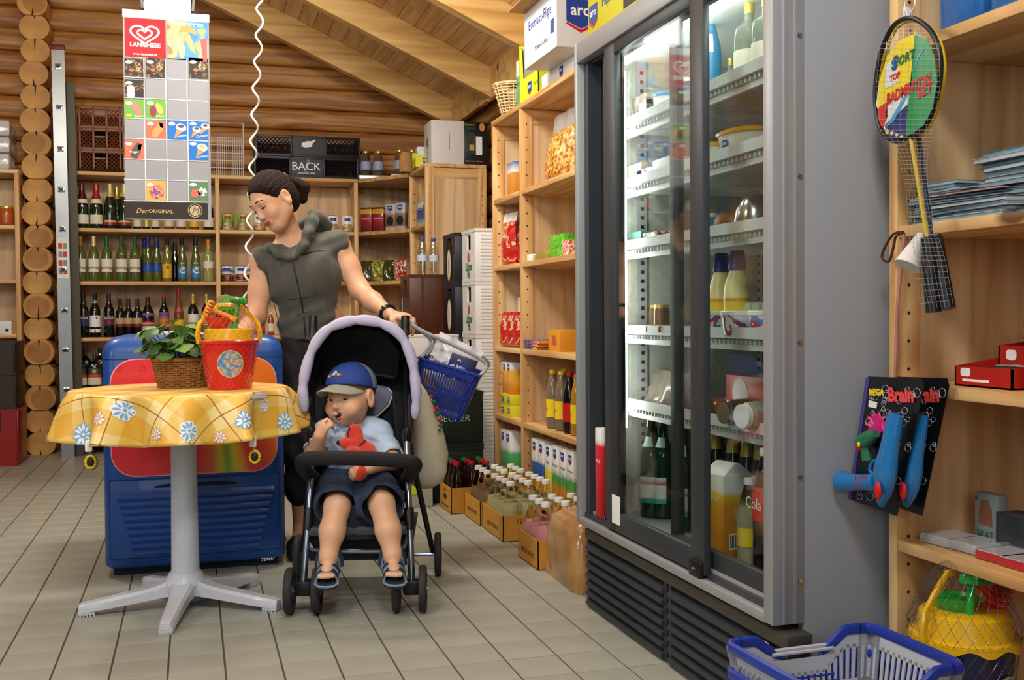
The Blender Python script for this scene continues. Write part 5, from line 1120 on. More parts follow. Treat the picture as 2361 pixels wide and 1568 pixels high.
obj('folded_top', MB().loft([[(-.05, -.045, .225), (.05, -.045, .225), (.05, .045, .225), (-.05, .045, .225)], [(-.045, -.008, .255), (.045, -.008, .255), (.045, .008, .255), (-.045, .008, .255)]]), PAPER, c)
aro(c, face_m(Vector((-.03, -.0506, .20)), '-y'), .022); br = MB()
for q in range(8): br.box((.0552, -.03 + q * .005, .025), (.0556, -.028 + q * .005 + .001 * (q % 2), .06))
obj('barcode', MB().box((.0551, -.034, .02), (.0554, .012, .065)), PAPER, c); obj('bars', br, BLACK, c, kind='stuff')
for k, u in enumerate((1728, 1745)): bottle(fp(u, 1300, FL0, 1.42 + .05 * k), 'pet', SHELLM, f'clear lemonade bottle right of the juice carton, {("front", "back")[k]}', cap=WHITE, liquid=mat('pale_lemonade', '#c8c49a', .1), llev=.7, lab=YELLOWINK, lz=(.05, .10), name='soda_bottle', group='clear lemonade bottles in the fridge', rz=R, H=1.0 - .02 * k)
bottle(fp(1766, 1330, FL0, 1.40), 'pet', COLA, 'cola bottle with red label at the near end of the fridge floor', cap=WHITE, lab=REDINK, lz=(.10, .16), name='cola_bottle', rz=R, H=1.35, sc=1.05, txt='Cola', tm=WHITEINK, ts=.04)
carton((1.315, 3.335, .317), .055, .05, .30, ramp_mat('red_milk_carton', [(0, '#c01820'), (.8, '#d42028'), (.84, '#f0c8c0'), (.88, '#ecece8'), (1, '#ecece8')], 2, 0, .3), 'slim red carton standing in the open door channel', 'carton', None, 'drink_carton', R, txt=[('Milch', '-y', 0, .19, .018, WHITEINK)])
# shelf 5 (lowest)
z = FZ[4] - .022
carton(fp(1735, 925, z, 1.62), .24, .05, .115, mat('red_box_card', '#c43820', .45), 'red box with white roundel lying behind the jars in the fridge', 'box', None, 'food_box', R)
obj('roundel', MB().prism(disc(.048, 20), 0, .0006, face_m(Vector((-.03, -.0256, .06)), '-y')), PAPER, bpy.data.objects['food_box'])
def lying(pos, r, l, m, label, cat, name, lid=None, rz=0):
 t = thing(name, label, cat, (pos.x, pos.y, pos.z + r), rz)
 obj('body', MB().lathe([(r * .6, -l / 2), (r * .95, -l / 2 + .012), (r, -l / 2 + .03), (r, l / 2 - .03), (r * .9, l / 2 - .008), (r * .8, l / 2)], 18, Matrix.Rotation(PI / 2, 4, 'Y')), m, t)
 if lid: obj('lid', MB().lathe([(r * .82, -l / 2 - .012), (r * .84, -l / 2 + .004)], 18, Matrix.Rotation(PI / 2, 4, 'Y')), lid, t)
lying(fp(1717, 965, z, 1.44), .036, .12, mat('dark_red_jar', '#4a1810', .12, coat=.5), 'dark red jar lying on its side on the lower fridge shelf', 'jar', 'glass_jar', CHROME, .15)
lying(fp(1758, 972, z, 1.43), .038, .12, mat('clear_pickle', '#8c947c', .1, coat=.5), 'pale glass jar lying on its side at the near end of the lower fridge shelf', 'jar', 'glass_jar', PAPER, .2)
for k, u in enumerate((1590, 1640, 1665)): lying(fp(u, 955, z, 1.46 + .03 * k), .026, .16, mat('smoked_sausage', '#9c5a2c', .3, coat=.4), f'brown wrapped sausage on the lower fridge shelf, {ORD[k]} from the far end', 'sausage', 'sausage', None, .6 + .2 * k)
for k, u in enumerate((1448, 1478, 1515, 1552)): bag(fp(u, 940, z, 1.50), .13, .10, .035, mat('cold_cut_pack', '#8a7a6c', .25, var=.3, vscale=20, coat=.4), f'flat film-wrapped cold meat pack on the lower fridge shelf, {ORD[k]} from the far end', 'pack', 'cold meat packs', 'meat_pack', R + .2 * k, seed=k, lean=.5)
# shelf 4
z = FZ[3] - .022
MAYO = ramp_mat('mayo_label', [(0, '#e8c818'), (.55, '#e8c818'), (.62, '#c87820'), (.66, '#e8dc90'), (1, '#e8dc98')], 2, 0, .16)
for k, u in enumerate((1664, 1700)):
 b = bottle(fp(u, 748, z, 1.53 - .02 * k), 'squeeze', MAYO, f'pale yellow squeeze bottle with navy cap in the fridge, {("far", "near")[k]} of two', name='squeeze_bottle', group='squeeze bottles in the fridge', rz=R, H=1.15, cat='bottle')
 obj('cap', MB().lathe([(.024, .182), (.027, .185), (.021, .235), (.018, .24)], 16), NAVYF, b)
 text('Rama', .022, BLUEINK, b, face_m(Vector((0, -.042, .055)), '-y'))
eg = thing('egg_carton', 'pale green egg carton beside the squeeze bottles in the fridge', 'carton', tuple(fp(1752, 750, z, 1.53)), R); gm_ = mat('egg_carton_green', '#a8c8ac', .7)
mb = MB(); mt = MB()
for i in range(3):
 for j in range(2): mb.lathe([(.014, 0), (.022, .045)], 10, T_((-.05 + .05 * i, j * .048, 0)), p=4); mt.lathe([(.024, .048), (.020, .085), (.012, .09)], 10, T_((-.05 + .05 * i, j * .048, 0)), p=4)
obj('tray', mb, gm_, eg, kind='stuff'); obj('lid', mt, gm_, eg, kind='stuff'); obj('rim', MB().box((-.08, -.028, .043), (.08, .076, .05), .002), gm_, eg)
def tub(pos, r, h, m, lidm, label, group=None, p=2, sx=1, rz=R):
 t = thing('food_tub', label, 'tub', tuple(pos), rz, group)
 obj('tub', MB().lathe([(r * .82, 0), (r * .85, .003), (r * .97, h - .006)], 20, p=p, sx=sx), m, t); obj('lid', MB().lathe([(r * 1.03, h - .008), (r * 1.04, h), (r * .96, h + .004)], 20, p=p, sx=sx), lidm, t); return t
TB = spots_mat('blue_white_tub_print', ['#e8e8ea', '#dcdce4', '#3858a8', '#c83c3c', '#e8e8e8'], 26)
for k, u in enumerate((1640, 1708, 1762)): tub(fp(u, 755, z, 1.44 + .0 * k), .055 if k == 1 else .042, .062, TB, PAPER, f'white and blue margarine tub at the fridge shelf edge, {ORD[k]} from the far end', 'margarine tubs')
bottle(fp(1520, 735, z, 1.52), 'jar', mat('spread_jar', '#6a4a34', .15, coat=.5), 'small brown jar with gold lid on the fridge shelf', name='spread_jar', cat='jar', cap=GOLD, rz=R)
for k, u in enumerate((1440, 1468, 1500, 1545, 1575)): carton(fp(u, 740, z, 1.47), .10, .12, .022, spots_mat('cheese_pack_print', ['#5a3c30', '#c8bca8', '#8a2c24', '#d8d4c8'], 30), f'flat cheese pack on the fridge shelf, {ORD[k]} from the far end', 'packet', 'flat cheese packs', 'cheese_packet', R + .1 * k)
# shelf 3
z = FZ[2] - .022
tub(fp(1634, 515, z, 1.52), .035, .075, mat('teal_tub', '#3a88a8', .3), PAPER, 'small teal tub on the middle fridge shelf')
t = thing('bread_loaf', 'brown round loaf in film on the middle fridge shelf', 'bread', tuple(fp(1688, 505, z, 1.53)), R); obj('loaf', MB().ell((0, 0, .04), (.07, .05, .042), 18, 10), mat('bread_crust', '#8a5a28', .5, var=.3, vscale=30, bump=.3, bscale=60), t)
t = thing('glass_dish', 'shiny domed foil dish on the middle fridge shelf near the door edge', 'dish', tuple(fp(1738, 500, z, 1.50)), R); obj('dome', MB().lathe([(.055, 0), (.058, .01), (.05, .06), (.03, .10), (.01, .115)], 20), CHROME, t)
for k, (u, h) in enumerate(((1450, .03), (1500, .05), (1545, .04))): carton(fp(u, 540, z, 1.50), .12, .14, h, (PAPER, mat('teal_pack', '#6a9c94', .4), spots_mat('cheese_pack_print', ['#5a3c30'], 30))[k], f'{("white", "teal", "printed")[k]} flat packet on the middle fridge shelf behind the outer door', 'packet', None, 'food_packet', R)
# shelf 2
z = FZ[1] - .022
YT = ramp_mat('spread_tub_print', [(0, '#4858a0'), (.2, '#4858a0'), (.25, '#e8e4d0'), (.75, '#ecead8'), (1, '#e8e4d0')], 2, 0, .07)
YLID = mat('orange_yellow_lid', '#eca41c', .35)
tub(fp(1733, 322, z, 1.50, .10), .085, .07, YT, YLID, 'large oval tub with orange lid on the second fridge shelf', None, 3, 1.1); tub(fp(1655, 345, z, 1.46), .055, .05, YT, YLID, 'small oval tub with orange lid beside the large one', None, 3, 1.1)
aro(bpy.data.objects['food_tub.004'], face_m(Vector((0, -.083, .035)), '-y'), .022)
for k, (u, h) in enumerate(((1480, .07), (1530, .045), (1570, .06))): carton(fp(u, 375, z, 1.50), .13, .14, h, (mat('ivory_box', '#d8d4c4', .5), spots_mat('colour_dots_box', ['#e4e4e0', '#e8e8e4', '#c84c3c', '#3c68b0', '#e8e8e4'], 20), PAPER)[k], f'{("ivory", "colour dotted", "plain white")[k]} low box on the second fridge shelf', 'box', None, 'food_box', R)
# shelf 1 (top)
z = FZ[0] - .022
t = bottle(fp(1638, 175, z, 1.50), 'pet', mat('cream_spray_blue', '#2c88b8', .3), 'tall blue and white spray can on the top fridge shelf', name='spray_can', cat='can', rz=R, lab=WHITEINK, lz=(.13, .18), cap=WHITE, H=1.1)
for k, (u, s, X) in enumerate(((1684, .62, 1.54), (1700, .66, 1.56), (1712, .68, 1.60), (1728, .95, 1.50), (1768, .9, 1.49))):
 bottle(fp(u, 130, z, X), 'flat' if s > .8 else 'small', mat('clear_spirit', '#a8b0a0', .06, trans=.6, ior=1.2), f'clear spirit bottle with gold cap on the top fridge shelf, {ORD[k]} from the far end', GOLD, .21 if s > .8 else .16, CREAM if s > .8 else None, (.03, .10), name='spirit_bottle', group='spirit bottles on the top fridge shelf', rz=R, sc=s)
tub(fp(1540, 240, z, 1.50), .05, .08, PAPER, mat('teal_tub', '#3a88a8', .3), 'white tub with teal lid on the top fridge shelf'); tub(fp(1590, 215, z, 1.52), .05, .10, mat('teal_tub', '#3a88a8', .3), PAPER, 'teal tub on the top fridge shelf')
for k, (u, h) in enumerate(((1455, .10), (1500, .08))): carton(fp(u, 260, z, 1.52), .12, .14, h, spots_mat('muted_box_print', ['#b8a898', '#8a7a70', '#c8c0b8'], 14), f'muted brown box on the top fridge shelf, {("far", "near")[k]} of two', 'box', 'muted boxes on the top fridge shelf', 'food_box', R)
# ================================================================ NEAR SHELF on the right
NS = dict(a=.479, b=.839, c=1.194, d=1.601, e=.061)
def np_(u, v, z, X=1.60, hw=.06):
 p = PX(u, v, X); p.z = z; p.y = min(p.y, 2.07 - hw); return p
t = thing('blue_pack', 'large blue film-wrapped pack on the top right shelf', 'pack', tuple(np_(2200, 30, NS['d'], 1.64, .24)), R)
for k in range(3):
 mb = MB().box((-.085 + .17 * k - .15, -.03, 0), (.08 + .17 * k - .15, .17, .30), .03); mb.v = [(x + .006 * sin(30 * z + k), y + .006 * sin(25 * x + 19 * z), zz) for x, y, zz in mb.v for z in (zz,)]
 obj('roll_pack', mb, mat('blue_film', '#1c62a8', .25, var=.15, vscale=12, bump=.4, bscale=20, coat=.4), t)
# magazines
rn = random.Random(5); gz = [mat('paper_grey_blue', '#7a98a4', .5), mat('paper_teal', '#5c8088', .45), mat('paper_pale', '#b4bcc0', .5), mat('cover_dark', '#1c2226', .35), mat('cover_slate', '#39464c', .35), mat('cover_red', '#7c2018', .4), mat('cover_blue', '#2c4c84', .4)]
def magpile(pos, n, w, l, cols, what, group, th=.0075, spread=.012, rz=0):
 z = pos.z
 for k in range(n):
  t = thing('magazine', f'{what}, {ORD[k] if k < 14 else "upper"} from the bottom', 'magazine', (pos.x + rn.uniform(-spread, spread), pos.y + rn.uniform(-spread, spread), z), R + rz + rn.uniform(-.06, .06), group)
  c = cols[k % len(cols)]
  obj('pages', cached(('pages', w, l, th), lambda: MB().box((-w / 2, 0, .001), (w / 2, l, th - .001))), gz[2] if k % 2 else gz[0], t)
  obj('cover', cached(('cover', w, l, th), lambda: MB().box((-w / 2 - .001, -.002, th - .0014), (w / 2 + .001, l, th - .0002)).box((-w / 2 - .001, -.002, 0), (w / 2 + .001, l, .001)).box((-w / 2 - .001, l - .001, 0), (w / 2 + .001, l + .001, th - .0002))), gz[c], t)
  z += th
magpile(np_(2110, 510, NS['c'], 1.57), 12, .13, .30, [1, 0, 4, 1, 0], 'teal magazine in the left pile behind the badminton set', 'magazines in the left pile')
magpile(np_(2235, 488, NS['c'], 1.56), 4, .22, .30, [2, 6, 2, 3], 'pale magazine in the middle pile on the magazine shelf', 'magazines in the middle pile', .009)
magpile(np_(2235, 470, NS['c'] + .037, 1.58), 6, .24, .30, [3, 4, 3, 5, 3, 4], 'dark magazine lying on the pale middle pile', 'dark magazines on the middle pile', .006, .02, .15)
magpile(np_(2345, 480, NS['c'], 1.60), 13, .20, .30, [4, 2, 1, 2, 1, 3, 2, 1, 2, 4], 'grey magazine in the right pile at the picture edge', 'magazines in the right pile', .0105)
# red display boxes with pens
RBX = mat('red_display_card', '#b02014', .4)
def open_box(pos, w, d, h, label, name, hb=None):
 t = thing(name, label, 'box', tuple(pos), R); hb = hb or h
 obj('box', MB().box((-w / 2, 0, 0), (w / 2, .004, h)).box((-w / 2, d - .004, 0), (w / 2, d, hb)).prism([(0, 0), (d, 0), (d, hb), (0, h)], -w / 2, -w / 2 + .004, Matrix(((0, 0, 1, 0), (1, 0, 0, 0), (0, 1, 0, 0), (0, 0, 0, 1)))).prism([(0, 0), (d, 0), (d, hb), (0, h)], w / 2 - .004, w / 2, Matrix(((0, 0, 1, 0), (1, 0, 0, 0), (0, 1, 0, 0), (0, 0, 0, 1)))).box((-w / 2, 0, 0), (w / 2, d, .003)), RBX, t)
 return t
p = np_(2265, 875, NS['b'], 1.585)
t = open_box(p, .17, .13, .042, 'front red display box of pens on the right shelf', 'pen_box', .06); obj('price_tag', MB().prism(rrect(.03, .018, .006), 0, .0006, face_m(Vector((-.05, -.001, .03)), '-y')), PAPER, t); obj('stripe', MB().box((-.06, -.0008, .01), (.02, .0, .016)), PAPER, t)
for k in range(6):
 q = thing('pen', f'pen lying in the front red display box, {ORD[k]} from the left', 'pen', tuple(p + Vector((.03 + .012 * k, .02 - .008 * k, .012 + .006 * k))), R + .1 * k - .3, 'pens in the red box')
 obj('barrel', cached('barrel', lambda: MB().lathe([(.002, -.07), (.0045, -.06), (.0048, .05), (.003, .065)], 8, Matrix.Rotation(PI / 2, 4, 'Y'))), [BLACK, mat('brown_pen', '#4a2c1c', .4), CHROME][k % 3], q); obj('clip', cached('clip', lambda: MB().box((.01, -.001, .004), (.055, .001, .007))), CHROME, q)
t = open_box(p + Vector((.11, -.01, .0)), .18, .10, .085, 'rear red display box of batteries on the right shelf', 'battery_box', .095); obj('price_tag', MB().prism(rrect(.03, .022, .007), 0, .0006, face_m(Vector((-.05, -.001, .065)), '-y')), PAPER, t)
for k in range(3):
 q = thing('battery_pack', f'silver and red battery pack on the rear red box, {ORD[k]} from the left', 'battery', tuple(p + Vector((.15, .025 - .035 * k, .098))), R, 'battery packs')
 obj('cells', cached('cells', lambda: MB().lathe([(.008, -.02), (.009, -.018), (.009, .018), (.008, .02)], 12, T_((0, 0, .009)) @ Matrix.Rotation(PI / 2, 4, 'Y')).lathe([(.008, -.02), (.009, -.018), (.009, .018), (.008, .02)], 12, T_((0, 0, .027)) @ Matrix.Rotation(PI / 2, 4, 'Y'))), CHROME if k < 1 else BLACK, q, kind='stuff'); obj('sleeve', cached('sleeve', lambda: MB().box((-.012, -.0095, .001), (.008, .0095, .037), .003)), RBX, q)
t = open_box(p + Vector((.03, -.155, 0)), .12, .14, .05, 'red display box with black panel at the right picture edge', 'pen_box', .06); obj('black_panel', MB().box((-.055, -.0008, .008), (.06, 0, .042)), BLACK, t)
for k in range(3): obj('printed_line', MB().box((-.05, -.0014, .014 + .009 * k), (-.01, -.0008, .019 + .009 * k)), PAPER, t)
# card games on the lower shelf
p = np_(2195, 1255, NS['a'], 1.58)
for k, (u, du) in enumerate(((2148, 0), (2215, 0))):
 q = np_(u, 1248, NS['a'], 1.575 + .01 * k); t = thing('card_box', f'clear topped white card box lying flat on the shelf, {("left", "right")[k]} of two', 'box', tuple(q), R + .1, 'white card boxes')
 obj('box', MB().box((-.043, 0, 0), (.043, .10, .018), .003), mat('pale_card_box', '#a8a8a8', .25, coat=.5), t); obj('lid', MB().box((-.04, .004, .018), (.04, .096, .0195)), mat('pale_lid', '#c8c8c8', .15, coat=.5), t)
for k, u in enumerate((2280, 2335)):
 q = np_(u, 1280, NS['a'], 1.575); t = thing('card_box', f'red edged card box lying flat at the shelf front, {("left", "right")[k]} of two', 'box', tuple(q), R + .05, 'red card boxes')
 obj('box', MB().box((-.04, 0, 0), (.04, .10, .018), .003), mat('red_card_box', '#b42a2c', .3, coat=.5), t); obj('lid', MB().box((-.037, .004, .018), (.037, .096, .0195)), mat('pale_lid', '#c8c8c8', .15, coat=.5), t)
q = np_(2285, 1225, NS['a'], 1.70); t = carton(q, .075, .03, .115, mat('playing_card_tin', '#8c9490', .3), 'upright card game tin with a figure and lettering at the shelf back', 'tin', None, 'card_game_tin', R, bev=.006, txt=[('SKAT', '-y', .0, .022, .022, mat('teal_ink', '#1c5c54', .5)), ('A', '-y', -.028, .10, .014, DARKINK)])
obj('portrait_print', MB().prism([(-.02, -.025), (.022, -.028), (.02, .01), (.008, .03), (-.012, .028), (-.02, .005)], 0, .0006, face_m(Vector((0, -.0156, .07)), '-y')), mat('portrait_brown', '#8a5a44', .5), t)
q = np_(2345, 1240, NS['a'], 1.66); t = thing('toy_car_box', 'clear box holding a yellow toy car at the right picture edge', 'box', tuple(q), R)
obj('window', MB().box((-.06, 0, 0), (.08, .002, .085)), CLEAR, t); obj('card', MB().box((-.06, .06, 0), (.08, .063, .085)).box((-.06, 0, 0), (.08, .06, .003)).box((-.06, 0, .083), (.08, .06, .086)).box((-.062, 0, 0), (-.06, .06, .086)), mat('dark_box_card', '#3a3c44', .5), t)
t = thing('toy_car', 'small yellow toy car inside the clear box', 'toy', (q.x + .03, q.y - .03, q.z + .0045), R); obj('body', MB().box((-.03, -.014, .006), (.03, .014, .024), .005).box((-.016, -.012, .022), (.02, .012, .038), .005), mat('toy_yellow', '#e0a818', .3), t)
for sx in (-.018, .018): obj('wheel', MB().lathe([(.008, -.016), (.008, .016)], 12, T_((sx, 0, .008)) @ Matrix.Rotation(PI / 2, 4, 'X')), BLACK, t)
# ---------------------------------------------------------------- badminton set hanging on the post
def badminton():
 c = PX(2092, 185, 1.46); t = thing('badminton_set', 'netted badminton set with an oval printed card hanging on the near shelf post', 'badminton set', tuple(c), 0)
 # local frame facing the camera side: x to the right along view plane, z up, tilted
 def P(u, v, dx=0): q = PX(u, v, 1.46 + dx); return q - c
 fr = mat('racket_black', '#15151a', .35); yel = mat('racket_yellow', '#d8b41c', .35)
 a0 = [(2092, 42), (2060, 60), (2035, 110), (2022, 170), (2018, 230), (2028, 290), (2050, 320), (2085, 322), (2125, 300), (2152, 250), (2166, 190), (2168, 130), (2152, 80), (2122, 50)]
 obj('racket_frame', MB().tube(spline([P(*q) for q in a0], 5, True), .0055, 8, closed=True), fr, t); obj('racket_frame', MB().tube(spline([P(u + 7, v + 4, .022) for u, v in a0], 5, True), .0055, 8, closed=True), yel, t)
 st = MB()
 for k in range(9):
  f = k / 8; st.tube([P(2044 + 104 * f, 56 + 130 * (f - .42) ** 2 + 8), P(2044 + 104 * f, 125 - 20 * abs(f - .5))], .0008, 4)
 for v in range(58, 120, 9): st.tube([P(2066 - .5 * (v - 58), v), P(2124 + .6 * (v - 58), v)], .0008, 4)
 obj('strings', st, mat('racket_string', '#c8c8c4', .5), t, kind='stuff')
 obj('shaft', MB().tube([P(2100, 318), P(2140, 560)], .0045, 8), yel, t); obj('shaft', MB().tube([P(2118, 316, .02), P(2150, 560, .02)], .0045, 8), mat('shaft_navy', '#232440', .35), t)
 obj('grip', MB().tube([P(2140, 548), P(2152, 720)], .0155, 10), fr, t); obj('grip', MB().tube([P(2155, 545, .02), P(2186, 712, .02)], .0155, 10), fr, t)
 obj('shuttlecock', MB().lathe([(.010, -.03), (.012, -.02), (.028, .045)], 14, T_(P(2112, 570, .0)) @ Matrix.Rotation(.5, 4, 'Y') @ Matrix.Rotation(PI, 4, 'X')), mat('feather_white', '#d8d6d0', .7), t)
 # card: flat, four printed fields
 card = [P(u, v, -.009) for u, v in ((2110, 78), (2075, 92), (2045, 130), (2028, 185), (2020, 240), (2034, 292), (2062, 320), (2095, 312), (2128, 290), (2150, 250), (2160, 190), (2154, 130), (2138, 92))]
 def fld(nm, px, col, d=.0, par=None):
  pts = [P(u, v, -.010 - d) for u, v in px]; n = len(pts)
  mb = MB().add([p for p in pts] + [p + Vector((.0012, 0, 0)) for p in pts], [tuple(range(n)), tuple(range(2 * n - 1, n - 1, -1))] + [(i, (i + 1) % n, n + (i + 1) % n, n + i) for i in range(n)])
  return obj(nm, mb, mat('card_' + col, {'yellow': '#e8d020', 'green': '#1f8a4c', 'red': '#d02c20', 'white': '#dcdcd8', 'navy': '#26306c', 'cyan': '#4c9cc4', 'cream': '#dcc890'}[col], .35, coat=.3), par or t)
 obj('card', MB().add(card + [p + Vector((.0015, 0, 0)) for p in card], [tuple(range(13)), tuple(range(25, 12, -1))]), PAPER, t)
 f = fld('yellow_field', [(2108, 79), (2075, 92), (2045, 130), (2028, 185), (2023, 250), (2100, 205)], 'yellow', .001)
 fld('green_field', [(2109, 79), (2138, 92), (2154, 130), (2160, 190), (2150, 250), (2128, 290), (2088, 316), (2098, 200)], 'green', .001)
 fld('red_field', [(2023, 250), (2046, 235), (2046, 270), (2034, 296), (2024, 272)], 'red', .001); fld('white_field', [(2046, 235), (2098, 208), (2093, 240), (2040, 288)], 'white', .001); fld('navy_field', [(2040, 290), (2093, 240), (2088, 316), (2062, 320), (2046, 312)], 'navy', .001)
 fld('loop_print', [(2107, 165), (2114, 130), (2130, 110), (2140, 118), (2130, 112), (2117, 135)], 'cyan', .002); fld('racket_print', [(2042, 294), (2090, 212), (2093, 220), (2060, 280)], 'cyan', .002); fld('logo_panel', [(2042, 150), (2068, 128), (2070, 190), (2040, 205)], 'white', .002)
 for k in range(4): fld('star', [(2045 + 11 * k, 296 + 5 * k), (2050 + 11 * k, 303 + 4 * k), (2045 + 11 * k, 310 + 3 * k), (2040 + 11 * k, 303 + 4 * k)], 'cream', .002)
 dirv = (P(2150, 175) - P(2030, 235)).normalized(); up = (P(2092, 100) - P(2092, 250)).normalized(); nrm = dirv.cross(up).normalized(); up = nrm.cross(dirv)
 def lay(s, u, v, sz, m, sx=1):
  p = P(u, v, -.0128); M = Matrix(((dirv.x, up.x, nrm.x, p.x), (dirv.y, up.y, nrm.y, p.y), (dirv.z, up.z, nrm.z, p.z), (0, 0, 0, 1))); text(s, sz, m, t, M, sx=sx, shear=.2, bold=.04)
 lay('BADMINTON', 2092, 207, .031, REDINK, .78); lay('SET', 2130, 205 + 4, .031, REDINK); lay('SPORT', 2080, 138, .026, GREENINK); lay('S', 2062, 148, .04, BLUEINK); lay('TOP', 2062, 178, .018, REDINK)
 nt = MB(); ax = [((2030, 100), (2165, 100)), ((2020, 200), (2168, 200)), ((2030, 300), (2150, 300)), ((2075, 370), (2138, 370)), ((2090, 440), (2140, 440)), ((2095, 520), (2155, 520)), ((2100, 600), (2180, 600)), ((2125, 715), (2198, 705))]
 for k in range(9):
  f_ = k / 8; nt.tube([P(a[0] + (b[0] - a[0]) * f_, a[1] + (b[1] - a[1]) * f_, -.019) for a, b in ax], .00035, 3)
 for i in range(len(ax) - 1):
  for q in range(8):
   g = q / 8; a = [ax[i][0][j] * (1 - g) + ax[i + 1][0][j] * g for j in (0, 1)]; b = [ax[i][1][j] * (1 - g) + ax[i + 1][1][j] * g for j in (0, 1)]
   nt.tube([P(*a, -.019), P(*b, -.019)], .00035, 3)
 obj('net', nt, mat('net_thread', '#8c8c8a', .5), t, kind='stuff'); obj('clip', MB().box(tuple(P(2085, 38, .0)), tuple(P(2100, 18, .02)), .002), WHITE, t)
 obj('hanger', MB().tube(spline([P(2092, 36), P(2086, 10), P(2100, -12), P(2110, 8), P(2096, 36)], 5), .0015, 6), WHITE, t)
badminton()
t = thing('cord_loop', 'brown cord loop with a red string hanging from the near shelf post', 'cord', tuple(PX(2080, 535, 1.50)))
c = t.location.copy(); Q = lambda u, v: PX(u, v, 1.50) - c
obj('loop', MB().tube(spline([Q(2082, 535), Q(2060, 540), Q(2040, 570), Q(2034, 595), Q(2050, 602), Q(2060, 570), Q(2066, 545), Q(2085, 538)], 6), .003, 6), mat('brown_cord', '#4a2418', .7), t)
obj('string', MB().tube([Q(2085, 540), Q(2070, 700), Q(2064, 872)], .0045, 6), mat('pink_red_string', '#b07868', .6), t)
def blaster(off, name_lbl, dx, back=False):
 u0, v0 = 2058, 875
 c = PX(u0, v0, 1.46 + dx); t = thing('toy_blaster_card', name_lbl, 'toy', tuple(c), 0, 'toy blasters on cards')
 def P(u, v, d=0): return PX(u + off[0], v + off[1], 1.46 + dx + d) - c
 def flat(nm, px, m, d, par=t, th=.0015):
  pts = [P(u, v, d) for u, v in px]; n = len(pts)
  return obj(nm, MB().add(pts + [p + Vector((th, 0, 0)) for p in pts], [tuple(range(n)), tuple(range(2 * n - 1, n - 1, -1))] + [(i, (i + 1) % n, n + (i + 1) % n, n + i) for i in range(n)]), m, par)
 ring = [(2005, 868), (2125, 872), (2130, 890), (2068, 1190), (1962, 1152), (1975, 1040)]
 flat('card', ring, mat('black_toy_card', '#0c0c10', .35, coat=.3), 0); flat('card_edge', [(2005, 866), (1996, 872), (1955, 1150), (1962, 1153)], mat('purple_edge', '#4a3c88', .4), -.001)
 bb = MB(); rn = random.Random(4)
 for k in range(64):
  u = rn.uniform(1975, 2120); v = rn.uniform(885, 1165); v0_ = v
  if u < 2005 - (v - 868) * .13 or u > 2126 - (v - 880) * .19: continue
  r = rn.uniform(4, 9); bb.tube([P(u + r * cos(a), v + 1.2 * r * sin(a), -.002) for a in np.linspace(0, 2 * PI, 9)[:-1]], .0007, 4, closed=True)
 obj('bubble_print', bb, mat('bubble_grey', '#b4b6bc', .5), t, kind='stuff')
 flat('star_print', [(2020 + (27 if k % 2 == 0 else 17) * cos(k * PI / 10), 978 + (32 if k % 2 == 0 else 21) * sin(k * PI / 10)) for k in range(20)], mat('magenta_print', '#d81c7c', .4), -.002)
 d = (P(2100, 900) - P(2010, 900)).normalized(); up = Vector((0, 0, 1)); nr = d.cross(up).normalized(); up = nr.cross(d)
 def lay(s, u, v, sz, m): p = P(u, v, -.003); text(s, sz, m, t, Matrix(((d.x, up.x, nr.x, p.x), (d.y, up.y, nr.y, p.y), (d.z, up.z, nr.z, p.z), (0, 0, 0, 1))), bold=.05)
 lay('MEGA', 2020, 905, .02, YELLOWINK); lay('Brain', 2076, 912, .042, mat('hot_pink', '#e84c50', .4)); flat('price_tag', [(2003, 923), (2022, 928), (2020, 942), (2002, 938)], PAPER, -.003)
 bl = mat('toy_blue', '#1f74b4', .25, coat=.5)
 g = obj('blaster', MB().tube(spline([P(2063, 955, -.03), P(2057, 1000, -.03), P(2048, 1050, -.032), P(2040, 1095, -.032), P(2036, 1130, -.03), P(2030, 1165, -.026)], 4), [.018, .020, .022, .0225, .024, .025, .026, .027, .028, .030, .032, .033, .033, .032, .031, .029, .026, .023, .018, .014, .008], 12, flat=.6), bl, t, 60)
 obj('nozzle_fin', MB().tube([P(2075, 960, -.03), P(2066, 1010, -.03)], [.008, .011], 8), bl, g)
 obj('tank', MB().tube([P(2024, 1112, -.03), P(1990, 1112, -.03), P(1960, 1112, -.03), P(1945, 1110, -.03), P(1940, 1110, -.03)], [.020, .018, .020, .026, .024], 12), bl, t)
 for k in range(4): obj('red_band', MB().tube([P(1972 + 8 * k, 1097, -.047), P(1972 + 8 * k, 1124, -.047)], .0012, 5), REDINK, t)
 obj('trigger_guard', MB().tube(spline([P(2030, 1060, -.03), P(2012, 1065, -.03), P(2006, 1085, -.03), P(2020, 1098, -.03)], 4), .004, 6), bl, t)
 obj('red_button', MB().ell(P(2024, 1132, -.055), (.006, .011, .02), 12, 8), REDINK, t)
 if not back:
  gs = mat('toy_green', '#2c6c4c', .35); s2 = obj('mini_blaster', MB().tube([P(1985, 1022, -.02), P(2004, 1010, -.02), P(2020, 1000, -.018)], [.017, .018, .009], 12), gs, t)
  obj('grip', MB().tube([P(1994, 1030, -.02), P(2000, 1062, -.018)], [.010, .012], 8), gs, s2); obj('muzzle', MB().ell(P(1981, 1025, -.028), (.008, .013, .015), 12, 8), REDINK, s2); obj('muzzle_centre', MB().ell(P(1980, 1025, -.037), (.003, .005, .006), 10, 6), YELLOWINK, s2)
blaster((0, 0), 'front toy blaster on a black card with pink star, hanging at the near shelf post', 0)
blaster((58, 0), 'rear toy blaster card half hidden behind the front one', .055, True)
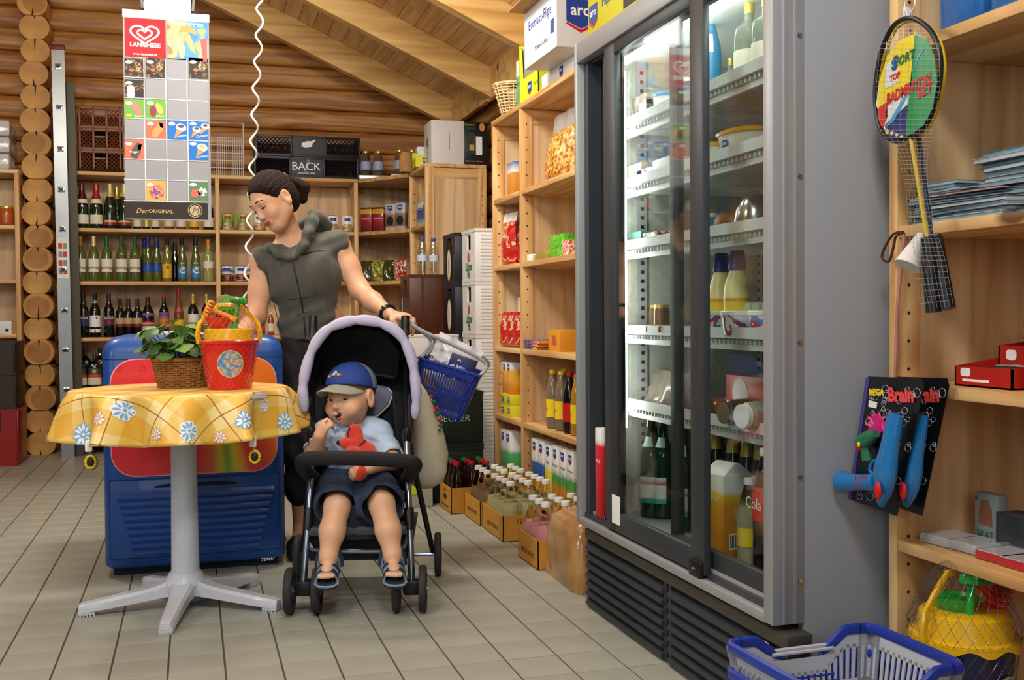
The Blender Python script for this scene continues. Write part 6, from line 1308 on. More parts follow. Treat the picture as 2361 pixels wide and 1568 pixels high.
# ================================================================ SHOPPING BASKETS by the fridge
def shop_basket(loc, rz, body, rim, label, W=.36, D=.285, H=.20, grp=None, dip=True, slots=True):
 t = thing('shopping_basket', label, 'basket', loc, rz, grp)
 def edge(x, dipz=.0): return H - (dipz if dip and abs(x) < .055 else 0) - (0 if abs(x) > .11 or not dip else dipz * (0 if abs(x) > .11 else max(0, 1 - max(0, abs(x) - .055) / .055) if abs(x) > .055 else 0))
 tap = lambda z: .80 + .20 * z / H
 def wall(axis, sg):
  half, off = (W / 2, D / 2) if axis == 'x' else (D / 2, W / 2)
  mb = MB(); n = 22 if axis == 'x' else 16
  top = lambda s: (edge(s, .045) if axis == 'x' else H)
  def pt(s, z, o=0):
   k = tap(z); q = (s * k, sg * (off * k + o)); return (q[0], q[1], z) if axis == 'x' else (q[1], q[0], z)
  def quad(s0, s1, z0a, z1a, z0b, z1b):
   v = [pt(s0, z0a), pt(s1, z0b), pt(s1, z1b), pt(s0, z1a), pt(s0, z0a, -.003), pt(s1, z0b, -.003), pt(s1, z1b, -.003), pt(s0, z1a, -.003)]
   mb.add(v, [(0, 1, 2, 3), (7, 6, 5, 4), (0, 4, 5, 1), (1, 5, 6, 2), (2, 6, 7, 3), (3, 7, 4, 0)])
  for k in range(n):
   s0, s1 = -half + 2 * half * k / n, -half + 2 * half * (k + 1) / n; m = s0 + (s1 - s0) * .5
   t0, t1 = top(s0), top(s1); b1, b2, b3 = .012, .088, .10
   quad(s0, m, b1, t0 - .028, b1, top(m) - .028)
   quad(m, s1, b2, b3, b2, b3); quad(s0, s1, t0 - .035, t0, t1 - .035, t1); quad(s0, s1, 0, b1, 0, b1)
   if k < 2 or k > n - 3: quad(s0, s1, 0, t0, 0, t1)
  return mb
 for ax, sg, nm in (('x', 1, 'side_wall'), ('x', -1, 'side_wall'), ('y', 1, 'end_wall'), ('y', -1, 'end_wall')): obj(nm, wall(ax, sg), body, t, kind=None)
 obj('base', MB().box((-W * .4, -D * .4, 0), (W * .4, D * .4, .004)), body, t)
 path = []
 for sg in (1, -1):
  for s in np.linspace(-W / 2, W / 2, 15) * sg: path.append((s * 1.0, -sg * D / 2, edge(s, .045)))
  for s in np.linspace(-D / 2 + .02, D / 2 - .02, 4): path.append((sg * W / 2, sg * s, H))
 if dip:
  for sg in (1, -1):
   for a, b in ((-W / 2 + .03, -.05), (.05, W / 2 - .03)):
    pts = [(s, sg * D / 2, edge(s, .045) + .001) for s in np.linspace(a, b, 9)]
    obj('grip', MB().tube(pts, .0095, 8, flat=1.3), rim, t)
   obj('handle_rod', MB().tube([(-.075, sg * D / 2, H - .026), (.075, sg * D / 2, H - .026)], .005, 6).tube([(-.075, sg * (D / 2 - .012), H - .03), (.075, sg * (D / 2 - .012), H - .03)], .004, 6), body, t)
  for sg in (1, -1):
   obj('grip', MB().tube([(sg * W / 2 * q, y, H + .001) for y, q in ((-D / 2, .92), (-D / 2 + .025, 1), (D / 2 - .025, 1), (D / 2, .92))], .0095, 8, flat=1.3), rim, t)
   for s2 in (1, -1): obj('grip', MB().tube([(sg * (W / 2 - .035), s2 * D / 2, H + .001), (sg * (W / 2 * .92), s2 * D / 2, H + .001)], .0095, 8, flat=1.3), rim, t)
 else: obj('rim', MB().tube(path, .006, 6, closed=True), rim, t)
 return t
BWHITE = mat('basket_white_plastic', '#b4b8c0', .4); BBLUE = mat('basket_blue_plastic', '#20389a', .35)
shop_basket((1.236, 1.855, 0), .04, BBLUE, BBLUE, 'blue shopping basket at the bottom of the stack beside the fridge', grp=None)
shop_basket((1.236, 1.855, .055), .04, BBLUE, BBLUE, 'blue shopping basket in the middle of the stack beside the fridge')
shop_basket((1.236, 1.855, .11), .04, BWHITE, BBLUE, 'white shopping basket with blue rim grips, topmost of the stack beside the fridge')
# ================================================================ SAND TOY BUCKETS in nets
BY = mat('toy_bucket_yellow', '#e8b818', .28, coat=.4); BR = mat('toy_bucket_red', '#d4201c', .28, coat=.4); BG = mat('toy_green_plastic', '#1fa038', .25, coat=.5); BN = mat('toy_bucket_navy', '#1a2450', .3, coat=.3); BO = mat('toy_orange_plastic', '#e8901c', .3, coat=.4)
def toy_bucket(loc, label, bm_, sc, rz, sieve, h=.165, r0=.069, r1=.095, lid='tall', toys=()):
 t = thing('toy_bucket_set', label, 'bucket', loc, rz)
 S = lambda L: [(r * sc, z * sc) for r, z in L]
 obj('bucket', MB().lathe(S([(r0, 0), (r0 + .002, .003), (r1 - .004, h - .012), (r1 + .002, h - .010), (r1 + .004, h - .002), (r1 + .001, h), (r1 - .004, h - .001)]), 36), bm_, t)
 ring = S([(r1 - .012, h), (r1 - .014, h + .036), (r1 - .020, h + .040), (r1 - .05, h + .039), (.004, h + .036)]) if lid == 'tall' else S([(r1 + .004, h - .004), (r1 + .007, h), (r1 - .006, h + .006), (r1 - .014, h + .045), (r1 - .022, h + .05), (.004, h + .045)])
 obj('sieve', MB().lathe(ring, 32), BY, t)
 if lid != 'tall':
  w = MB().grid(lambda u, v: ((r1 + .006) * sc * cos(2 * PI * u), (r1 + .006) * sc * sin(2 * PI * u), (h + .004 - v * (.014 + .006 * cos(18 * PI * u))) * sc), 72, 1, closed_u=True); obj('scalloped_skirt', w, BY, t)
 # picture roundel on the front (coloured patches, no figure)
 rr = lambda z: (r0 + (r1 - r0) * z / h) * sc + .0012
 def on(x, z, d=0): a = -PI / 2 + x / rr(z / sc); R_ = rr(z / sc) + d; return (R_ * cos(a), R_ * sin(a), z)
 zc, R0 = h * .53 * sc, .042 * sc
 def dsc(cx_, cz_, rx, rz_, d, n=20): return MB().add([on(cx_, cz_, d)] + [on(cx_ + rx * cos(2 * PI * k / n), cz_ + rz_ * sin(2 * PI * k / n), d) for k in range(n)], [(0, 1 + k, 1 + (k + 1) % n) for k in range(n)])
 obj('picture_edge', dsc(0, zc, R0 * 1.07, R0 * 1.1, .0003), mat('picture_edge', '#d8d070', .4), t)
 o = obj('picture', dsc(0, zc, R0, R0 * 1.03, .0008), spots_mat('beach_picture_print', ['#4c94c8', '#5ca4d4', '#4890c4', '#e0b070', '#88c0e0', '#d8a058'], 60, .35, .3), t)
 # wire handle
 hp = [(-r1 - .004, 0, h - .012), (-r1 - .008, 0, h + .02), (-r1 - .002, 0, h + .055), (-r1 * .72, 0, h + .085), (-r1 * .35, 0, h + .118), (r1 * .35, 0, h + .118), (r1 * .72, 0, h + .085), (r1 + .002, 0, h + .055), (r1 + .008, 0, h + .02), (r1 + .004, 0, h - .012)]
 obj('handle', MB().tube([(x * sc, (y + .015) * sc, z * sc) for x, y, z in hp], .0052 * sc, 8, flat=1.6), BY, t)
 def shovel(M, m, nm='shovel'):
  s = obj(nm, MB().loft([[(-.025, -.004, .035), (.025, -.004, .035), (.025, .002, .035), (-.025, .002, .035)], [(-.028, -.002, .06), (.028, -.002, .06), (.028, .004, .06), (-.028, .004, .06)], [(-.022, .004, .10), (.022, .004, .10), (.022, .008, .10), (-.022, .008, .10)], [(-.006, .008, .112), (.006, .008, .112), (.006, .011, .112), (-.006, .011, .112)]], M=M), m, t)
  obj('shovel_stem', MB().tube([M @ Vector(p) for p in ((0, 0, -.06), (0, 0, 0), (0, -.003, .045))], .007 * sc, 8), m, s)
 def rake(M, m):
  s = obj('rake', MB().box((-.028, -.008, .0), (.028, .008, .024), .006, M).tube([M @ Vector(p) for p in ((0, 0, .005), (0, -.002, -.03), (0, .0, -.085))], [.009, .008, .011], 8), m, t)
  for k in range(5): obj('tine', MB().box((-.026 + k * .0115, -.03, .004), (-.020 + k * .0115, -.006, .02), .002, M), m, s)
 def bowl(M, m): obj('bowl', MB().lathe([(.024, 0), (.03, .004), (.042, .03), (.044, .036), (.040, .037), (.036, .03)], 24, M), m, t)
 for kind, M, m in toys: {'shovel': shovel, 'rake': rake, 'bowl': bowl}[kind](Matrix.Diagonal((sc, sc, sc, 1)) @ M, m)
 # shiny net around everything
 nt = MB(); prof = S([(r0 + .003, .002), (r1 + .003, h - .01), (r1 + .011, h + .02), (r1 * .9, h + .07), (r1 * .62, h + .115), (r1 * .3, h + .15)]); zs = np.linspace(prof[0][1], prof[-1][1], 22)
 rad = lambda z: np.interp(z, [p[1] for p in prof], [p[0] for p in prof])
 for k in range(26):
  for sg in (1, -1): nt.tube([(rad(z) * cos(2 * PI * k / 26 + sg * i * .11), rad(z) * sin(2 * PI * k / 26 + sg * i * .11), z) for i, z in enumerate(zs)], .0005, 3, caps=False)
 obj('net', nt, mat('net_' + bm_.name, '#c8402c' if bm_ is BR else '#55565c', .3, coat=.5), t, kind='stuff')
 return t
RX = lambda a, ax: Matrix.Rotation(a, 4, ax)
p = PY(531, 905, 3.72)
toy_bucket((p.x, 3.76, CZ + .0008), 'red netted toy bucket set with yellow handle on the round table', BR, 1.0, 0, True, toys=(
 ('bowl', T_((-.035, -.01, .205)), BR), ('shovel', T_((-.04, .03, .215)) @ RX(.35, 'Y'), BG), ('rake', T_((.028, -.02, .287)) @ RX(.12, 'Y'), BG), ('rake', T_((-.055, -.03, .268)) @ RX(-1.15, 'Y'), BO), ('bowl', T_((-.01, .02, .235)), BG)))
toy_bucket((1.575, 1.91, .0615), 'navy netted toy bucket set with yellow lid on the bottom of the near shelf', BN, 1.13, .3, True, h=.216, lid='wide', toys=(
 ('rake', T_((-.01, -.02, .318)) @ RX(.1, 'Y'), BG), ('bowl', T_((.0, .02, .25)), BG), ('rake', T_((.055, -.02, .285)) @ RX(2.2, 'Y'), BR)))
# ================================================================ POTTED PLANT in a wicker basket
def plant():
 t = thing('potted_plant', 'leafy green plant in a brown wicker basket on the round table', 'plant', (-.035, 3.90, CZ + .0008), .12)
 wk = mat('brown_wicker', '#8a5c30', .5, var=.25, vscale=50)
 weave(t, .078, .100, .098, wk, 30, 13, 1.0, .75, .0042, 3)
 obj('soil', MB().lathe([(.09, .075), (.09, .08)], 20, p=3, sx=1, sy=.75), mat('potting_soil', '#2a1c12', .9), t)
 obj('handle', MB().tube(spline([(.06, .03, .09), (.085, .035, .13), (.11, .03, .128), (.10, .01, .09)], 6), .006, 8), mat('dark_wicker', '#3a2414', .6), t)
 lm = [mat('leaf_green', '#527f38', .45, var=.25, vscale=30), mat('leaf_light_green', '#739c4c', .45, var=.2, vscale=30), mat('leaf_dark_green', '#365c2a', .45, var=.2, vscale=30)]
 def leaf(seed):
  rn = random.Random(seed); mb = MB(); nu, nv = 6, 7; wave = rn.uniform(.1, .25)
  def fn(u, v):
   w = .5 * (sin(PI * min(1, v * 1.02)) ** .62) * (1 + .12 * sin(9 * v + seed)) * (.95 if v < .5 else 1 - .3 * (v - .5))
   x = (u - .5) * 2 * w; return (x, v, -.32 * v * v + .25 * x * x * (1.2 - v) + wave * .25 * sin(7 * v) * x)
  return mb.grid(fn, nu, nv)
 lms = [leaf(k).mesh('leaf', 80) for k in range(4)]
 for me in lms: me.materials.append(lm[0])
 rn = random.Random(11); st = MB()
 spots = [(-.135, -.02, .125, .05, 2.9), (-.11, .0, .19, .05, 2.4), (-.075, -.03, .215, .055, 2.0), (-.045, .0, .16, .062, 1.8), (-.01, -.04, .21, .068, 1.2), (.03, -.03, .18, .066, .6), (.06, .0, .21, .05, .3), (-.03, .02, .235, .05, 1.6), (-.09, -.05, .15, .055, 3.6), (-.055, -.07, .12, .06, 4.2), (-.005, -.075, .15, .066, 4.6), (.04, -.065, .13, .058, 5.2), (.075, -.04, .16, .055, 5.8)]
 for k in range(48):
  a = rn.uniform(0, 2 * PI); r = rn.uniform(.02, .115); spots.append((r * 1.1 * cos(a) - .02, r * .8 * sin(a), rn.uniform(.10, .215), rn.uniform(.042, .066), a + rn.uniform(-.5, .5)))
 for k, (x, y, z, s, a) in enumerate(spots):
  me = lms[k % 4]; o = bpy.data.objects.new('leaf', me); COL.objects.link(o); o.parent = t
  M = T_((x, y, z)) @ RX(a - PI / 2, 'Z') @ RX(rn.uniform(-.7, .2), 'X') @ RX(rn.uniform(-.5, .5), 'Y') @ Matrix.Diagonal((s, s, s, 1)) @ T_((0, -.25, 0)); o.matrix_local = M
  o.material_slots[0].link = 'OBJECT'; o.material_slots[0].material = lm[k % 3]
  st.tube(spline([(x * .35, y * .3, .075), (x * .7, y * .6, z * .6 + .03), (x, y, z - .004)], 4), .0016, 5)
 obj('stems', st, mat('plant_stem', '#5a5a2c', .6), t, kind='stuff')
plant()
# ================================================================ PRICE BOARD hanging from the lamp
def board():
 Y = 5.75; t = thing('ice_cream_price_board', 'hanging ice cream price board with red heart logo card and a grid of pockets', 'price board', tuple(PY(381, 505, Y)))
 A = lambda u, v, d=0: Vector((PY(u, v, Y).x, Y - d, PY(u, v, Y).z))
 def rect(nm, u0, v0, u1, v1, m, d, par=t, th=.001):
  # corners follow the slight lean of the board's rows
  x0, x1 = A(u0, v0).x, A(u1, v0).x; z1, z0 = A((u0 + u1) / 2, v0).z, A((u0 + u1) / 2, v1).z
  return wobj(nm, MB().box((x0, Y - d - th, z0), (x1, Y - d, z1)), m, par)
 grey = mat('board_grey', '#8e8e92', .75, spec=.25)
 rect('backing', 283, 33, 481, 508, grey, 0, th=.006); rect('top_rail', 282, 28, 482, 46, mat('board_rail', '#c8c8cc', .3, .3), .006)
 pk = mat('grey_pocket', '#8e8e92', .75, spec=.25, var=.05, vscale=3); cl = mat('clear_pocket_edge', '#dcdce0', .15)
 cols = [(287, 332), (336, 382), (386, 431), (435, 480)]; rows = [(135, 182), (184, 229), (230, 276), (279, 322), (324, 369), (371, 415), (417, 464)]
 dark = spots_mat('choc_card_print', ['#1c1714', '#241c18', '#2c211a', '#4a2c18', '#8a6a40', '#1c1714'], 45, .65, 0); 
 prod = {(0, 0): ('dark', None), (0, 1): ('dark', None), (0, 3): ('dark', None), (1, 0): ('dark', 'cream_bar'), (2, 0): ('green', 'pink_bar'), (2, 1): ('green', 'fruit_bar'), (3, 1): ('coral', 'wafer'), (3, 2): ('blue', 'cone'), (3, 3): ('blue', 'cones'), (4, 0): ('coral', 'choc_bar'), (4, 3): ('blue', 'cone'), (6, 1): ('ochre', 'fruits'), (6, 3): ('dkgreen', 'shapes')}
 cm = {'dark': dark, 'green': mat('card_leaf_green', '#6a9c44', .65, spec=.25), 'coral': mat('card_coral', '#c86a50', .65, spec=.25), 'blue': mat('card_strong_blue', '#2a6cb8', .65, spec=.25), 'ochre': mat('card_ochre', '#c8a050', .65, spec=.25), 'dkgreen': mat('card_dark_green', '#5a7a58', .65, spec=.25)}
 cream = mat('ice_cream_cream', '#e8dfc4', .4); waf = mat('wafer_tan', '#b88a58', .5); pink = mat('ice_pink', '#d07068', .4); choc = mat('choc_brown', '#3c2a22', .35); fru = spots_mat('fruit_print', ['#5a3068', '#c84468', '#e0a848', '#7c3c6c', '#d86c44'], 60)
 for r, (v0, v1) in enumerate(rows):
  for c, (u0, u1) in enumerate(cols):
   k = prod.get((r, c)); uc, vc = (u0 + u1) / 2, (v0 + v1) / 2
   if not k: rect('pocket', u0, v0 + .09 * (uc - 380) / 2, u1, v1 + .09 * (uc - 380) / 2, pk, .0062); continue
   o = rect('product_card', u0, v0, u1, v1, cm[k[0]], .0062)
   def S(nm, pts, m, d=.0078): return wobj(nm, MB().prism([(A(uc + a, vc).x, A(uc, vc + b).z) for a, b in pts], 0, .0006, T_((0, Y - d, 0)) @ Matrix.Rotation(PI / 2, 4, 'X')), m, o)
   S('price_tag', [(a * 8 - 12, b * 4 - 14) for a, b in disc(1, 12)], PAPER)
   if k[1] == 'cream_bar': S('bar_picture', [(-14 + q * 1.0, w) for q, w in ()] or [(a - 8, b + 6) for a, b in rrect(17, 30, 7, 4)], cream)
   elif k[1] == 'pink_bar': S('bar_picture', [(a * .8 + b * .5 + 6, b * .8 - a * .5 - 2) for a, b in rrect(17, 34, 8, 4)], pink); S('fruit_picture', [(a * 7 - 12, b * 3.5 + 14) for a, b in disc(1, 12)], YELLOWINK)
   elif k[1] == 'fruit_bar': S('bar_picture', [(a * 8 - 6, b * 13 + 4) for a, b in disc(1, 14)], mat('berry_red', '#7c2038', .4)); S('bar_picture', [(a * 8 + b * 4 + 9, b * 13 - 2) for a, b in disc(1, 14)], mat('mango', '#d8a848', .4))
   elif k[1] == 'wafer': S('bar_picture', [(-8, 14), (2, 18), (18, -2), (16, -16), (8, -18), (-8, 4)], waf); S('bite_picture', [(8, -18), (16, -16), (18, -4), (10, -8)], cream)
   elif k[1] == 'choc_bar': S('bar_picture', [(-8, 16), (6, 20), (16, 0), (18, -14), (8, -18), (-6, 0)], choc); S('bite_picture', [(8, -12), (18, -14), (17, 0), (10, 0)], cream)
   elif k[1] in ('cone', 'cones'):
    for dx, dy, s in (((3, 0, 1),) if k[1] == 'cone' else ((-9, 4, .8), (11, -4, .8))):
     S('cone_picture', [(dx + (-6 + q) * s, dy + w * s) for q, w in ((-4, 18), (2, -2), (16, 4))], waf); S('ice_picture', [(dx + (6 + a * 12 + b * 2) * s, dy + (-6 + b * 9) * s) for a, b in disc(1, 14)], cream if c == 3 else mat('swirl_white', '#dcd8d4', .4)); S('sauce_picture', [(dx + (6 + a * 7) * s, dy + (-9 + b * 4) * s) for a, b in disc(1, 8)], choc if not (r == 4) else mat('mango', '#d8a848', .4), .0085)
   elif k[1] == 'fruits': S('fruit_picture', [(a * 17 + 3, b * 17 + 2) for a, b in disc(1, 10)], fru)
   elif k[1] == 'shapes': S('shape_picture', [(-18, 14), (-14, -4), (-2, -2), (6, 8), (-6, 16)], mat('berry_coral', '#c85848', .4)); S('shape_picture', [(a * 11 + 9, b * 11 + 2) for a, b in disc(1, 9)], spots_mat('cow_print', ['#e8e8e4', '#d8e0d0', '#6a7c5c', '#3c3c40'], 70))
   else: S('treat_picture', [(a * 9 + 8, b * 11 - 4) for a, b in disc(1, 8)], spots_mat('treat_print', ['#2c1c14', '#6a4020', '#c89860', '#3a2418'], 70)); S('nut_picture', [(a * 6 - 6, b * 4 + 4) for a, b in disc(1, 10)], mat('nut_amber', '#a85c24', .4))
   if k[0] == 'blue': wtext('Cornetto', .016, WHITEINK, o, face_m(A(uc + 8, v1 - 8, .008), '-y') @ RX(.2, 'Z'), shear=.3)
   if k[0] == 'green': wtext('Solero', .016, WHITEINK, o, face_m(A(uc + 10, v1 - 8, .008), '-y') @ RX(.1, 'Z'), shear=.3)
   if k[1] == 'choc_bar': wtext('Nogger', .015, WHITEINK, o, face_m(A(uc, vc + 4, .0095), '-y'))
 e = MB()
 for v0, v1 in rows: e.box((A(286, v1).x, Y - .0085, A(383, v1 + 1.5).z), (A(480, v1).x, Y - .006, A(383, v1).z))
 for u in (334, 384, 433): e.box((A(u, 300).x - .002, Y - .0085, A(u, 464).z), (A(u, 300).x + .002, Y - .006, A(u, 137).z))
 wobj('pocket_edges', e, cl, t, kind='stuff')
 # header cards
 h = rect('header_card', 287, 44, 381, 133, mat('logo_red', '#a8262c', .65, spec=.25), .0062)
 c0 = A(334, 80, .0078)
 def heart(s, w, m, d):
  pts = []
  for k in range(40):
   a = 2 * PI * k / 40; x = 16 * sin(a) ** 3; z = 13 * cos(a) - 5 * cos(2 * a) - 2 * cos(3 * a) - cos(4 * a); pts.append(c0 + Vector((x * s * 1.15, -d, z * s * .88 + .3 * s)))
  return MB().tube(pts, w, 6, closed=True)
 wobj('heart_logo', heart(.0037, .0052, WHITEINK, 0), WHITEINK, h); wobj('heart_logo', heart(.0019, .0048, WHITEINK, 0), WHITEINK, h)
 wtext('LANGNESE', .030, WHITEINK, h, face_m(A(335, 105, .0078), '-y'), bold=.03); wtext('www.langnese.de', .0165, WHITEINK, h, face_m(A(335, 126, .0078), '-y'))
 ph = rect('photo_card', 385, 50, 478, 140, spots_mat('beach_photo_print', ['#3c7cac', '#4c90bc', '#c89868', '#d8a878', '#c89c70', '#a06c40'], 9, .65, .0), .0062)
 def S2(nm, pts, m, d=.0078): return wobj(nm, MB().prism([(A(u, 95).x, A(430, v).z) for u, v in pts], 0, .0006, T_((0, Y - d, 0)) @ Matrix.Rotation(PI / 2, 4, 'X')), m, ph)
 S2('hat_print', [(412, 75), (418, 62), (440, 60), (452, 72), (455, 82), (430, 74)], mat('hat_orange', '#c8843c', .4)); S2('hair_print', [(424, 78), (438, 80), (446, 98), (452, 125), (440, 118), (428, 95)], mat('hair_blond', '#b8945c', .4)); S2('arm_print', [(386, 110), (400, 88), (416, 95), (428, 112), (424, 136), (414, 136), (412, 118), (400, 112)], mat('print_skin', '#d8a880', .4)); S2('shirt_print', [(462, 90), (477, 85), (477, 140), (468, 140)], mat('print_red', '#a83040', .4))
 wtext('EIS GEHT IMMER!', .0215, WHITEINK, ph, face_m(A(431, 57, .0085), '-y') @ RX(-.05, 'Z'), bold=.02)
 b = rect('bottom_strip', 286, 467, 479, 505, mat('strip_brown', '#332c2a', .7, spec=.25, var=.15, vscale=4), .0062)
 wtext('Der', .034, GOLDINK, b, face_m(A(326, 487, .0078), '-y'), shear=.4); wtext('ORIGINAL', .026, GOLDINK, b, face_m(A(371, 488, .0078), '-y'), bold=.01)
 cn = A(450, 486, .0076)
 wobj('coin_ring', MB().tube([cn + Vector((.034 * cos(a), 0, .034 * sin(a))) for a in np.linspace(0, 2 * PI, 25)[:-1]], .0022, 5, closed=True), GOLDINK, b); wobj('coin', MB().lathe([(.027, 0), (.027, .001)], 22, T_(cn) @ Matrix.Rotation(PI / 2, 4, 'X')), mat('coin_tan', '#a89878', .35), b)
 wtext('M', .045, mat('coin_ink', '#5c4c38', .4), b, face_m(cn + Vector((0, -.002, 0)), '-y'), shear=.3)
 hk = MB()
 for u0, v0, u1, v1 in ((328, 36, 330, -6), (362, 40, 370, -6), (400, 40, 388, -6), (436, 42, 436, -6), (330, 34, 436, 42)): hk.tube([A(u0, v0, .002), A(u1, v1, -.0)], .0013, 5)
 wobj('hanging_wires', hk, DARKINK, t, kind='stuff')
board()
# lamp above the board
lp = PY(386, 0, 5.80); t = thing('ceiling_lamp', 'bright square lamp with a grey frame above the price board', 'lamp', (lp.x, 5.87, lp.z - .035))
obj('light_panel', MB().box((-.115, -.05, 0), (.115, .05, .30), .004), mat('lamp_glow', (.95, .98, 1), .5, emit=5), t, label='glowing lamp panel')
for x in (-.128, .118): obj('frame_side', MB().prism([(x, -.01), (x + .012, -.01), (x + .03 * (1 if x > 0 else -1) + .012, .34), (x + .03 * (1 if x > 0 else -1), .34)], -.06, .06, Matrix.Rotation(PI / 2, 4, 'X')), mat('lamp_frame_grey', '#6c6c66', .5), t)
obj('hood', MB().box((-.16, -.07, .34), (.16, .07, .38)), mat('lamp_frame_grey', '#6c6c66', .5), t); obj('stem', MB().tube([(0, 0, .38), (0, 0, rz(lp.x) - lp.z + .05)], .012, 8), mat('lamp_frame_grey', '#6c6c66', .5), t)
# coiled cord
def cord():
 Y = 5.35; ctl = [(600, -10), (597, 90), (590, 210), (585, 330), (580, 450), (575, 560), (570, 660), (568, 720)]
 mid = spline([PY(u, v, Y) for u, v in ctl], 40); t = thing('coiled_cord', 'white coiled cord hanging in front of the shelves behind the woman', 'cord', tuple(mid[-1])); L = 0; pts = []; prev = mid[0]
 for q in mid:
  L += (q - prev).length; prev = q; a = 2 * PI * L / .128; pts.append(q + Vector((.0165 * cos(a), .0165 * sin(a), 0)))
 wobj('coil', MB().tube(pts, .0052, 8), mat('cord_white', '#d0cec8', .4), t)
 wobj('lead', MB().tube([mid[-1], mid[-1] + Vector((-.01, -.3, -.05)), Vector((mid[-1].x - .03, 4.99, .95))], .005, 6), mat('cord_white', '#d0cec8', .4), t)
 wobj('upper_lead', MB().tube([pts[0], Vector((pts[0].x, Y, 3.4))], .005, 6), mat('cord_white', '#d0cec8', .4), t)
cord()
# aluminium ladder
def ladder():
 a, b = PY(133, 112, 8.19), PY(157, 1046, 8.19); t = thing('aluminium_ladder', 'aluminium ladder standing on edge beside the stacked log ends', 'ladder', ((a.x + b.x) / 2, 8.19, 0))
 am = mat('ladder_aluminium', '#8c8e8c', .35, .8, var=.1, vscale=6); H = a.z; w = .043; x0 = b.x - t.location.x; x1 = a.x - t.location.x
 def rail(y, m): return MB().loft([[(x0 - w, y, 0), (x0 + w, y, 0), (x0 + w, y + .022, 0), (x0 - w, y + .022, 0)], [(x1 - w, y, H), (x1 + w, y, H), (x1 + w, y + .022, H), (x1 - w, y + .022, H)]])
 obj('rail', rail(0, am), am, t); obj('rail', MB().loft([[(x0 + .03, .06, 0), (x0 + .10, .06, 0), (x0 + .10, .08, 0), (x0 + .03, .08, 0)], [(x1 + .03, .06, H - .22), (x1 + .10, .06, H - .22), (x1 + .10, .08, H - .22), (x1 + .03, .08, H - .22)]]), mat('ladder_dark', '#4a4438', .5, .5), t)
 obj('end_cap', MB().box((x1 - w - .003, -.004, H - .01), (x1 + w + .003, .026, H + .03), .008), mat('ladder_cap_red', '#6a1c20', .5), t)
 for k, v in enumerate((153, 248, 343, 437, 528, 622, 716, 808, 900, 990)):
  z = PY(140, v, 8.19).z; x = x0 + (x1 - x0) * z / H
  r = obj('rung_end', MB().box((x - .022, -.003, z - .02), (x + .022, .0, z + .02), .003), CHROME, t); obj('rung_hole', MB().box((x - .014, -.0036, z - .013), (x + .014, -.003, z + .013)), BLACK, r)
 z = PY(145, 590, 8.19).z; x = x0 + (x1 - x0) * z / H
 lb = obj('safety_label', MB().box((x - .04, -.0012, z - .16), (x + .04, 0, z + .13)), PAPER, t)
 for k in range(4):
  for j in range(2): obj('pictogram', MB().box((x - .03 + .032 * j, -.002, z - .13 + .06 * k), (x - .004 + .032 * j, -.0012, z - .09 + .06 * k)), REDINK if (k + j) % 2 else mat('grey_print', '#8a8a8a', .5), lb)
ladder()
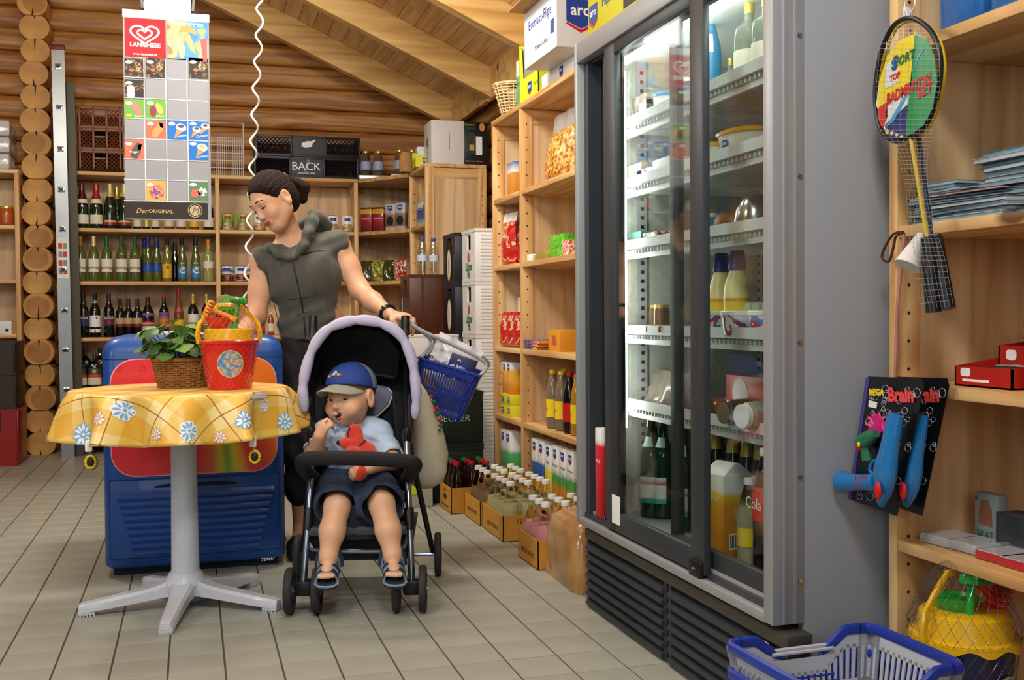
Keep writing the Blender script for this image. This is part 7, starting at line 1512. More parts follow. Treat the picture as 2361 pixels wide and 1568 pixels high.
# ================================================================ smooth solid modelling for bodies and cloth
class Solid:
 """union of tapered capsules and ellipsoids on a grid, blended smoothly, surfaced by averaging edge crossings"""
 def __init__(s, lo, hi, h):
  s.lo = np.array(lo, float); s.h = h; s.n = np.ceil((np.array(hi) - s.lo) / h).astype(int) + 1
  s.f = np.full(s.n, .5, np.float32)
 def blk(s, a, b, m):
  i0 = np.maximum(0, np.floor((np.minimum(a, b) - m - s.lo) / s.h).astype(int)); i1 = np.minimum(s.n, np.ceil((np.maximum(a, b) + m - s.lo) / s.h).astype(int) + 1)
  if (i1 <= i0).any(): return None, None
  g = [(s.lo[k] + s.h * np.arange(i0[k], i1[k])).astype(np.float32) for k in range(3)]
  return tuple(slice(i0[k], i1[k]) for k in range(3)), np.meshgrid(*g, indexing='ij', sparse=True)
 def mix(s, sl, d, k, op):
  a = s.f[sl]
  if op == 'sub':
   q = np.clip(.5 - .5 * (a + d) / k, 0, 1); s.f[sl] = a + (-d - a) * q + k * q * (1 - q)
  else:
   q = np.clip(.5 + .5 * (a - d) / k, 0, 1); s.f[sl] = a + (d - a) * q - k * q * (1 - q)
 def cap(s, a, b, ra, rb, k=.02, op='add'):
  a, b = np.array(a, float), np.array(b, float); m = max(ra, rb) + k + 3 * s.h
  sl, g = s.blk(a, b, m)
  if sl is None: return s
  ab = b - a; L2 = max(float(ab @ ab), 1e-9)
  t = np.clip(sum((g[i] - a[i]) * ab[i] for i in range(3)) / L2, 0, 1)
  d = np.sqrt(sum((g[i] - a[i] - t * ab[i]) ** 2 for i in range(3))) - (ra + (rb - ra) * t)
  s.mix(sl, d, k, op); return s
 def chain(s, pts, rs, k=.02, op='add'):
  for i in range(len(pts) - 1): s.cap(pts[i], pts[i + 1], rs[i], rs[i + 1], k, op)
  return s
 def ell(s, c, r, R=None, k=.02, op='add'):
  c = np.array(c, float); r = np.array(r, float); R = np.eye(3) if R is None else np.array(R)   # rows of R: local axes in the room
  sl, g = s.blk(c, c, r.max() + k + 3 * s.h)
  if sl is None: return s
  q = [sum((g[i] - c[i]) * R[j][i] for i in range(3)) for j in range(3)]
  k0 = np.sqrt(sum((q[j] / r[j]) ** 2 for j in range(3))); k1 = np.sqrt(sum((q[j] / r[j] ** 2) ** 2 for j in range(3))) + 1e-6
  s.mix(sl, k0 * (k0 - 1) / k1, k, op); return s
 def cut(s, p, n):
  """keep the side n points away from"""
  n = np.array(n, float); n = n / np.linalg.norm(n); g = np.meshgrid(*[(s.lo[k] + s.h * np.arange(s.n[k])).astype(np.float32) for k in range(3)], indexing='ij', sparse=True)
  s.f = np.maximum(s.f, sum((g[i] - p[i]) * n[i] for i in range(3))); return s
 def ripple(s, fn, sl=None):
  g = np.meshgrid(*[(s.lo[k] + s.h * np.arange(s.n[k])).astype(np.float32) for k in range(3)], indexing='ij', sparse=True); s.f = s.f + fn(*g).astype(np.float32); return s
 def at(s, p):
  q = np.clip((np.array(p) - s.lo) / s.h, 0, s.n - 1.001); i = q.astype(int); t = q - i; f = s.f; o = 0
  for dx in (0, 1):
   for dy in (0, 1):
    for dz in (0, 1): o += f[i[0] + dx, i[1] + dy, i[2] + dz] * (t[0] if dx else 1 - t[0]) * (t[1] if dy else 1 - t[1]) * (t[2] if dz else 1 - t[2])
  return o
 def hit(s, u, v, W=None, d0=2.5, d1=6):
  """point of this surface seen at a picture position; W maps room to the solid's own frame"""
  d = _ray(u, v)
  for k in range(int((d1 - d0) / .003)):
   p = CO + d * (d0 + k * .003); q = (W @ p) if W else p
   if all(s.lo[i] + s.h < q[i] < s.lo[i] + s.h * (s.n[i] - 2) for i in range(3)) and s.at(q) < 0: return Vector(q)
  return None
 def surface(s, name, smooth_it=1):
  f = s.f; f = f.copy(); f[0] = f[-1] = .1; f[:, 0] = f[:, -1] = .1; f[:, :, 0] = f[:, :, -1] = .1
  ins = f < 0; nx, ny, nz = f.shape
  c = np.zeros((nx - 1, ny - 1, nz - 1), np.uint8)
  for dx in (0, 1):
   for dy in (0, 1):
    for dz in (0, 1): c += ins[dx:nx - 1 + dx, dy:ny - 1 + dy, dz:nz - 1 + dz]
  ai, aj, ak = np.nonzero((c > 0) & (c < 8)); idx = np.full(c.shape, -1, np.int32); idx[ai, aj, ak] = np.arange(len(ai))
  P = np.zeros((len(ai), 3)); cnt = np.zeros(len(ai))
  for ax in range(3):
   o1, o2 = [k for k in range(3) if k != ax]
   for p in (0, 1):
    for q in (0, 1):
     off = [0, 0, 0]; off[o1] = p; off[o2] = q; a = f[ai + off[0], aj + off[1], ak + off[2]]; off[ax] = 1; b = f[ai + off[0], aj + off[1], ak + off[2]]
     m = (a < 0) != (b < 0); t = np.where(m, a / np.where(a == b, 1, a - b), 0)
     off[ax] = 0; e = np.zeros((len(ai), 3)); e[:, 0] = off[0]; e[:, 1] = off[1]; e[:, 2] = off[2]; e[:, ax] += t; P[m] += e[m]; cnt[m] += 1
  V = s.lo + s.h * (np.stack([ai, aj, ak], 1) + P / cnt[:, None]); F = []
  for ax in range(3):
   o1, o2 = (ax + 1) % 3, (ax + 2) % 3; sl0 = [slice(None)] * 3; sl1 = [slice(None)] * 3; sl0[ax] = slice(0, -1); sl1[ax] = slice(1, None)
   A, B = ins[tuple(sl0)], ins[tuple(sl1)]; e = np.stack(np.nonzero(A != B), 1); e = e[(e[:, o1] > 0) & (e[:, o2] > 0) & (e[:, o1] < f.shape[o1] - 1) & (e[:, o2] < f.shape[o2] - 1)]
   q = []
   for p1, p2 in ((-1, -1), (0, -1), (0, 0), (-1, 0)):
    g = e.copy(); g[:, o1] += p1; g[:, o2] += p2; q.append(idx[g[:, 0], g[:, 1], g[:, 2]])
   q = np.stack(q, 1); fl = ~A[e[:, 0], e[:, 1], e[:, 2]]; q[fl] = q[fl][:, ::-1]; F.append(q)
  F = np.concatenate(F); F = F[(F >= 0).all(1)]
  for _ in range(smooth_it):
   S_ = np.zeros_like(V); N_ = np.zeros(len(V))
   for a in range(4):
    b = (a + 1) % 4; np.add.at(S_, F[:, a], V[F[:, b]]); np.add.at(N_, F[:, a], 1); np.add.at(S_, F[:, b], V[F[:, a]]); np.add.at(N_, F[:, b], 1)
   V = V * .5 + .5 * S_ / np.maximum(N_, 1)[:, None]
  me = bpy.data.meshes.new(name); me.vertices.add(len(V)); me.vertices.foreach_set('co', V.astype(np.float32).ravel()); me.loops.add(F.size); me.loops.foreach_set('vertex_index', F.astype(np.int32).ravel())
  me.polygons.add(len(F)); me.polygons.foreach_set('loop_start', np.arange(0, F.size, 4, dtype=np.int32)); me.polygons.foreach_set('loop_total', np.full(len(F), 4, np.int32)); me.polygons.foreach_set('use_smooth', np.ones(len(F), bool))
  me.update(calc_edges=True); return me
RT, FW = Vector((cos(PSI), -sin(PSI), 0)), Vector((sin(PSI), cos(PSI), 0))
def camv(r, u, f): return RT * r + FW * f + Vector((0, 0, u))
SKIN = mat('skin', '#d8a582', .5, var=.06, vscale=14, sss=.12); SKINB = mat('skin_toddler', '#e0ad88', .45, var=.06, vscale=16, sss=.15); LIP = mat('lips', '#a85048', .4); EYEW = mat('eye_white', '#dcd8d2', .2); EYED = mat('eye_dark', '#20140e', .15, coat=.6); BROW = mat('brow_hair', '#3c2818', .8); MOUTH = mat('mouth_inside', '#3a0c0c', .5)
def head(S, C, f, up, s, child=False):
 """adds a head to solid S; returns a map from head axes (side, forward, up) to points"""
 f = Vector(f).normalized(); up = Vector(up); up = (up - f * up.dot(f)).normalized(); sd = f.cross(up); R = [list(sd), list(f), list(up)]; C = Vector(C)
 H = lambda a, b, c: C + (sd * a + f * b + up * c) * s
 def E(c, r, k=.02, op='add'): S.ell(H(*c), [q * s for q in r], R, k * s, op)
 def Cc(a, b, ra, rb, k=.012): S.cap(H(*a), H(*b), ra * s, rb * s, k * s)
 if not child:
  E((0, -.012, .026), (.074, .094, .088)); E((0, .022, -.03), (.060, .068, .078), .03); E((0, .052, -.094), (.026, .026, .020), .03)
  for q in (-1, 1): E((q * .034, .058, -.036), (.026, .026, .026), .02); Cc((q * .05, .0, -.06), (q * .02, .05, -.092), .022, .020, .03); E((q * .031, .090, .004), (.017, .012, .010), .012, 'sub')
  Cc((-.036, .076, .022), (.036, .076, .022), .012, .012, .02); Cc((0, .085, .006), (0, .099, -.028), .0085, .0108); E((0, .094, -.034), (.0165, .011, .009), .008); Cc((-.018, .080, -.063), (.018, .080, -.063), .010, .010, .012)
 else:
  E((0, -.012, .03), (.086, .098, .088)); E((0, .018, -.034), (.072, .072, .070), .03); E((0, .050, -.086), (.026, .026, .020), .03)
  for q in (-1, 1): E((q * .042, .056, -.046), (.034, .030, .032), .025); E((q * .034, .090, -.006), (.017, .012, .010), .012, 'sub')
  Cc((0, .088, -.010), (0, .098, -.030), .007, .010); E((0, .094, -.034), (.016, .010, .009), .008); E((0, .072, -.066), (.030, .018, .016), .015)
  E((0, .092, -.066), (.020, .016, .0125), .006, 'sub')
 for q in (-1, 1):
  w = .074 if not child else .086
  E((q * (w + .004), -.012, -.012), (.009, .021, .032), .008); E((q * (w + .012), -.008, -.010), (.006, .012, .020), .006, 'sub'); E((q * (w + .003), -.010, -.04), (.009, .011, .012), .01)
 return H
def face_parts(H, t, s, child=False, smile=True, gaze=(0, 0)):
 rot = None; ez, ey, ex = (.004, .0715, .031) if not child else (-.006, .0730, .034)
 B = MB()
 for q in (-1, 1):
  e = wobj('eye', MB().ell(H(q * ex, ey, ez), (.0125 * s,) * 3, 14, 10), EYEW, t)
  wobj('iris', MB().ell(H(q * ex + gaze[0], ey + (.0075 if not child else .0064), ez + gaze[1]), (.0062 * s if not child else .0083 * s,) * 3, 10, 8), EYED, e)
  wobj('eyelid', MB().tube(spline([*([H(q * ex + a, ey + b, ez + c) for a, b, c in ((-.015, .006, 0), (-.006, .0135, .007), (.006, .0135, .007), (.015, .005, 0))] if child else [H(q * ex + a, ey + b, ez + c) for a, b, c in ((-.015, .007, -.003), (-.006, .0128, -.0055), (.006, .0128, -.0055), (.015, .006, -.003))])], 4), .0022 * s, 5), BROW if not child else SKINB, e)
  if not child: wobj('eyelid', MB().ell(H(q * ex, ey + .0003, ez + .002), (.0136 * s,) * 3, 14, 10), SKIN, e)
  if child: wobj('eyelid', MB().ell(H(q * ex, ey - .0006, ez + .0080), (.0134 * s,) * 3, 14, 10), SKINB, e); wobj('lower_lid', MB().ell(H(q * ex, ey - .0010, ez - .0090), (.0132 * s,) * 3, 14, 10), SKINB, e)
  bz = ez + (.024 if not child else .023)
  wobj('eyebrow', MB().tube(spline([H(q * ex - q * .020, ey + .016, bz - .003), H(q * ex, ey + .017, bz + .004), H(q * ex + q * .022, ey + .003, bz - .003)], 4), [.003 * s] * 4 + [.0028 * s] * 4 + [.0015 * s], 5, flat=.6), BROW if not child else mat('pale_brow', '#a87850', .8), t)
 if not child:
  for dz, r, nm in ((.003, .0036, 'upper_lip'), (-.0045, .0044, 'lower_lip')):
   wobj(nm, MB().tube(spline([H(-.028, .0800, -.055), H(-.014, .0915, -.0615 + dz), H(0, .0935, -.063 + dz * .8), H(.014, .0915, -.0615 + dz), H(.028, .0800, -.055)], 4), [.0012 * s] + [r * .8 * s] * 4 + [r * s] * 7 + [r * .8 * s] * 4 + [.0012 * s], 6), LIP, t)
 else:
  wobj('mouth', MB().ell(H(0, .076, -.066), (.021 * s, .010 * s, .0135 * s), 14, 9), MOUTH, t)
  wobj('lip_ring', MB().tube([H(.0225 * cos(a), .0885 - .010 * abs(cos(a)), -.066 + .0145 * sin(a)) for a in np.linspace(0, 2 * PI, 21)[:-1]], .0036 * s, 6, closed=True), LIP, t)
  wobj('teeth', MB().box(tuple(H(-.007, .082, -.060)), tuple(H(.007, .087, -.056)), .001), EYEW, t)
# ================================================================ WOMAN
def woman():
 base = Vector((PY(700, 1285, 4.56).x + .03, 4.60, 0)); t = thing('person', 'woman in a sleeveless grey-green hooded vest leaning over the freezer, holding a basket by the stroller', 'person', tuple(base))
 t['label'] = 'woman in a grey-green sleeveless vest looking down, holding a basket behind the stroller'
 J = lambda u, v, Y: PY(u, v, Y)
 S = Solid((base.x - .36, base.y - .46, 0), (base.x + .55, base.y + .30, 1.70), .0045)
 pel, wai, che, nb = J(738, 825, 4.66), J(722, 745, 4.64), J(700, 640, 4.62), J(672, 552, 4.62); hc = J(630, 462, 4.55)
 lean = math.atan2(nb.x - pel.x, nb.z - pel.z); Rl = [[cos(lean), 0, -sin(lean)], [0, 1, 0], [sin(lean), 0, cos(lean)]]
 for c, r in ((pel, (.155, .105, .12)), (wai, (.128, .092, .12)), (che, (.145, .098, .15))): S.ell(c, r, Rl, .05)
 shR, shL = J(608, 600, 4.62), J(776, 562, 4.64)
 S.cap(nb + Vector((0, .01, -.03)), shR, .05, .05, .04); S.cap(nb + Vector((0, .01, -.03)), shL, .05, .05, .04)
 S.cap(nb, hc + Vector((.02, .03, -.03)), .052, .050, .03)
 f, up = camv(-.56, -.54, -.63), camv(-.53, .82, -.2)
 H = head(S, hc, f, up, 1.0)
 # arms
 elR, wrR = J(590, 732, 4.60), J(556, 768, 4.44); elL, wrL = J(829, 668, 4.56), J(897, 724, 4.34)
 S.chain([shR, J(600, 670, 4.62), elR, J(575, 755, 4.50), wrR], [.052, .047, .040, .038, .027], .025); S.chain([shL, J(804, 618, 4.61), elL, J(860, 696, 4.46), wrL], [.054, .048, .041, .039, .027], .025)
 def hand(w, d, n, sd, grip, sgn):
  """w wrist, d along the hand, n back of the hand, sd towards the thumb"""
  kn = w + d * .085; S.ell(w + d * .052, (.050, .036, .017), [list(d), list(sd), list(n)], .015)
  for i, L in enumerate((.068, .076, .071, .055)):
   b = kn + sd * (.027 - .0185 * i) - d * (.002 + .004 * abs(i - 1.2)); r = .0092 - .0006 * (i == 3); a1, a2, a3 = grip; p = [b - d * .02]; ang = 0; q = b; p.append(q)
   for fr, an in ((.45, a1), (.32, a2), (.26, a3)):
    ang += an; q = q + (d * cos(ang) - n * sin(ang)) * L * fr * 1.1; p.append(q)
   S.chain(p, [r * 1.05, r * 1.05, r, r * .95, r * .82], .006)
  b = w + d * .028 + sd * .026; S.chain([w + d * .02 + sd * .012, b, b + (d * .6 + sd * .75 - n * .35).normalized() * .034, b + (d * .6 + sd * .75 - n * .35).normalized() * .034 + (d * .85 + sd * .1 - n * .6).normalized() * .028], [.014, .0125, .0105, .0085], .010)
 dL = (J(950, 734, 4.27) - wrL).normalized(); nL = camv(.15, .95, -.25); nL = (nL - dL * nL.dot(dL)).normalized(); hand(wrL, dL, nL, dL.cross(nL) * 1, (.5, .75, .5), 1)
 dR = camv(-.25, -.25, -.9).normalized(); nR = (Vector((0, 0, 1)) - dR * dR.z).normalized(); hand(wrR, dR, nR, dR.cross(nR) * 1, (.15, .3, .2), 1)
 # legs and feet
 hpR, knR, anR = Vector((base.x - .05, 4.62, .82)), Vector((base.x - .035, 4.56, .47)), Vector((base.x - .03, 4.60, .09)); hpL, knL, anL = Vector((base.x + .12, 4.66, .82)), Vector((base.x + .15, 4.62, .47)), Vector((base.x + .16, 4.68, .09))
 for h_, k_, a_ in ((hpR, knR, anR), (hpL, knL, anL)):
  S.chain([h_, k_, k_.lerp(a_, .4), a_], [.085, .055, .052, .036], .03); S.chain([a_, a_ + Vector((-.03, -.10, -.05)), a_ + Vector((-.045, -.16, -.06))], [.036, .034, .026], .02)
 me = S.surface('body'); wobj('body', me, SKIN, t); face_parts(H, t, 1.0, gaze=(0, -.004))
 # hair: cap of hair, parted strands, pony tail
 Q = Solid(hc - Vector((.2, .2, .2)), hc + Vector((.2, .2, .2)), .004); fv, uv_ = f.normalized(), (up - f.normalized() * up.dot(f.normalized())).normalized(); sv = fv.cross(uv_); R = [list(sv), list(fv), list(uv_)]
 Q.ell(H(0, -.016, .034), (.083, .098, .092), R, .01); Q.ell(H(0, -.05, -.02), (.070, .06, .07), R, .03)
 g = np.meshgrid(*[(Q.lo[k] + Q.h * np.arange(Q.n[k])) for k in range(3)], indexing='ij', sparse=True); q = [sum((g[i] - hc[i]) * R[j][i] for i in range(3)) for j in range(3)]
 line = (.058 - .42 * (q[1] + .0) * 0 + .0) ; front = q[1] * .82 - q[2] * .62 - .010 - .012 * np.abs(q[0]) / .08
 Q.f = np.maximum(Q.f, front.astype(np.float32)); ears = np.sqrt((np.abs(q[0]) - .082) ** 2 + (q[1] + .004) ** 2 + (q[2] + .022) ** 2) - .032; Q.f = np.maximum(Q.f, -ears.astype(np.float32))
 Q.f += (.0012 * np.sin(95 * np.arctan2(q[0], q[2] + .02) * .35 + 30 * q[1])).astype(np.float32)
 hm = mat('dark_brown_hair', '#24160d', .65, spec=.2, var=.45, vscale=22, bump=.8, bscale=90, stretch=(3, 1, 3)); wobj('hair', Q.surface('hair'), hm, t)
 tie = H(0, -.112, .05); pt = Solid(tie - Vector((.16, .16, .16)), tie + Vector((.16, .16, .16)), .004)
 a, b_, c_, d_ = H(0, -.09, .05), J(687, 424, 4.61), J(700, 432, 4.61), J(697, 458, 4.61)
 pt.chain([a, tie, b_, c_, d_, J(683, 456, 4.61)], [.022, .014, .022, .026, .020, .008], .012); wobj('ponytail', pt.surface('ponytail'), hm, t); wobj('hair_tie', MB().tube([tie + (sv * cos(x) + uv_ * sin(x)) * .018 for x in np.linspace(0, 2 * PI, 15)[:-1]], .006, 6, closed=True), mat('tan_hair_tie', '#7a5a38', .7), t)
 # vest
 V = Solid((base.x - .34, base.y - .30, .72), (base.x + .36, base.y + .28, 1.56), .0048)
 for c, r in ((pel + Vector((0, 0, .03)), (.172, .122, .13)), (wai, (.152, .115, .12)), (che, (.168, .118, .16))): V.ell(c, r, Rl, .05)
 V.cap(nb + Vector((.01, .02, -.045)), shR + Vector((-.005, 0, -.005)), .055, .066, .04); V.cap(nb + Vector((0, .02, -.045)), shL + Vector((.005, 0, -.005)), .055, .068, .04)
 V.cut(J(700, 783, 4.64), (-.12, 0, -1))
 V.cut(shR + Vector((-.040, 0, 0)), (-1, 0, -.30)); V.cut(shL + Vector((.046, 0, 0)), (1, 0, -.22))
 V.cap(nb + Vector((-.005, -.02, .0)), nb + Vector((-.005, -.05, .12)), .042, .06, .01, 'sub'); V.cap(J(664, 548, 4.50), J(671, 578, 4.47), .036, .010, .01, 'sub')
 V.chain([J(622, 568, 4.55), J(640, 584, 4.52), J(664, 596, 4.512)], [.018, .015, .011], .015); V.chain([J(680, 594, 4.512), J(698, 566, 4.525), J(710, 538, 4.55), J(718, 512, 4.58), J(726, 500, 4.62), J(738, 505, 4.66), J(748, 522, 4.70), J(735, 540, 4.74)], [.011, .017, .021, .025, .029, .031, .032, .026], .018)
 V.chain([J(720, 505, 4.68), J(700, 520, 4.74), J(670, 545, 4.74), J(640, 565, 4.68)], [.026, .024, .024, .018], .02)
 V.cap(J(664, 535, 4.505), J(672, 586, 4.50), .047, .012, .006, 'sub')
 V.ripple(lambda x, y, z: .0030 * np.sin(70 * (z + .35 * x) + 4 * np.sin(11 * x + 5 * z)) * np.clip((1.16 - z) / .2, .1, 1) + .0022 * np.sin(55 * (z - .8 * x) + 3 * np.sin(19 * z)) + .0015 * np.sin(120 * x + 30 * z + 9 * y))
 vm = mat('vest_cloth', '#4b4a42', .7, var=.07, vscale=18, bump=.25, bscale=500, sheen=.2); wobj('vest', V.surface('vest', 1), vm, t)
 def on(pts, r, nm, m, n=6, off=.0015):
  P_ = [V.hit(u, v) for u, v in pts]; P_ = [p - _ray(690, 650) * off for p in P_ if p]
  if len(P_) > 1: return wobj(nm, MB().tube(spline(P_, 4), r, n), m, t)
 dk = mat('zip_dark', '#1c1c1a', .5)
 on([(672, 586), (677, 615), (683, 640), (692, 680), (699, 720), (703, 755), (705, 778)], .0032, 'zip', dk); on([(693, 586), (715, 582), (742, 577)], .003, 'pocket_zip', dk); on([(738, 578), (748, 577)], .0045, 'zip_tag', mat('tag_pink', '#7c5058', .5))
 on([(650, 592), (648, 615), (643, 632), (645, 650)], .0022, 'drawstring', vm); on([(692, 560), (686, 572), (682, 592)], .0022, 'drawstring', vm)
 for pts in ([(610, 610), (622, 660), (640, 720), (648, 768)], [(660, 735), (700, 722), (745, 712), (790, 700)], [(655, 690), (690, 688), (730, 680), (775, 668)]): on(pts, .0016, 'seam', mat('vest_seam', '#302f2a', .7), 5, .0004)
 on([(706, 777), (707, 781)], .004, 'snap', CHROME)
 # trousers
 Tt = Solid((base.x - .24, base.y - .26, .1), (base.x + .36, base.y + .24, .96), .006)
 Tt.ell(pel, (.168, .118, .125), Rl, .04)
 for h_, k_, a_ in ((hpR, knR, anR), (hpL, knL, anL)): Tt.chain([h_, h_.lerp(k_, .5), k_, k_.lerp(a_, .55)], [.098, .09, .078, .072], .04)
 Tt.ripple(lambda x, y, z: .004 * np.sin(38 * z + 6 * np.sin(14 * x)) + .003 * np.sin(24 * x + 50 * z))
 wobj('trousers', Tt.surface('trousers', 1), mat('charcoal_trousers', '#15151a', .75, bump=.2, bscale=300), t)
 q = knR.lerp(anR, .5); wobj('tie_strap', MB().tube(spline([q + Vector((-.075, -.03, .03)), q + Vector((-.09, -.05, -.02)), q + Vector((-.085, -.05, -.08)), q + Vector((-.095, -.05, -.12))], 4), .004, 6), BLACK, t)
 for a_ in (anR, anL):
  sh = Solid(a_ + Vector((-.16, -.28, -.1)), a_ + Vector((.1, .14, .08)), .005); sh.chain([a_ + Vector((.0, .03, -.045)), a_ + Vector((-.03, -.10, -.052)), a_ + Vector((-.05, -.185, -.058))], [.044, .042, .032], .02); sh.cut(a_ + Vector((0, 0, -.09)), (0, 0, -1)); sh.cut(a_ + Vector((0, 0, -.005)), (0, .2, 1)); wobj('shoe', sh.surface('shoe'), mat('black_shoe', '#121114', .5), t)
 # watch
 ax = (wrL - elL).normalized(); s1 = ax.orthogonal().normalized(); s2 = ax.cross(s1); c = wrL - ax * .012
 w = wobj('watch_strap', MB().tube([c + (s1 * cos(x) + s2 * sin(x)) * .032 for x in np.linspace(0, 2 * PI, 22)[:-1]], .0075, 8, closed=True, flat=1.0), mat('watch_navy', '#12141c', .35), t)
 wobj('watch_face', MB().ell(c + camv(-.012, .026, -.02), (.012, .012, .006), 12, 8), CHROME, w)
 return base, wrL, dL, nL
WB_, WRL, DL, NL = woman()
# ================================================================ STROLLER (own frame: x to the right, y backwards, z up)
SA = .237; SO = Vector((.515, 3.58, 0)); SXv, SYv = Vector((cos(SA), -sin(SA), 0)), Vector((sin(SA), cos(SA), 0))
SM = T_(SO) @ Matrix.Rotation(-SA, 4, 'Z'); SMI = SM.inverted()
def PS(u, v, y):
 d = _ray(u, v); k = (y - (CO - SO).dot(SYv)) / d.dot(SYv); return SMI @ (CO + d * k)
NAVY = mat('stroller_navy', '#0e0f18', .75, bump=.15, bscale=400, sheen=.1); LAV = mat('lavender_padding', '#bcb9d2', .6, bump=.1, bscale=40); TYRE = mat('tyre_grey', '#2c2b2a', .7); STEEL = mat('stroller_steel', '#9aa4b4', .25, 1)
def stroller():
 t = thing('stroller', 'navy stroller with lavender hood trim carrying the toddler', 'stroller', tuple(SO), -SA)
 O = lambda n, mb, m, par=t, **k: obj(n, mb, m, par, **k)
 def wheel(c, r, w):
  M = T_(c) @ RX(PI / 2, 'Y')
  k = O('wheel', MB().lathe([(r * .72, -w / 2), (r * .93, -w / 2), (r, -w / 4), (r, w / 4), (r * .93, w / 2), (r * .72, w / 2)], 28, M, caps=False).lathe([(r * .72, w / 2), (r * .72, -w / 2)], 28, M, caps=False), TYRE)
  h = MB().lathe([(.018, -w * .55), (.02, -w * .3), (.02, w * .3), (.018, w * .55)], 14, M)
  for q in range(5): a = 2 * PI * q / 5; h.tube([c, c + Vector((0, cos(a) * r * .74, sin(a) * r * .74))], .007, 5)
  O('hub', h, mat('wheel_hub_grey', '#3c3e44', .5), k)
 for u in (668, 731, 914, 975): p = PS(u, 1364, .0); wheel(Vector((p.x, 0, .0775)), .0775, .026)
 for s in (-1, 1): wheel(Vector((s * .265, .50, .082)), .082, .026)
 fr = {}
 for s, pts in ((-1, [(699, 1352, 0), (704, 1290, .015), (711, 1200, .05), (717, 1105, .10), (716, 1020, .17)]), (1, [(949, 1350, 0), (948, 1290, .015), (944, 1200, .05), (940, 1105, .10), (938, 1020, .17)])):
  P_ = [PS(*q) for q in pts]; O('front_leg', MB().tube(P_, .0115, 10), STEEL)
  k = O('wheel_fork', MB().box(tuple(P_[0] + Vector((-.028, -.02, -.03))), tuple(P_[0] + Vector((.028, .025, .02))), .008), BLACK); O('axle', MB().tube([(P_[0].x - .055, 0, .0775), (P_[0].x + .055, 0, .0775)], .007, 8), STEEL, k)
  O('joint', MB().tube([P_[1].lerp(P_[2], .75), P_[2], P_[2].lerp(P_[3], .3)], .017, 10), BLACK)
  hg = P_[-1] + Vector((0, .03, .02)); O('rear_leg', MB().tube([hg, Vector((s * .245, .50, .09))], .011, 8), mat('stroller_dark_tube', '#2a2c32', .4, .6))
  hd = PS(*((722, 752, .56) if s < 0 else (935, 752, .56))); O('push_tube', MB().tube([hg, hg.lerp(hd, .5), hd], .011, 8), mat('stroller_dark_tube', '#2a2c32', .4, .6))
  O('handle_grip', MB().tube([hd + Vector((0, 0, -.035)), hd + Vector((0, 0, .0)), hd + Vector((0, .01, .038))], [.017, .018, .017], 12), BLACK)
  O('hinge', MB().ell(hg, (.02, .032, .04), 12, 8), BLACK)
 b = O('bumper_bar', MB().tube(spline([PS(727, 1105, .20), PS(704, 1085, .06), PS(698, 1062, -.015), PS(740, 1056, -.045), PS(830, 1057, -.055), PS(920, 1062, -.045), PS(957, 1070, -.012), PS(945, 1092, .06), PS(935, 1110, .20)], 6), .0245, 12), mat('bumper_foam', '#1c191d', .85, bump=.25, bscale=200))
 O('foot_bar', MB().tube(spline([PS(708, 1232, .04), PS(718, 1262, .03), PS(745, 1270, .02), PS(900, 1270, .02), PS(928, 1262, .03), PS(941, 1235, .04)], 5), .008, 8), STEEL)
 a, c = PS(705, 1222, .06), PS(941, 1222, .06); O('foot_rest', MB().box((a.x, .03, a.z - .018), (c.x, .13, a.z + .014), .008), mat('foot_rest_grey', '#3a3e48', .55))
 O('cross_brace', MB().tube([PS(712, 1195, .30), PS(940, 1195, .30)], .010, 8), BLACK); O('rear_axle', MB().tube([(-.265, .50, .082), (.265, .50, .082)], .008, 8), STEEL)
 # lower basket
 O('under_basket', MB().loft([[(-.17, .12, .15), (.17, .12, .15), (.17, .50, .12), (-.17, .50, .12)], [(-.19, .10, .24), (.19, .10, .24), (.19, .52, .24), (-.19, .52, .24)]]), NAVY)
 # seat and back
 cxs = PS(826, 1100, .2).x
 O('seat', MB().box((cxs - .155, .05, .285), (cxs + .155, .42, .355), .03), NAVY)
 O('seat_front', MB().loft([[(cxs + q * .15, .06 - .03 * (1 - abs(q)), z) for q in (-1, -.5, 0, .5, 1)] + [(cxs + q * .15, .09, z) for q in (1, .5, 0, -.5, -1)] for z in (.24, .28, .33, .352)]), NAVY)
 bk = MB().loft([[(cxs - .15, y, z), (cxs + .15, y, z), (cxs + .15, y + .03, z), (cxs - .15, y + .03, z)] for y, z in ((.40, .34), (.44, .5), (.48, .68), (.53, .86))]); O('backrest', bk, NAVY)
 for s in (-1, 1): O('side_wing', MB().loft([[(cxs + s * .150, .40, .34), (cxs + s * .165, .40, .34), (cxs + s * .175, .16, .34), (cxs + s * .165, .16, .34)], [(cxs + s * .150, .45, .56), (cxs + s * .165, .45, .56), (cxs + s * .185, .18, .52), (cxs + s * .175, .18, .52)], [(cxs + s * .150, .50, .74), (cxs + s * .165, .50, .74), (cxs + s * .19, .26, .70), (cxs + s * .18, .26, .70)]]), NAVY)
 # head cushion
 hp = [PS(u, v, .44) for u, v in ((752, 893), (800, 884), (850, 884), (895, 894), (906, 908), (897, 934), (872, 958), (840, 968), (800, 966), (768, 940))]
 n = len(hp); hc = sum(hp, Vector()) / n
 hd = O('head_cushion', MB().loft([[hc + (q - hc) * .5 + Vector((0, -.014, 0)) for q in hp], [hc + (q - hc) * .92 + Vector((0, -.010, 0)) for q in hp], hp, [q + Vector((0, .03, 0)) for q in hp]]), mat('cushion_lavender', '#8a89a2', .7))
 O('cushion_piping', MB().tube([q + Vector((0, -.004, 0)) for q in hp[3:]], .0032, 6), PAPER, hd)
 for s, p0, p1 in ((1, (880, 966), (905, 1010)), (-1, (760, 960), (742, 1000))): pass
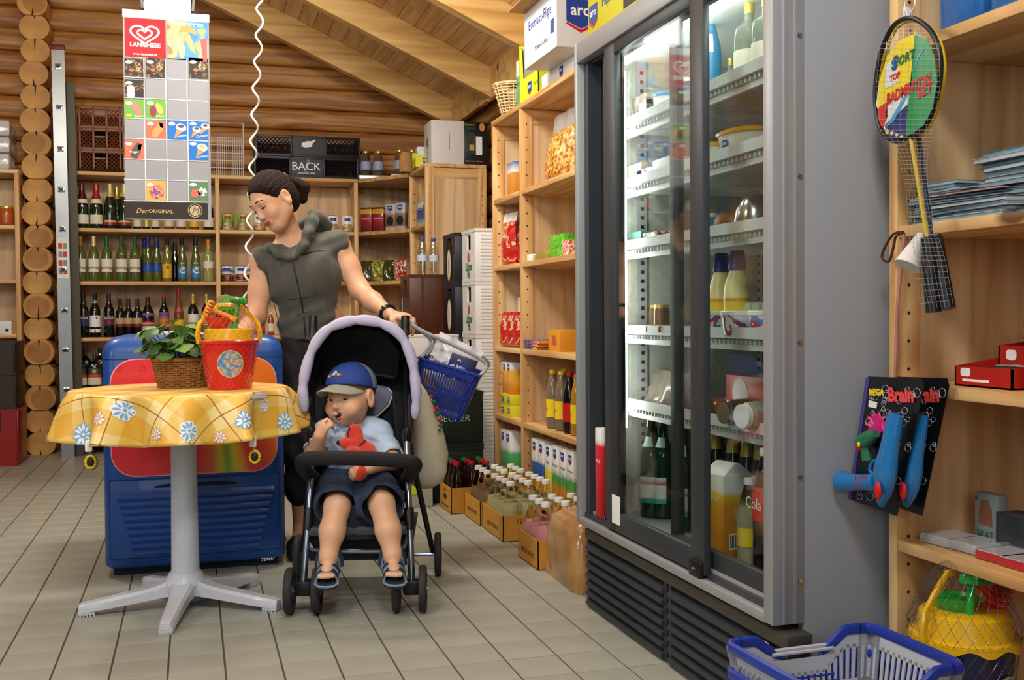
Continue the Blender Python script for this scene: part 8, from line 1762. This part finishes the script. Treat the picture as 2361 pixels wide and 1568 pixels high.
 O('harness_strap', MB().tube(spline([PS(905, 905, .36), PS(912, 960, .33), PS(915, 1010, .31)], 4), .012, 6, flat=.25), NAVY)
 O('crotch_strap', MB().tube(spline([PS(812, 1080, .155), PS(818, 1100, .145), PS(824, 1128, .12), PS(828, 1150, .09)], 4), .016, 6, flat=.3), mat('strap_black', '#15161c', .6))
 # hood: three bows, cloth between them, padded rim
 rim = [PS(*q) for q in ((703, 948, .20), (698, 905, .20), (704, 858, .20), (722, 802, .20), (755, 760, .20), (798, 742, .20), (836, 738, .20), (880, 746, .20), (920, 770, .20), (945, 815, .20), (956, 865, .20), (960, 915, .20), (957, 965, .21))]
 rim = spline(rim, 5); cc = PS(828, 940, .2)
 def bow(k, y, dz): return [Vector((cc.x + (p.x - cc.x) * k, p.y + y, cc.z + (p.z - cc.z) * (k + .02) + dz)) for p in rim]
 bows = [rim, bow(1.0, .06, .008), bow(.985, .14, .0), bow(.95, .22, -.02), bow(.86, .29, -.03), bow(.70, .325, -.045)]
 mb = MB(); nn = len(rim)
 for q in range(len(bows) - 1): mb.add(bows[q] + bows[q + 1], [(i, i + 1, nn + i + 1, nn + i) for i in range(nn - 1)])
 o = O('hood', mb, NAVY); sm = o.modifiers.new('thick', 'SOLIDIFY'); sm.thickness = .004
 O('hood_lining', MB().add([p + Vector((0, -.006, 0)) for p in bows[-1]], [tuple(range(nn))]), NAVY)
 for q in (2, 4): O('hood_bow', MB().tube([p + (cc - p).normalized() * .006 for p in bows[q]], .0045, 6), mat('bow_black', '#08090d', .6))
 # lining panel seams seen from the front
 O('lining_fold', MB().tube([PS(u, v, .42) for u, v in ((752, 868), (800, 862), (860, 862), (908, 870))], .006, 6), mat('lining_edge', '#1e1f2a', .7)); O('lining_panel', MB().loft([[PS(u, v, y) for u, v, y in ((745, 875, .45), (735, 800, .36), (775, 765, .33), (835, 755, .32), (890, 768, .33), (922, 815, .36), (915, 875, .45))], [PS(u, v, y + .01) for u, v, y in ((745, 875, .45), (735, 800, .36), (775, 765, .33), (835, 755, .32), (890, 768, .33), (922, 815, .36), (915, 875, .45))]]), NAVY)
 pr = [.0185 * (1 + .06 * abs(sin(i * .45)) - .20 * (i % 7 == 0) - .08 * (i % 7 in (1, 6))) for i in range(nn)]; pr[0] = .010; pr[1] = .014; pr[2] = .018; pr[-1] = .009; pr[-2] = .014; pr[-3] = .018
 O('hood_rim', MB().tube(rim, pr, 10, flat=1.0), LAV)
 return t
stroller()
# ================================================================ TODDLER sitting in the stroller
def toddler():
 t = thing('person', 'toddler in a blue cap and pale blue shirt sitting in the stroller with a lollipop', 'person', tuple(SO + SYv * .2 + Vector((0, 0, .36))), -SA)
 OFF = Vector((0, -.2, -.36))           # stroller frame -> this thing's frame
 P = lambda u, v, y: PS(u, v, y) + OFF
 WM = (T_(t.location) @ Matrix.Rotation(-SA, 4, 'Z')).inverted()
 cv = lambda r, u, f: (WM.to_3x3() @ camv(r, u, f))
 h = .0036; S = Solid((-.24, -.46, -.36), (.25, .22, .50), h)
 pel, bel, che, nk = P(820, 1098, .30), P(814, 1060, .29), P(812, 1020, .28), P(815, 975, .28); hc = P(808, 912, .25)
 S.ell(pel, (.088, .075, .07), k=.04); S.ell(bel, (.086, .075, .075), k=.04); S.ell(che, (.082, .062, .07), k=.04); S.cap(che, nk, .05, .036, .03); S.cap(nk, hc + Vector((.01, .01, -.03)), .038, .045, .02)
 f, up = cv(-.50, -.04, -.86), cv(-.06, 1, .05); H = head(S, hc, f, up, .92, True)
 shR, shL = P(760, 1000, .27), P(868, 1000, .27); elR, wrR = P(725, 1048, .16), P(738, 1004, .10); elL, wrL = P(902, 1062, .19), P(852, 1078, .075)
 S.chain([che + Vector((-.04, 0, .02)), shR, elR, wrR], [.045, .038, .031, .023], .02); S.chain([che + Vector((.04, 0, .02)), shL, elL, wrL], [.045, .038, .032, .024], .02)
 def hand(w, d, n, sd, curl):
  S.ell(w + d * .026, (.028, .022, .015), [list(d), list(sd), list(n)], .012)
  for i, L in enumerate((.036, .040, .038, .030)):
   b = w + d * .044 + sd * (.0155 - .0105 * i); q = b; p = [b - d * .012, b]; ang = 0
   for fr, an in ((.45, curl[0]), (.32, curl[1]), (.26, curl[2])): ang += an; q = q + (d * cos(ang) - n * sin(ang)) * L * fr * 1.1; p.append(q)
   S.chain(p, [.0068, .0068, .0066, .0062, .0056], .004)
  b = w + d * .014 + sd * .016; S.chain([w + d * .008, b, b + (d * .6 + sd * .6 - n * .4).normalized() * .02, b + (d * .6 + sd * .6 - n * .4).normalized() * .02 + (d * .6 - sd * .1 - n * .8).normalized() * .014], [.010, .009, .0075, .0062], .006)
 dR = (P(752, 975, .085) - wrR).normalized(); nR = cv(-.5, .2, -.8); nR = (nR - dR * nR.dot(dR)).normalized(); hand(wrR, dR, nR, dR.cross(nR) * -1, (.9, 1.1, .7))
 dL = (P(815, 1086, .06) - wrL).normalized(); nL = cv(.2, .85, -.5); nL = (nL - dL * nL.dot(dL)).normalized(); hand(wrL, dL, nL, dL.cross(nL), (.5, .7, .5))
 legs = []
 for hip, kn, cf, an, toe in (((786, 1110, .26), (778, 1168, .045), (766, 1225, .0), (757, 1284, -.03), (751, 1334, -.118)), ((852, 1110, .26), (880, 1162, .035), (895, 1222, -.01), (905, 1280, -.04), (911, 1331, -.128))):
  hip, kn, cf, an = P(*hip), P(*kn), P(*cf), P(*an); toe = P(*toe); S.chain([hip, kn, cf, an], [.058, .043, .0415, .0285], .02); heel = an + Vector((0, .012, -.022)); ball = heel + (toe - heel) * .62
  S.chain([an, heel], [.028, .024], .015); S.chain([heel, ball], [.023, .021], .015)
  for q in range(5):
   x = (q - 2) * .0105; S.cap(ball + Vector((x * .9, -.005, -.004)), ball + Vector((x * 1.05, -.034 + abs(q - (3 if hip.x > 0 else 1)) * .0035, -.007)), .0085, .0078 if q not in (0, 4) else .007, .004)
  legs.append((hip, kn, cf, an, heel, ball, toe))
 me = S.surface('body'); obj('body', me, SKINB, t); face_parts_local(H, t, .92)
 # short hair under the cap
 Q = Solid(hc - Vector((.13, .13, .13)), hc + Vector((.13, .13, .15)), .0036); sv = Vector(f).normalized().cross(up); Rr = [list(sv.normalized()), list(Vector(f).normalized()), list((up - Vector(f).normalized() * up.dot(f)).normalized())]
 Q.ell(H(0, -.014, .03), (.0815, .092, .083), Rr, .01); Q.cut(H(0, .058, .02), [a * .75 - b * .55 for a, b in zip(Rr[1], Rr[2])]); Q.cut(H(0, -.02, -.022), [-a for a in Rr[2]])
 g = np.meshgrid(*[(Q.lo[k] + Q.h * np.arange(Q.n[k])) for k in range(3)], indexing='ij', sparse=True); q = [sum((g[i] - hc[i]) * Rr[j][i] for i in range(3)) for j in range(3)]
 Q.f = np.maximum(Q.f, (.036 - np.sqrt((np.abs(q[0]) - .082) ** 2 + (q[1] + .004) ** 2 + (q[2] + .016) ** 2)).astype(np.float32)); obj('hair', Q.surface('hair'), mat('toddler_hair', '#5a3a20', .7, var=.3, vscale=60), t)
 # cap
 K = Solid(hc - Vector((.16, .16, .10)), hc + Vector((.16, .16, .17)), .0036); K.ell(H(0, -.012, .040), (.0875, .099, .084), Rr, .01); nz = [a * .97 + b * .24 for a, b in zip(Rr[2], Rr[1])]
 K.cut(H(0, -.012, .028), [-(a * .95 - b * .22) for a, b in zip(Rr[2], Rr[1])]); km = K.surface('cap'); cap_m = mat('cap_grey', '#8c949a', .75, bump=.1, bscale=300); cap_b = mat('cap_blue', '#24408c', .75, bump=.1, bscale=300)
 km.materials.append(cap_m); km.materials.append(cap_b); fv = Vector(f).normalized(); sv = Vector(Rr[0])
 cc = H(0, -.012, .04)
 for p in km.polygons:
  r = p.center - cc
  if r.dot(fv) > -.012: p.material_index = 1
 kp = obj('cap', km, None, t, label='blue and grey baseball cap')
 def vis(a, b):
  an = (a - .5) * PI * 1.02; w = sin(an); L = .088 * cos(an) ** .55 * b if abs(an) < PI / 2 else 0
  return H(w * .084 * (1 - .02 * b), cos(an) * .078 + L, .040 - .22 * L + .016 * cos(an) - .024 * (w ** 2) * (1 + b * .2))
 v = obj('visor', MB().grid(vis, 24, 6), mat('visor_beige', '#a8a494', .7), kp); sm = v.modifiers.new('thick', 'SOLIDIFY'); sm.thickness = .004
 for q, (a, z, c) in enumerate(((-.030, .088, '#c83048'), (-.018, .094, '#e0c040'), (-.006, .096, '#40a0d0'), (.006, .096, '#e8e4dc'), (.018, .094, '#d84030'), (.030, .088, '#e0b040'), (0, .108, '#e8d8a0'))):
  d_ = (H(a, .09, z) - cc).normalized(); e = (1 / ((d_.dot(sv) / .0875) ** 2 + (d_.dot(fv) / .099) ** 2 + (d_.dot(Vector(Rr[2])) / .084) ** 2)) ** .5; obj('embroidery', MB().ell(cc + d_ * (e + .0005), (.006, .005, .0055), 8, 6), mat('embroidery%d' % q, c, .7), kp)
 # shirt
 C = Solid((-.22, -.16, -.06), (.22, .20, .30), .0042); C.ell(bel + Vector((0, -.005, -.01)), (.100, .090, .085), k=.04); C.ell(che, (.096, .078, .080), k=.04)
 C.chain([nk + Vector((-.02, .005, -.03)), shR, shR.lerp(elR, .85)], [.05, .052, .050], .03); C.chain([nk + Vector((.02, .005, -.03)), shL, shL.lerp(elL, .85)], [.05, .052, .052], .03)
 C.cut(shR.lerp(elR, .78), elR - shR) if False else None
 C.chain([elR, elR + (elR - shR).normalized() * .05], [.045, .05], .006, 'sub'); C.chain([elL, elL + (elL - shL).normalized() * .05], [.046, .05], .006, 'sub')
 C.cap(nk + Vector((0, -.012, -.006)), nk + Vector((0, -.02, .06)), .042, .055, .008, 'sub'); C.cut(P(815, 1094, .2), (0, 0, -1))
 C.ripple(lambda x, y, z: .0025 * np.sin(60 * x + 40 * z + 5 * np.sin(30 * z)) + .002 * np.sin(90 * z - 50 * x)); obj('shirt', C.surface('shirt'), mat('shirt_pale_blue', '#b6cae2', .75, var=.06, vscale=30, bump=.15, bscale=300), t)
 def on(Sx, pts, r, nm, m, n=6, flat=1.0):
  L = [Sx.hit(u, v, WM) for u, v in pts]; L = [p for p in L if p]
  if len(L) > 1: return obj(nm, MB().tube(spline(L, 4), r, n, flat=flat), m, t)
 gp = [C.hit(u, v, WM) for u, v in ((768, 990), (784, 988), (787, 1020), (780, 1045), (766, 1040), (762, 1010))]
 gp = [p for p in gp if p]
 if len(gp) > 3: obj('grey_panel', MB().add([p + cv(0, 0, -.004) for p in gp] + [p + cv(0, 0, .004) for p in gp], [tuple(range(len(gp)))] + [(i, (i + 1) % len(gp), len(gp) + (i + 1) % len(gp), len(gp) + i) for i in range(len(gp))]), mat('shirt_grey_panel', '#8296ae', .75), t)
 on(C, [(800, 985), (798, 1010), (797, 1040)], .0022, 'placket', mat('placket_blue', '#c2d0e2', .7)); on(C, [(776, 984), (790, 992), (800, 990), (815, 984), (838, 982)], .006, 'collar', mat('collar_blue', '#9fb6d2', .75))
 # shorts
 D = Solid((-.22, -.26, -.13), (.22, .20, .10), .0042); D.ell(pel + Vector((0, 0, -.01)), (.112, .10, .075), k=.03)
 for hip, kn, cf, an, *_ in legs: D.chain([hip, hip.lerp(kn, .5), hip.lerp(kn, .97)], [.076, .074, .080], .03); D.cap(hip.lerp(kn, .88), kn + (kn - hip) * .2, .062, .072, .006, 'sub')
 D.ripple(lambda x, y, z: .002 * np.sin(70 * y + 30 * x) + .002 * np.sin(55 * x + 60 * z)); dm = mat('denim', '#26344c', .8, var=.25, vscale=25, bump=.3, bscale=500); obj('shorts', D.surface('shorts'), dm, t)
 # sandals
 so, st_, sl = mat('sandal_sole', '#2c3444', .7), mat('sandal_navy', '#20304a', .6), mat('sandal_grey', '#7c94a4', .5)
 for hip, kn, cf, an, heel, ball, toe in legs:
  d = (ball - heel).normalized(); sx = Vector((1, 0, 0)); nrm = sx.cross(d).normalized(); nrm = nrm if nrm.z > 0 else -nrm; L = (ball - heel).length + .052
  c0 = heel - nrm * .026 - d * .024
  out = [(c0 + d * (L + .022) * a + sx * b * .035) for a, b in ((0, -.5), (0, .5), (.2, .85), (.55, .95), (.85, 1.05), (.97, .7), (1, 0), (.97, -.7), (.85, -1.05), (.55, -.95), (.2, -.85))]
  s_ = obj('sandal', MB().loft([[p - nrm * .012 for p in out], out]), so, t, label='navy sandal with grey trim'); obj('welt', MB().tube([p + nrm * .0 for p in out], .004, 6, closed=True), sl, s_)
  for q, (a, w, hgt, m) in enumerate(((.78, .033, .020, st_), (.50, .034, .030, st_), (.12, .036, .070, st_))):
   b = c0 + d * L * a; arc = [b + sx * w * cos(x) + nrm * (.0 + (.026 + hgt * .55) * sin(x) ** .8) - d * (.02 * sin(x) if q == 2 else 0) for x in np.linspace(.02, PI - .02, 13)]
   k = obj('strap', MB().tube(arc, .0155, 6, flat=.3, up=tuple(nrm)), m, s_)
   for e in (-1, 1): obj('strap_trim', MB().tube([p + d * .0145 * e for p in arc], .0034, 5), sl, k)
 return P, cv, wrR, dR, H, t.location.copy()
def face_parts_local(H, t, s):
 # parts live in the toddler's own frame
 global wobj
 keep = wobj; wobj = lambda n, mb, m, tt, smooth=40, **k: obj(n, mb, m, tt, smooth, **k)
 face_parts(H, t, s, True, gaze=(-.003, 0)); wobj = keep
TP, TCV, TWR, TDR, TH_, TLOC = toddler()
# lollipop
p0, p1 = TH_(.004, .094, -.060), TP(752, 972, .075)
t = thing('lollipop', 'white lollipop on a pink stick at the toddler\'s mouth', 'lollipop', tuple(TLOC), -SA)
obj('stick', MB().tube([p1 + (p1 - p0).normalized() * .02, p0], .0016, 6), mat('pink_stick', '#b85878', .5), t); obj('candy', MB().ell(p0, (.0085, .0085, .008), 12, 8), mat('candy_white', '#e0b8b4', .2, coat=.5), t)
# plush toy
def plush():
 t = thing('plush_toy', 'red plush animal with a black nose held in the toddler\'s arm', 'plush toy', tuple(TLOC), -SA); rd = mat('plush_red', '#d8341c', .85, bump=.5, bscale=260, sheen=.6)
 P = lambda u, v, y: TP(u, v, y)
 S = Solid(P(840, 1040, .12) - Vector((.13, .13, .15)), P(840, 1040, .12) + Vector((.13, .13, .15)), .0036)
 S.chain([P(822, 1015, .13), P(815, 1028, .12), P(795, 1022, .10), P(786, 1021, .095)], [.024, .024, .016, .012], .014); S.ell(P(822, 1000, .135), (.022, .02, .034), k=.012); S.chain([P(812, 985, .13), P(805, 1003, .12), P(806, 1020, .125)], [.010, .014, .010], .008)
 S.chain([P(830, 1025, .13), P(845, 1040, .13), P(855, 1060, .12)], [.022, .03, .032], .015); S.chain([P(840, 1045, .12), P(818, 1042, .09), P(808, 1040, .085)], [.016, .013, .014], .01); S.chain([P(840, 1060, .10), P(838, 1075, .07), P(834, 1092, .055), P(828, 1100, .05)], [.016, .014, .018, .015], .01)
 obj('body', S.surface('plush'), rd, t); obj('nose', MB().ell(P(781, 1021, .09), (.0085, .0085, .0085), 10, 8), BLACK, t); obj('collar', MB().tube(spline([P(824, 1034, .105), P(834, 1022, .10), P(844, 1014, .115)], 4), .0025, 6), mat('plush_purple', '#3c2458', .6), t); obj('ear_lining', MB().tube(spline([P(806, 985, .11), P(802, 1000, .105), P(802, 1015, .105)], 4), .003, 6), mat('plush_purple', '#3c2458', .6), t)
 obj('thread', MB().tube([P(812, 975, .13), P(814, 988, .13)], .0012, 5), mat('straw', '#b8a060', .7), t)
plush()
# ================================================================ BAGS at the stroller handle
def tote():
 Y = .50; c = PS(975, 1120, Y); t = thing('tote_bag', 'cream cotton tote bag hanging at the right side of the stroller', 'bag', tuple(SM @ c), -SA)
 rows = ((880, 957, 968, .012), (905, 948, 985, .020), (950, 945, 1005, .035), (1000, 944, 1022, .05), (1045, 942, 1032, .062), (1085, 942, 1032, .066), (1110, 948, 1022, .055), (1124, 958, 1000, .025), (1127, 972, 985, .008))
 rings = []
 for v, u0, u1, d in rows:
  a, b = PS(u0, v, Y) - c, PS(u1, v, Y) - c; m = (a + b) / 2; w = (b - a).x / 2; rings.append([m + Vector((w * (1 + .05 * sin(5 * x + v)) * cos(x), d * (1 + .08 * sin(4 * x + v * .05)) * sin(x), 0)) for x in np.linspace(0, 2 * PI, 25)[:-1]])
 obj('bag', MB().loft(rings), mat('cream_cotton', '#c8c0a8', .8, var=.06, vscale=12, bump=.2, bscale=250), t, 70)
 for dy in (-.012, .012): obj('strap', MB().tube(spline([PS(962, 895, Y) - c + Vector((0, dy, 0)), PS(950, 850, Y + .03) - c, PS(936, 775, Y + .07) - c], 5), .008, 6, flat=.4), mat('cream_cotton', '#c8c0a8', .8), t)
 for k, (u, v, r) in enumerate(((998, 912, .007), (1003, 925, .009), (1009, 938, .008), (1012, 952, .010), (1017, 966, .008), (1020, 978, .009), (1006, 946, .006), (1016, 988, .006))):
  p = PS(u, v, Y) - c; obj('print_spot', MB().ell(p + Vector((-.004, -.038 - .0002 * (v - 912), 0)), (r, .006, r), 10, 6), (REDINK, GREENINK)[k % 2], t)
tote()
def held_basket():
 c = PY(1012, 905, 4.36); rot = Matrix.Rotation(-.30, 4, 'Z') @ Matrix.Rotation(.30, 4, 'Y')
 t = shop_basket((0, 0, 0), 0, BBLUE, BBLUE, 'blue shopping basket full of groceries held by the woman\'s hand', W=.26, D=.32, H=.20, dip=False); t.rotation_euler = rot.to_euler(); t.location = c + rot @ Vector((.02, 0, -.075))
 I = (T_(t.location) @ rot.to_4x4()).inverted(); hold = WRL + DL * .105 - NL * .012
 for k, (x, y) in enumerate(((-.13, .10), (.13, .10), (-.13, -.10))[:3:1]): pass
 g = mat('basket_handle_grey', '#a4a8ac', .35)
 for sg in (-1, 1):
  a, b = Vector((-.12, sg * .15, .19)), Vector((.12, sg * .15, .19)); top = I @ (hold + Vector((.0, .025 * sg, -.005)))
  obj('handle', MB().tube(spline([Vector((-.125, sg * .12, .195)), Vector((-.11, sg * .09, .28)), top + Vector((-.035, 0, -.004)), top + Vector((.0, 0, 0)), top + Vector((.04, 0, -.02)), Vector((.12, sg * .09, .26)), Vector((.125, sg * .12, .195))], 6), .0075, 8, flat=1.0), g, t)
 wm = t.location.copy()
 b = bag(c + Vector((.0, -.02, .02)), .20, .19, .09, mat('white_crumpled_bag', '#c8c8cc', .3, bump=.8, bscale=14, coat=.3), 'white crumpled crisps bag in the held blue basket', 'bag', None, 'crisps_bag', -.3, seed=3); b.rotation_euler = (0, .45, -.35)
 M = face_m(Vector((.045, -.052, .115)), '-y'); aro(b, M, .045); text('Papri', .034, DARKINK, b, face_m(Vector((-.055, -.046, .10)), '-y'))
 k = carton(c + Vector((.065, -.055, .055)), .11, .07, .10, mat('purple_box_card', '#2a2458', .4), 'purple carton with white curl emblem in the held blue basket', 'box', None, 'food_box', -.3, bev=.002); k.rotation_euler = (0, .35, -.3)
 obj('curl_emblem', MB().tube(spline([(-.02, -.0365, .03), (-.005, -.0365, .03), (-.008, -.0365, .055), (-.022, -.0365, .06), (-.02, -.0365, .08), (-.008, -.0365, .078)], 4), .003, 6), WHITEINK, k)
 y = bag(c + Vector((-.06, -.02, -.01)), .10, .12, .06, mat('yellow_snack_bag', '#c89838', .35), 'small tan bag at the left in the held blue basket', 'bag', None, 'snack_bag', -.3, seed=9)
held_basket()
bpy.context.view_layer.update()
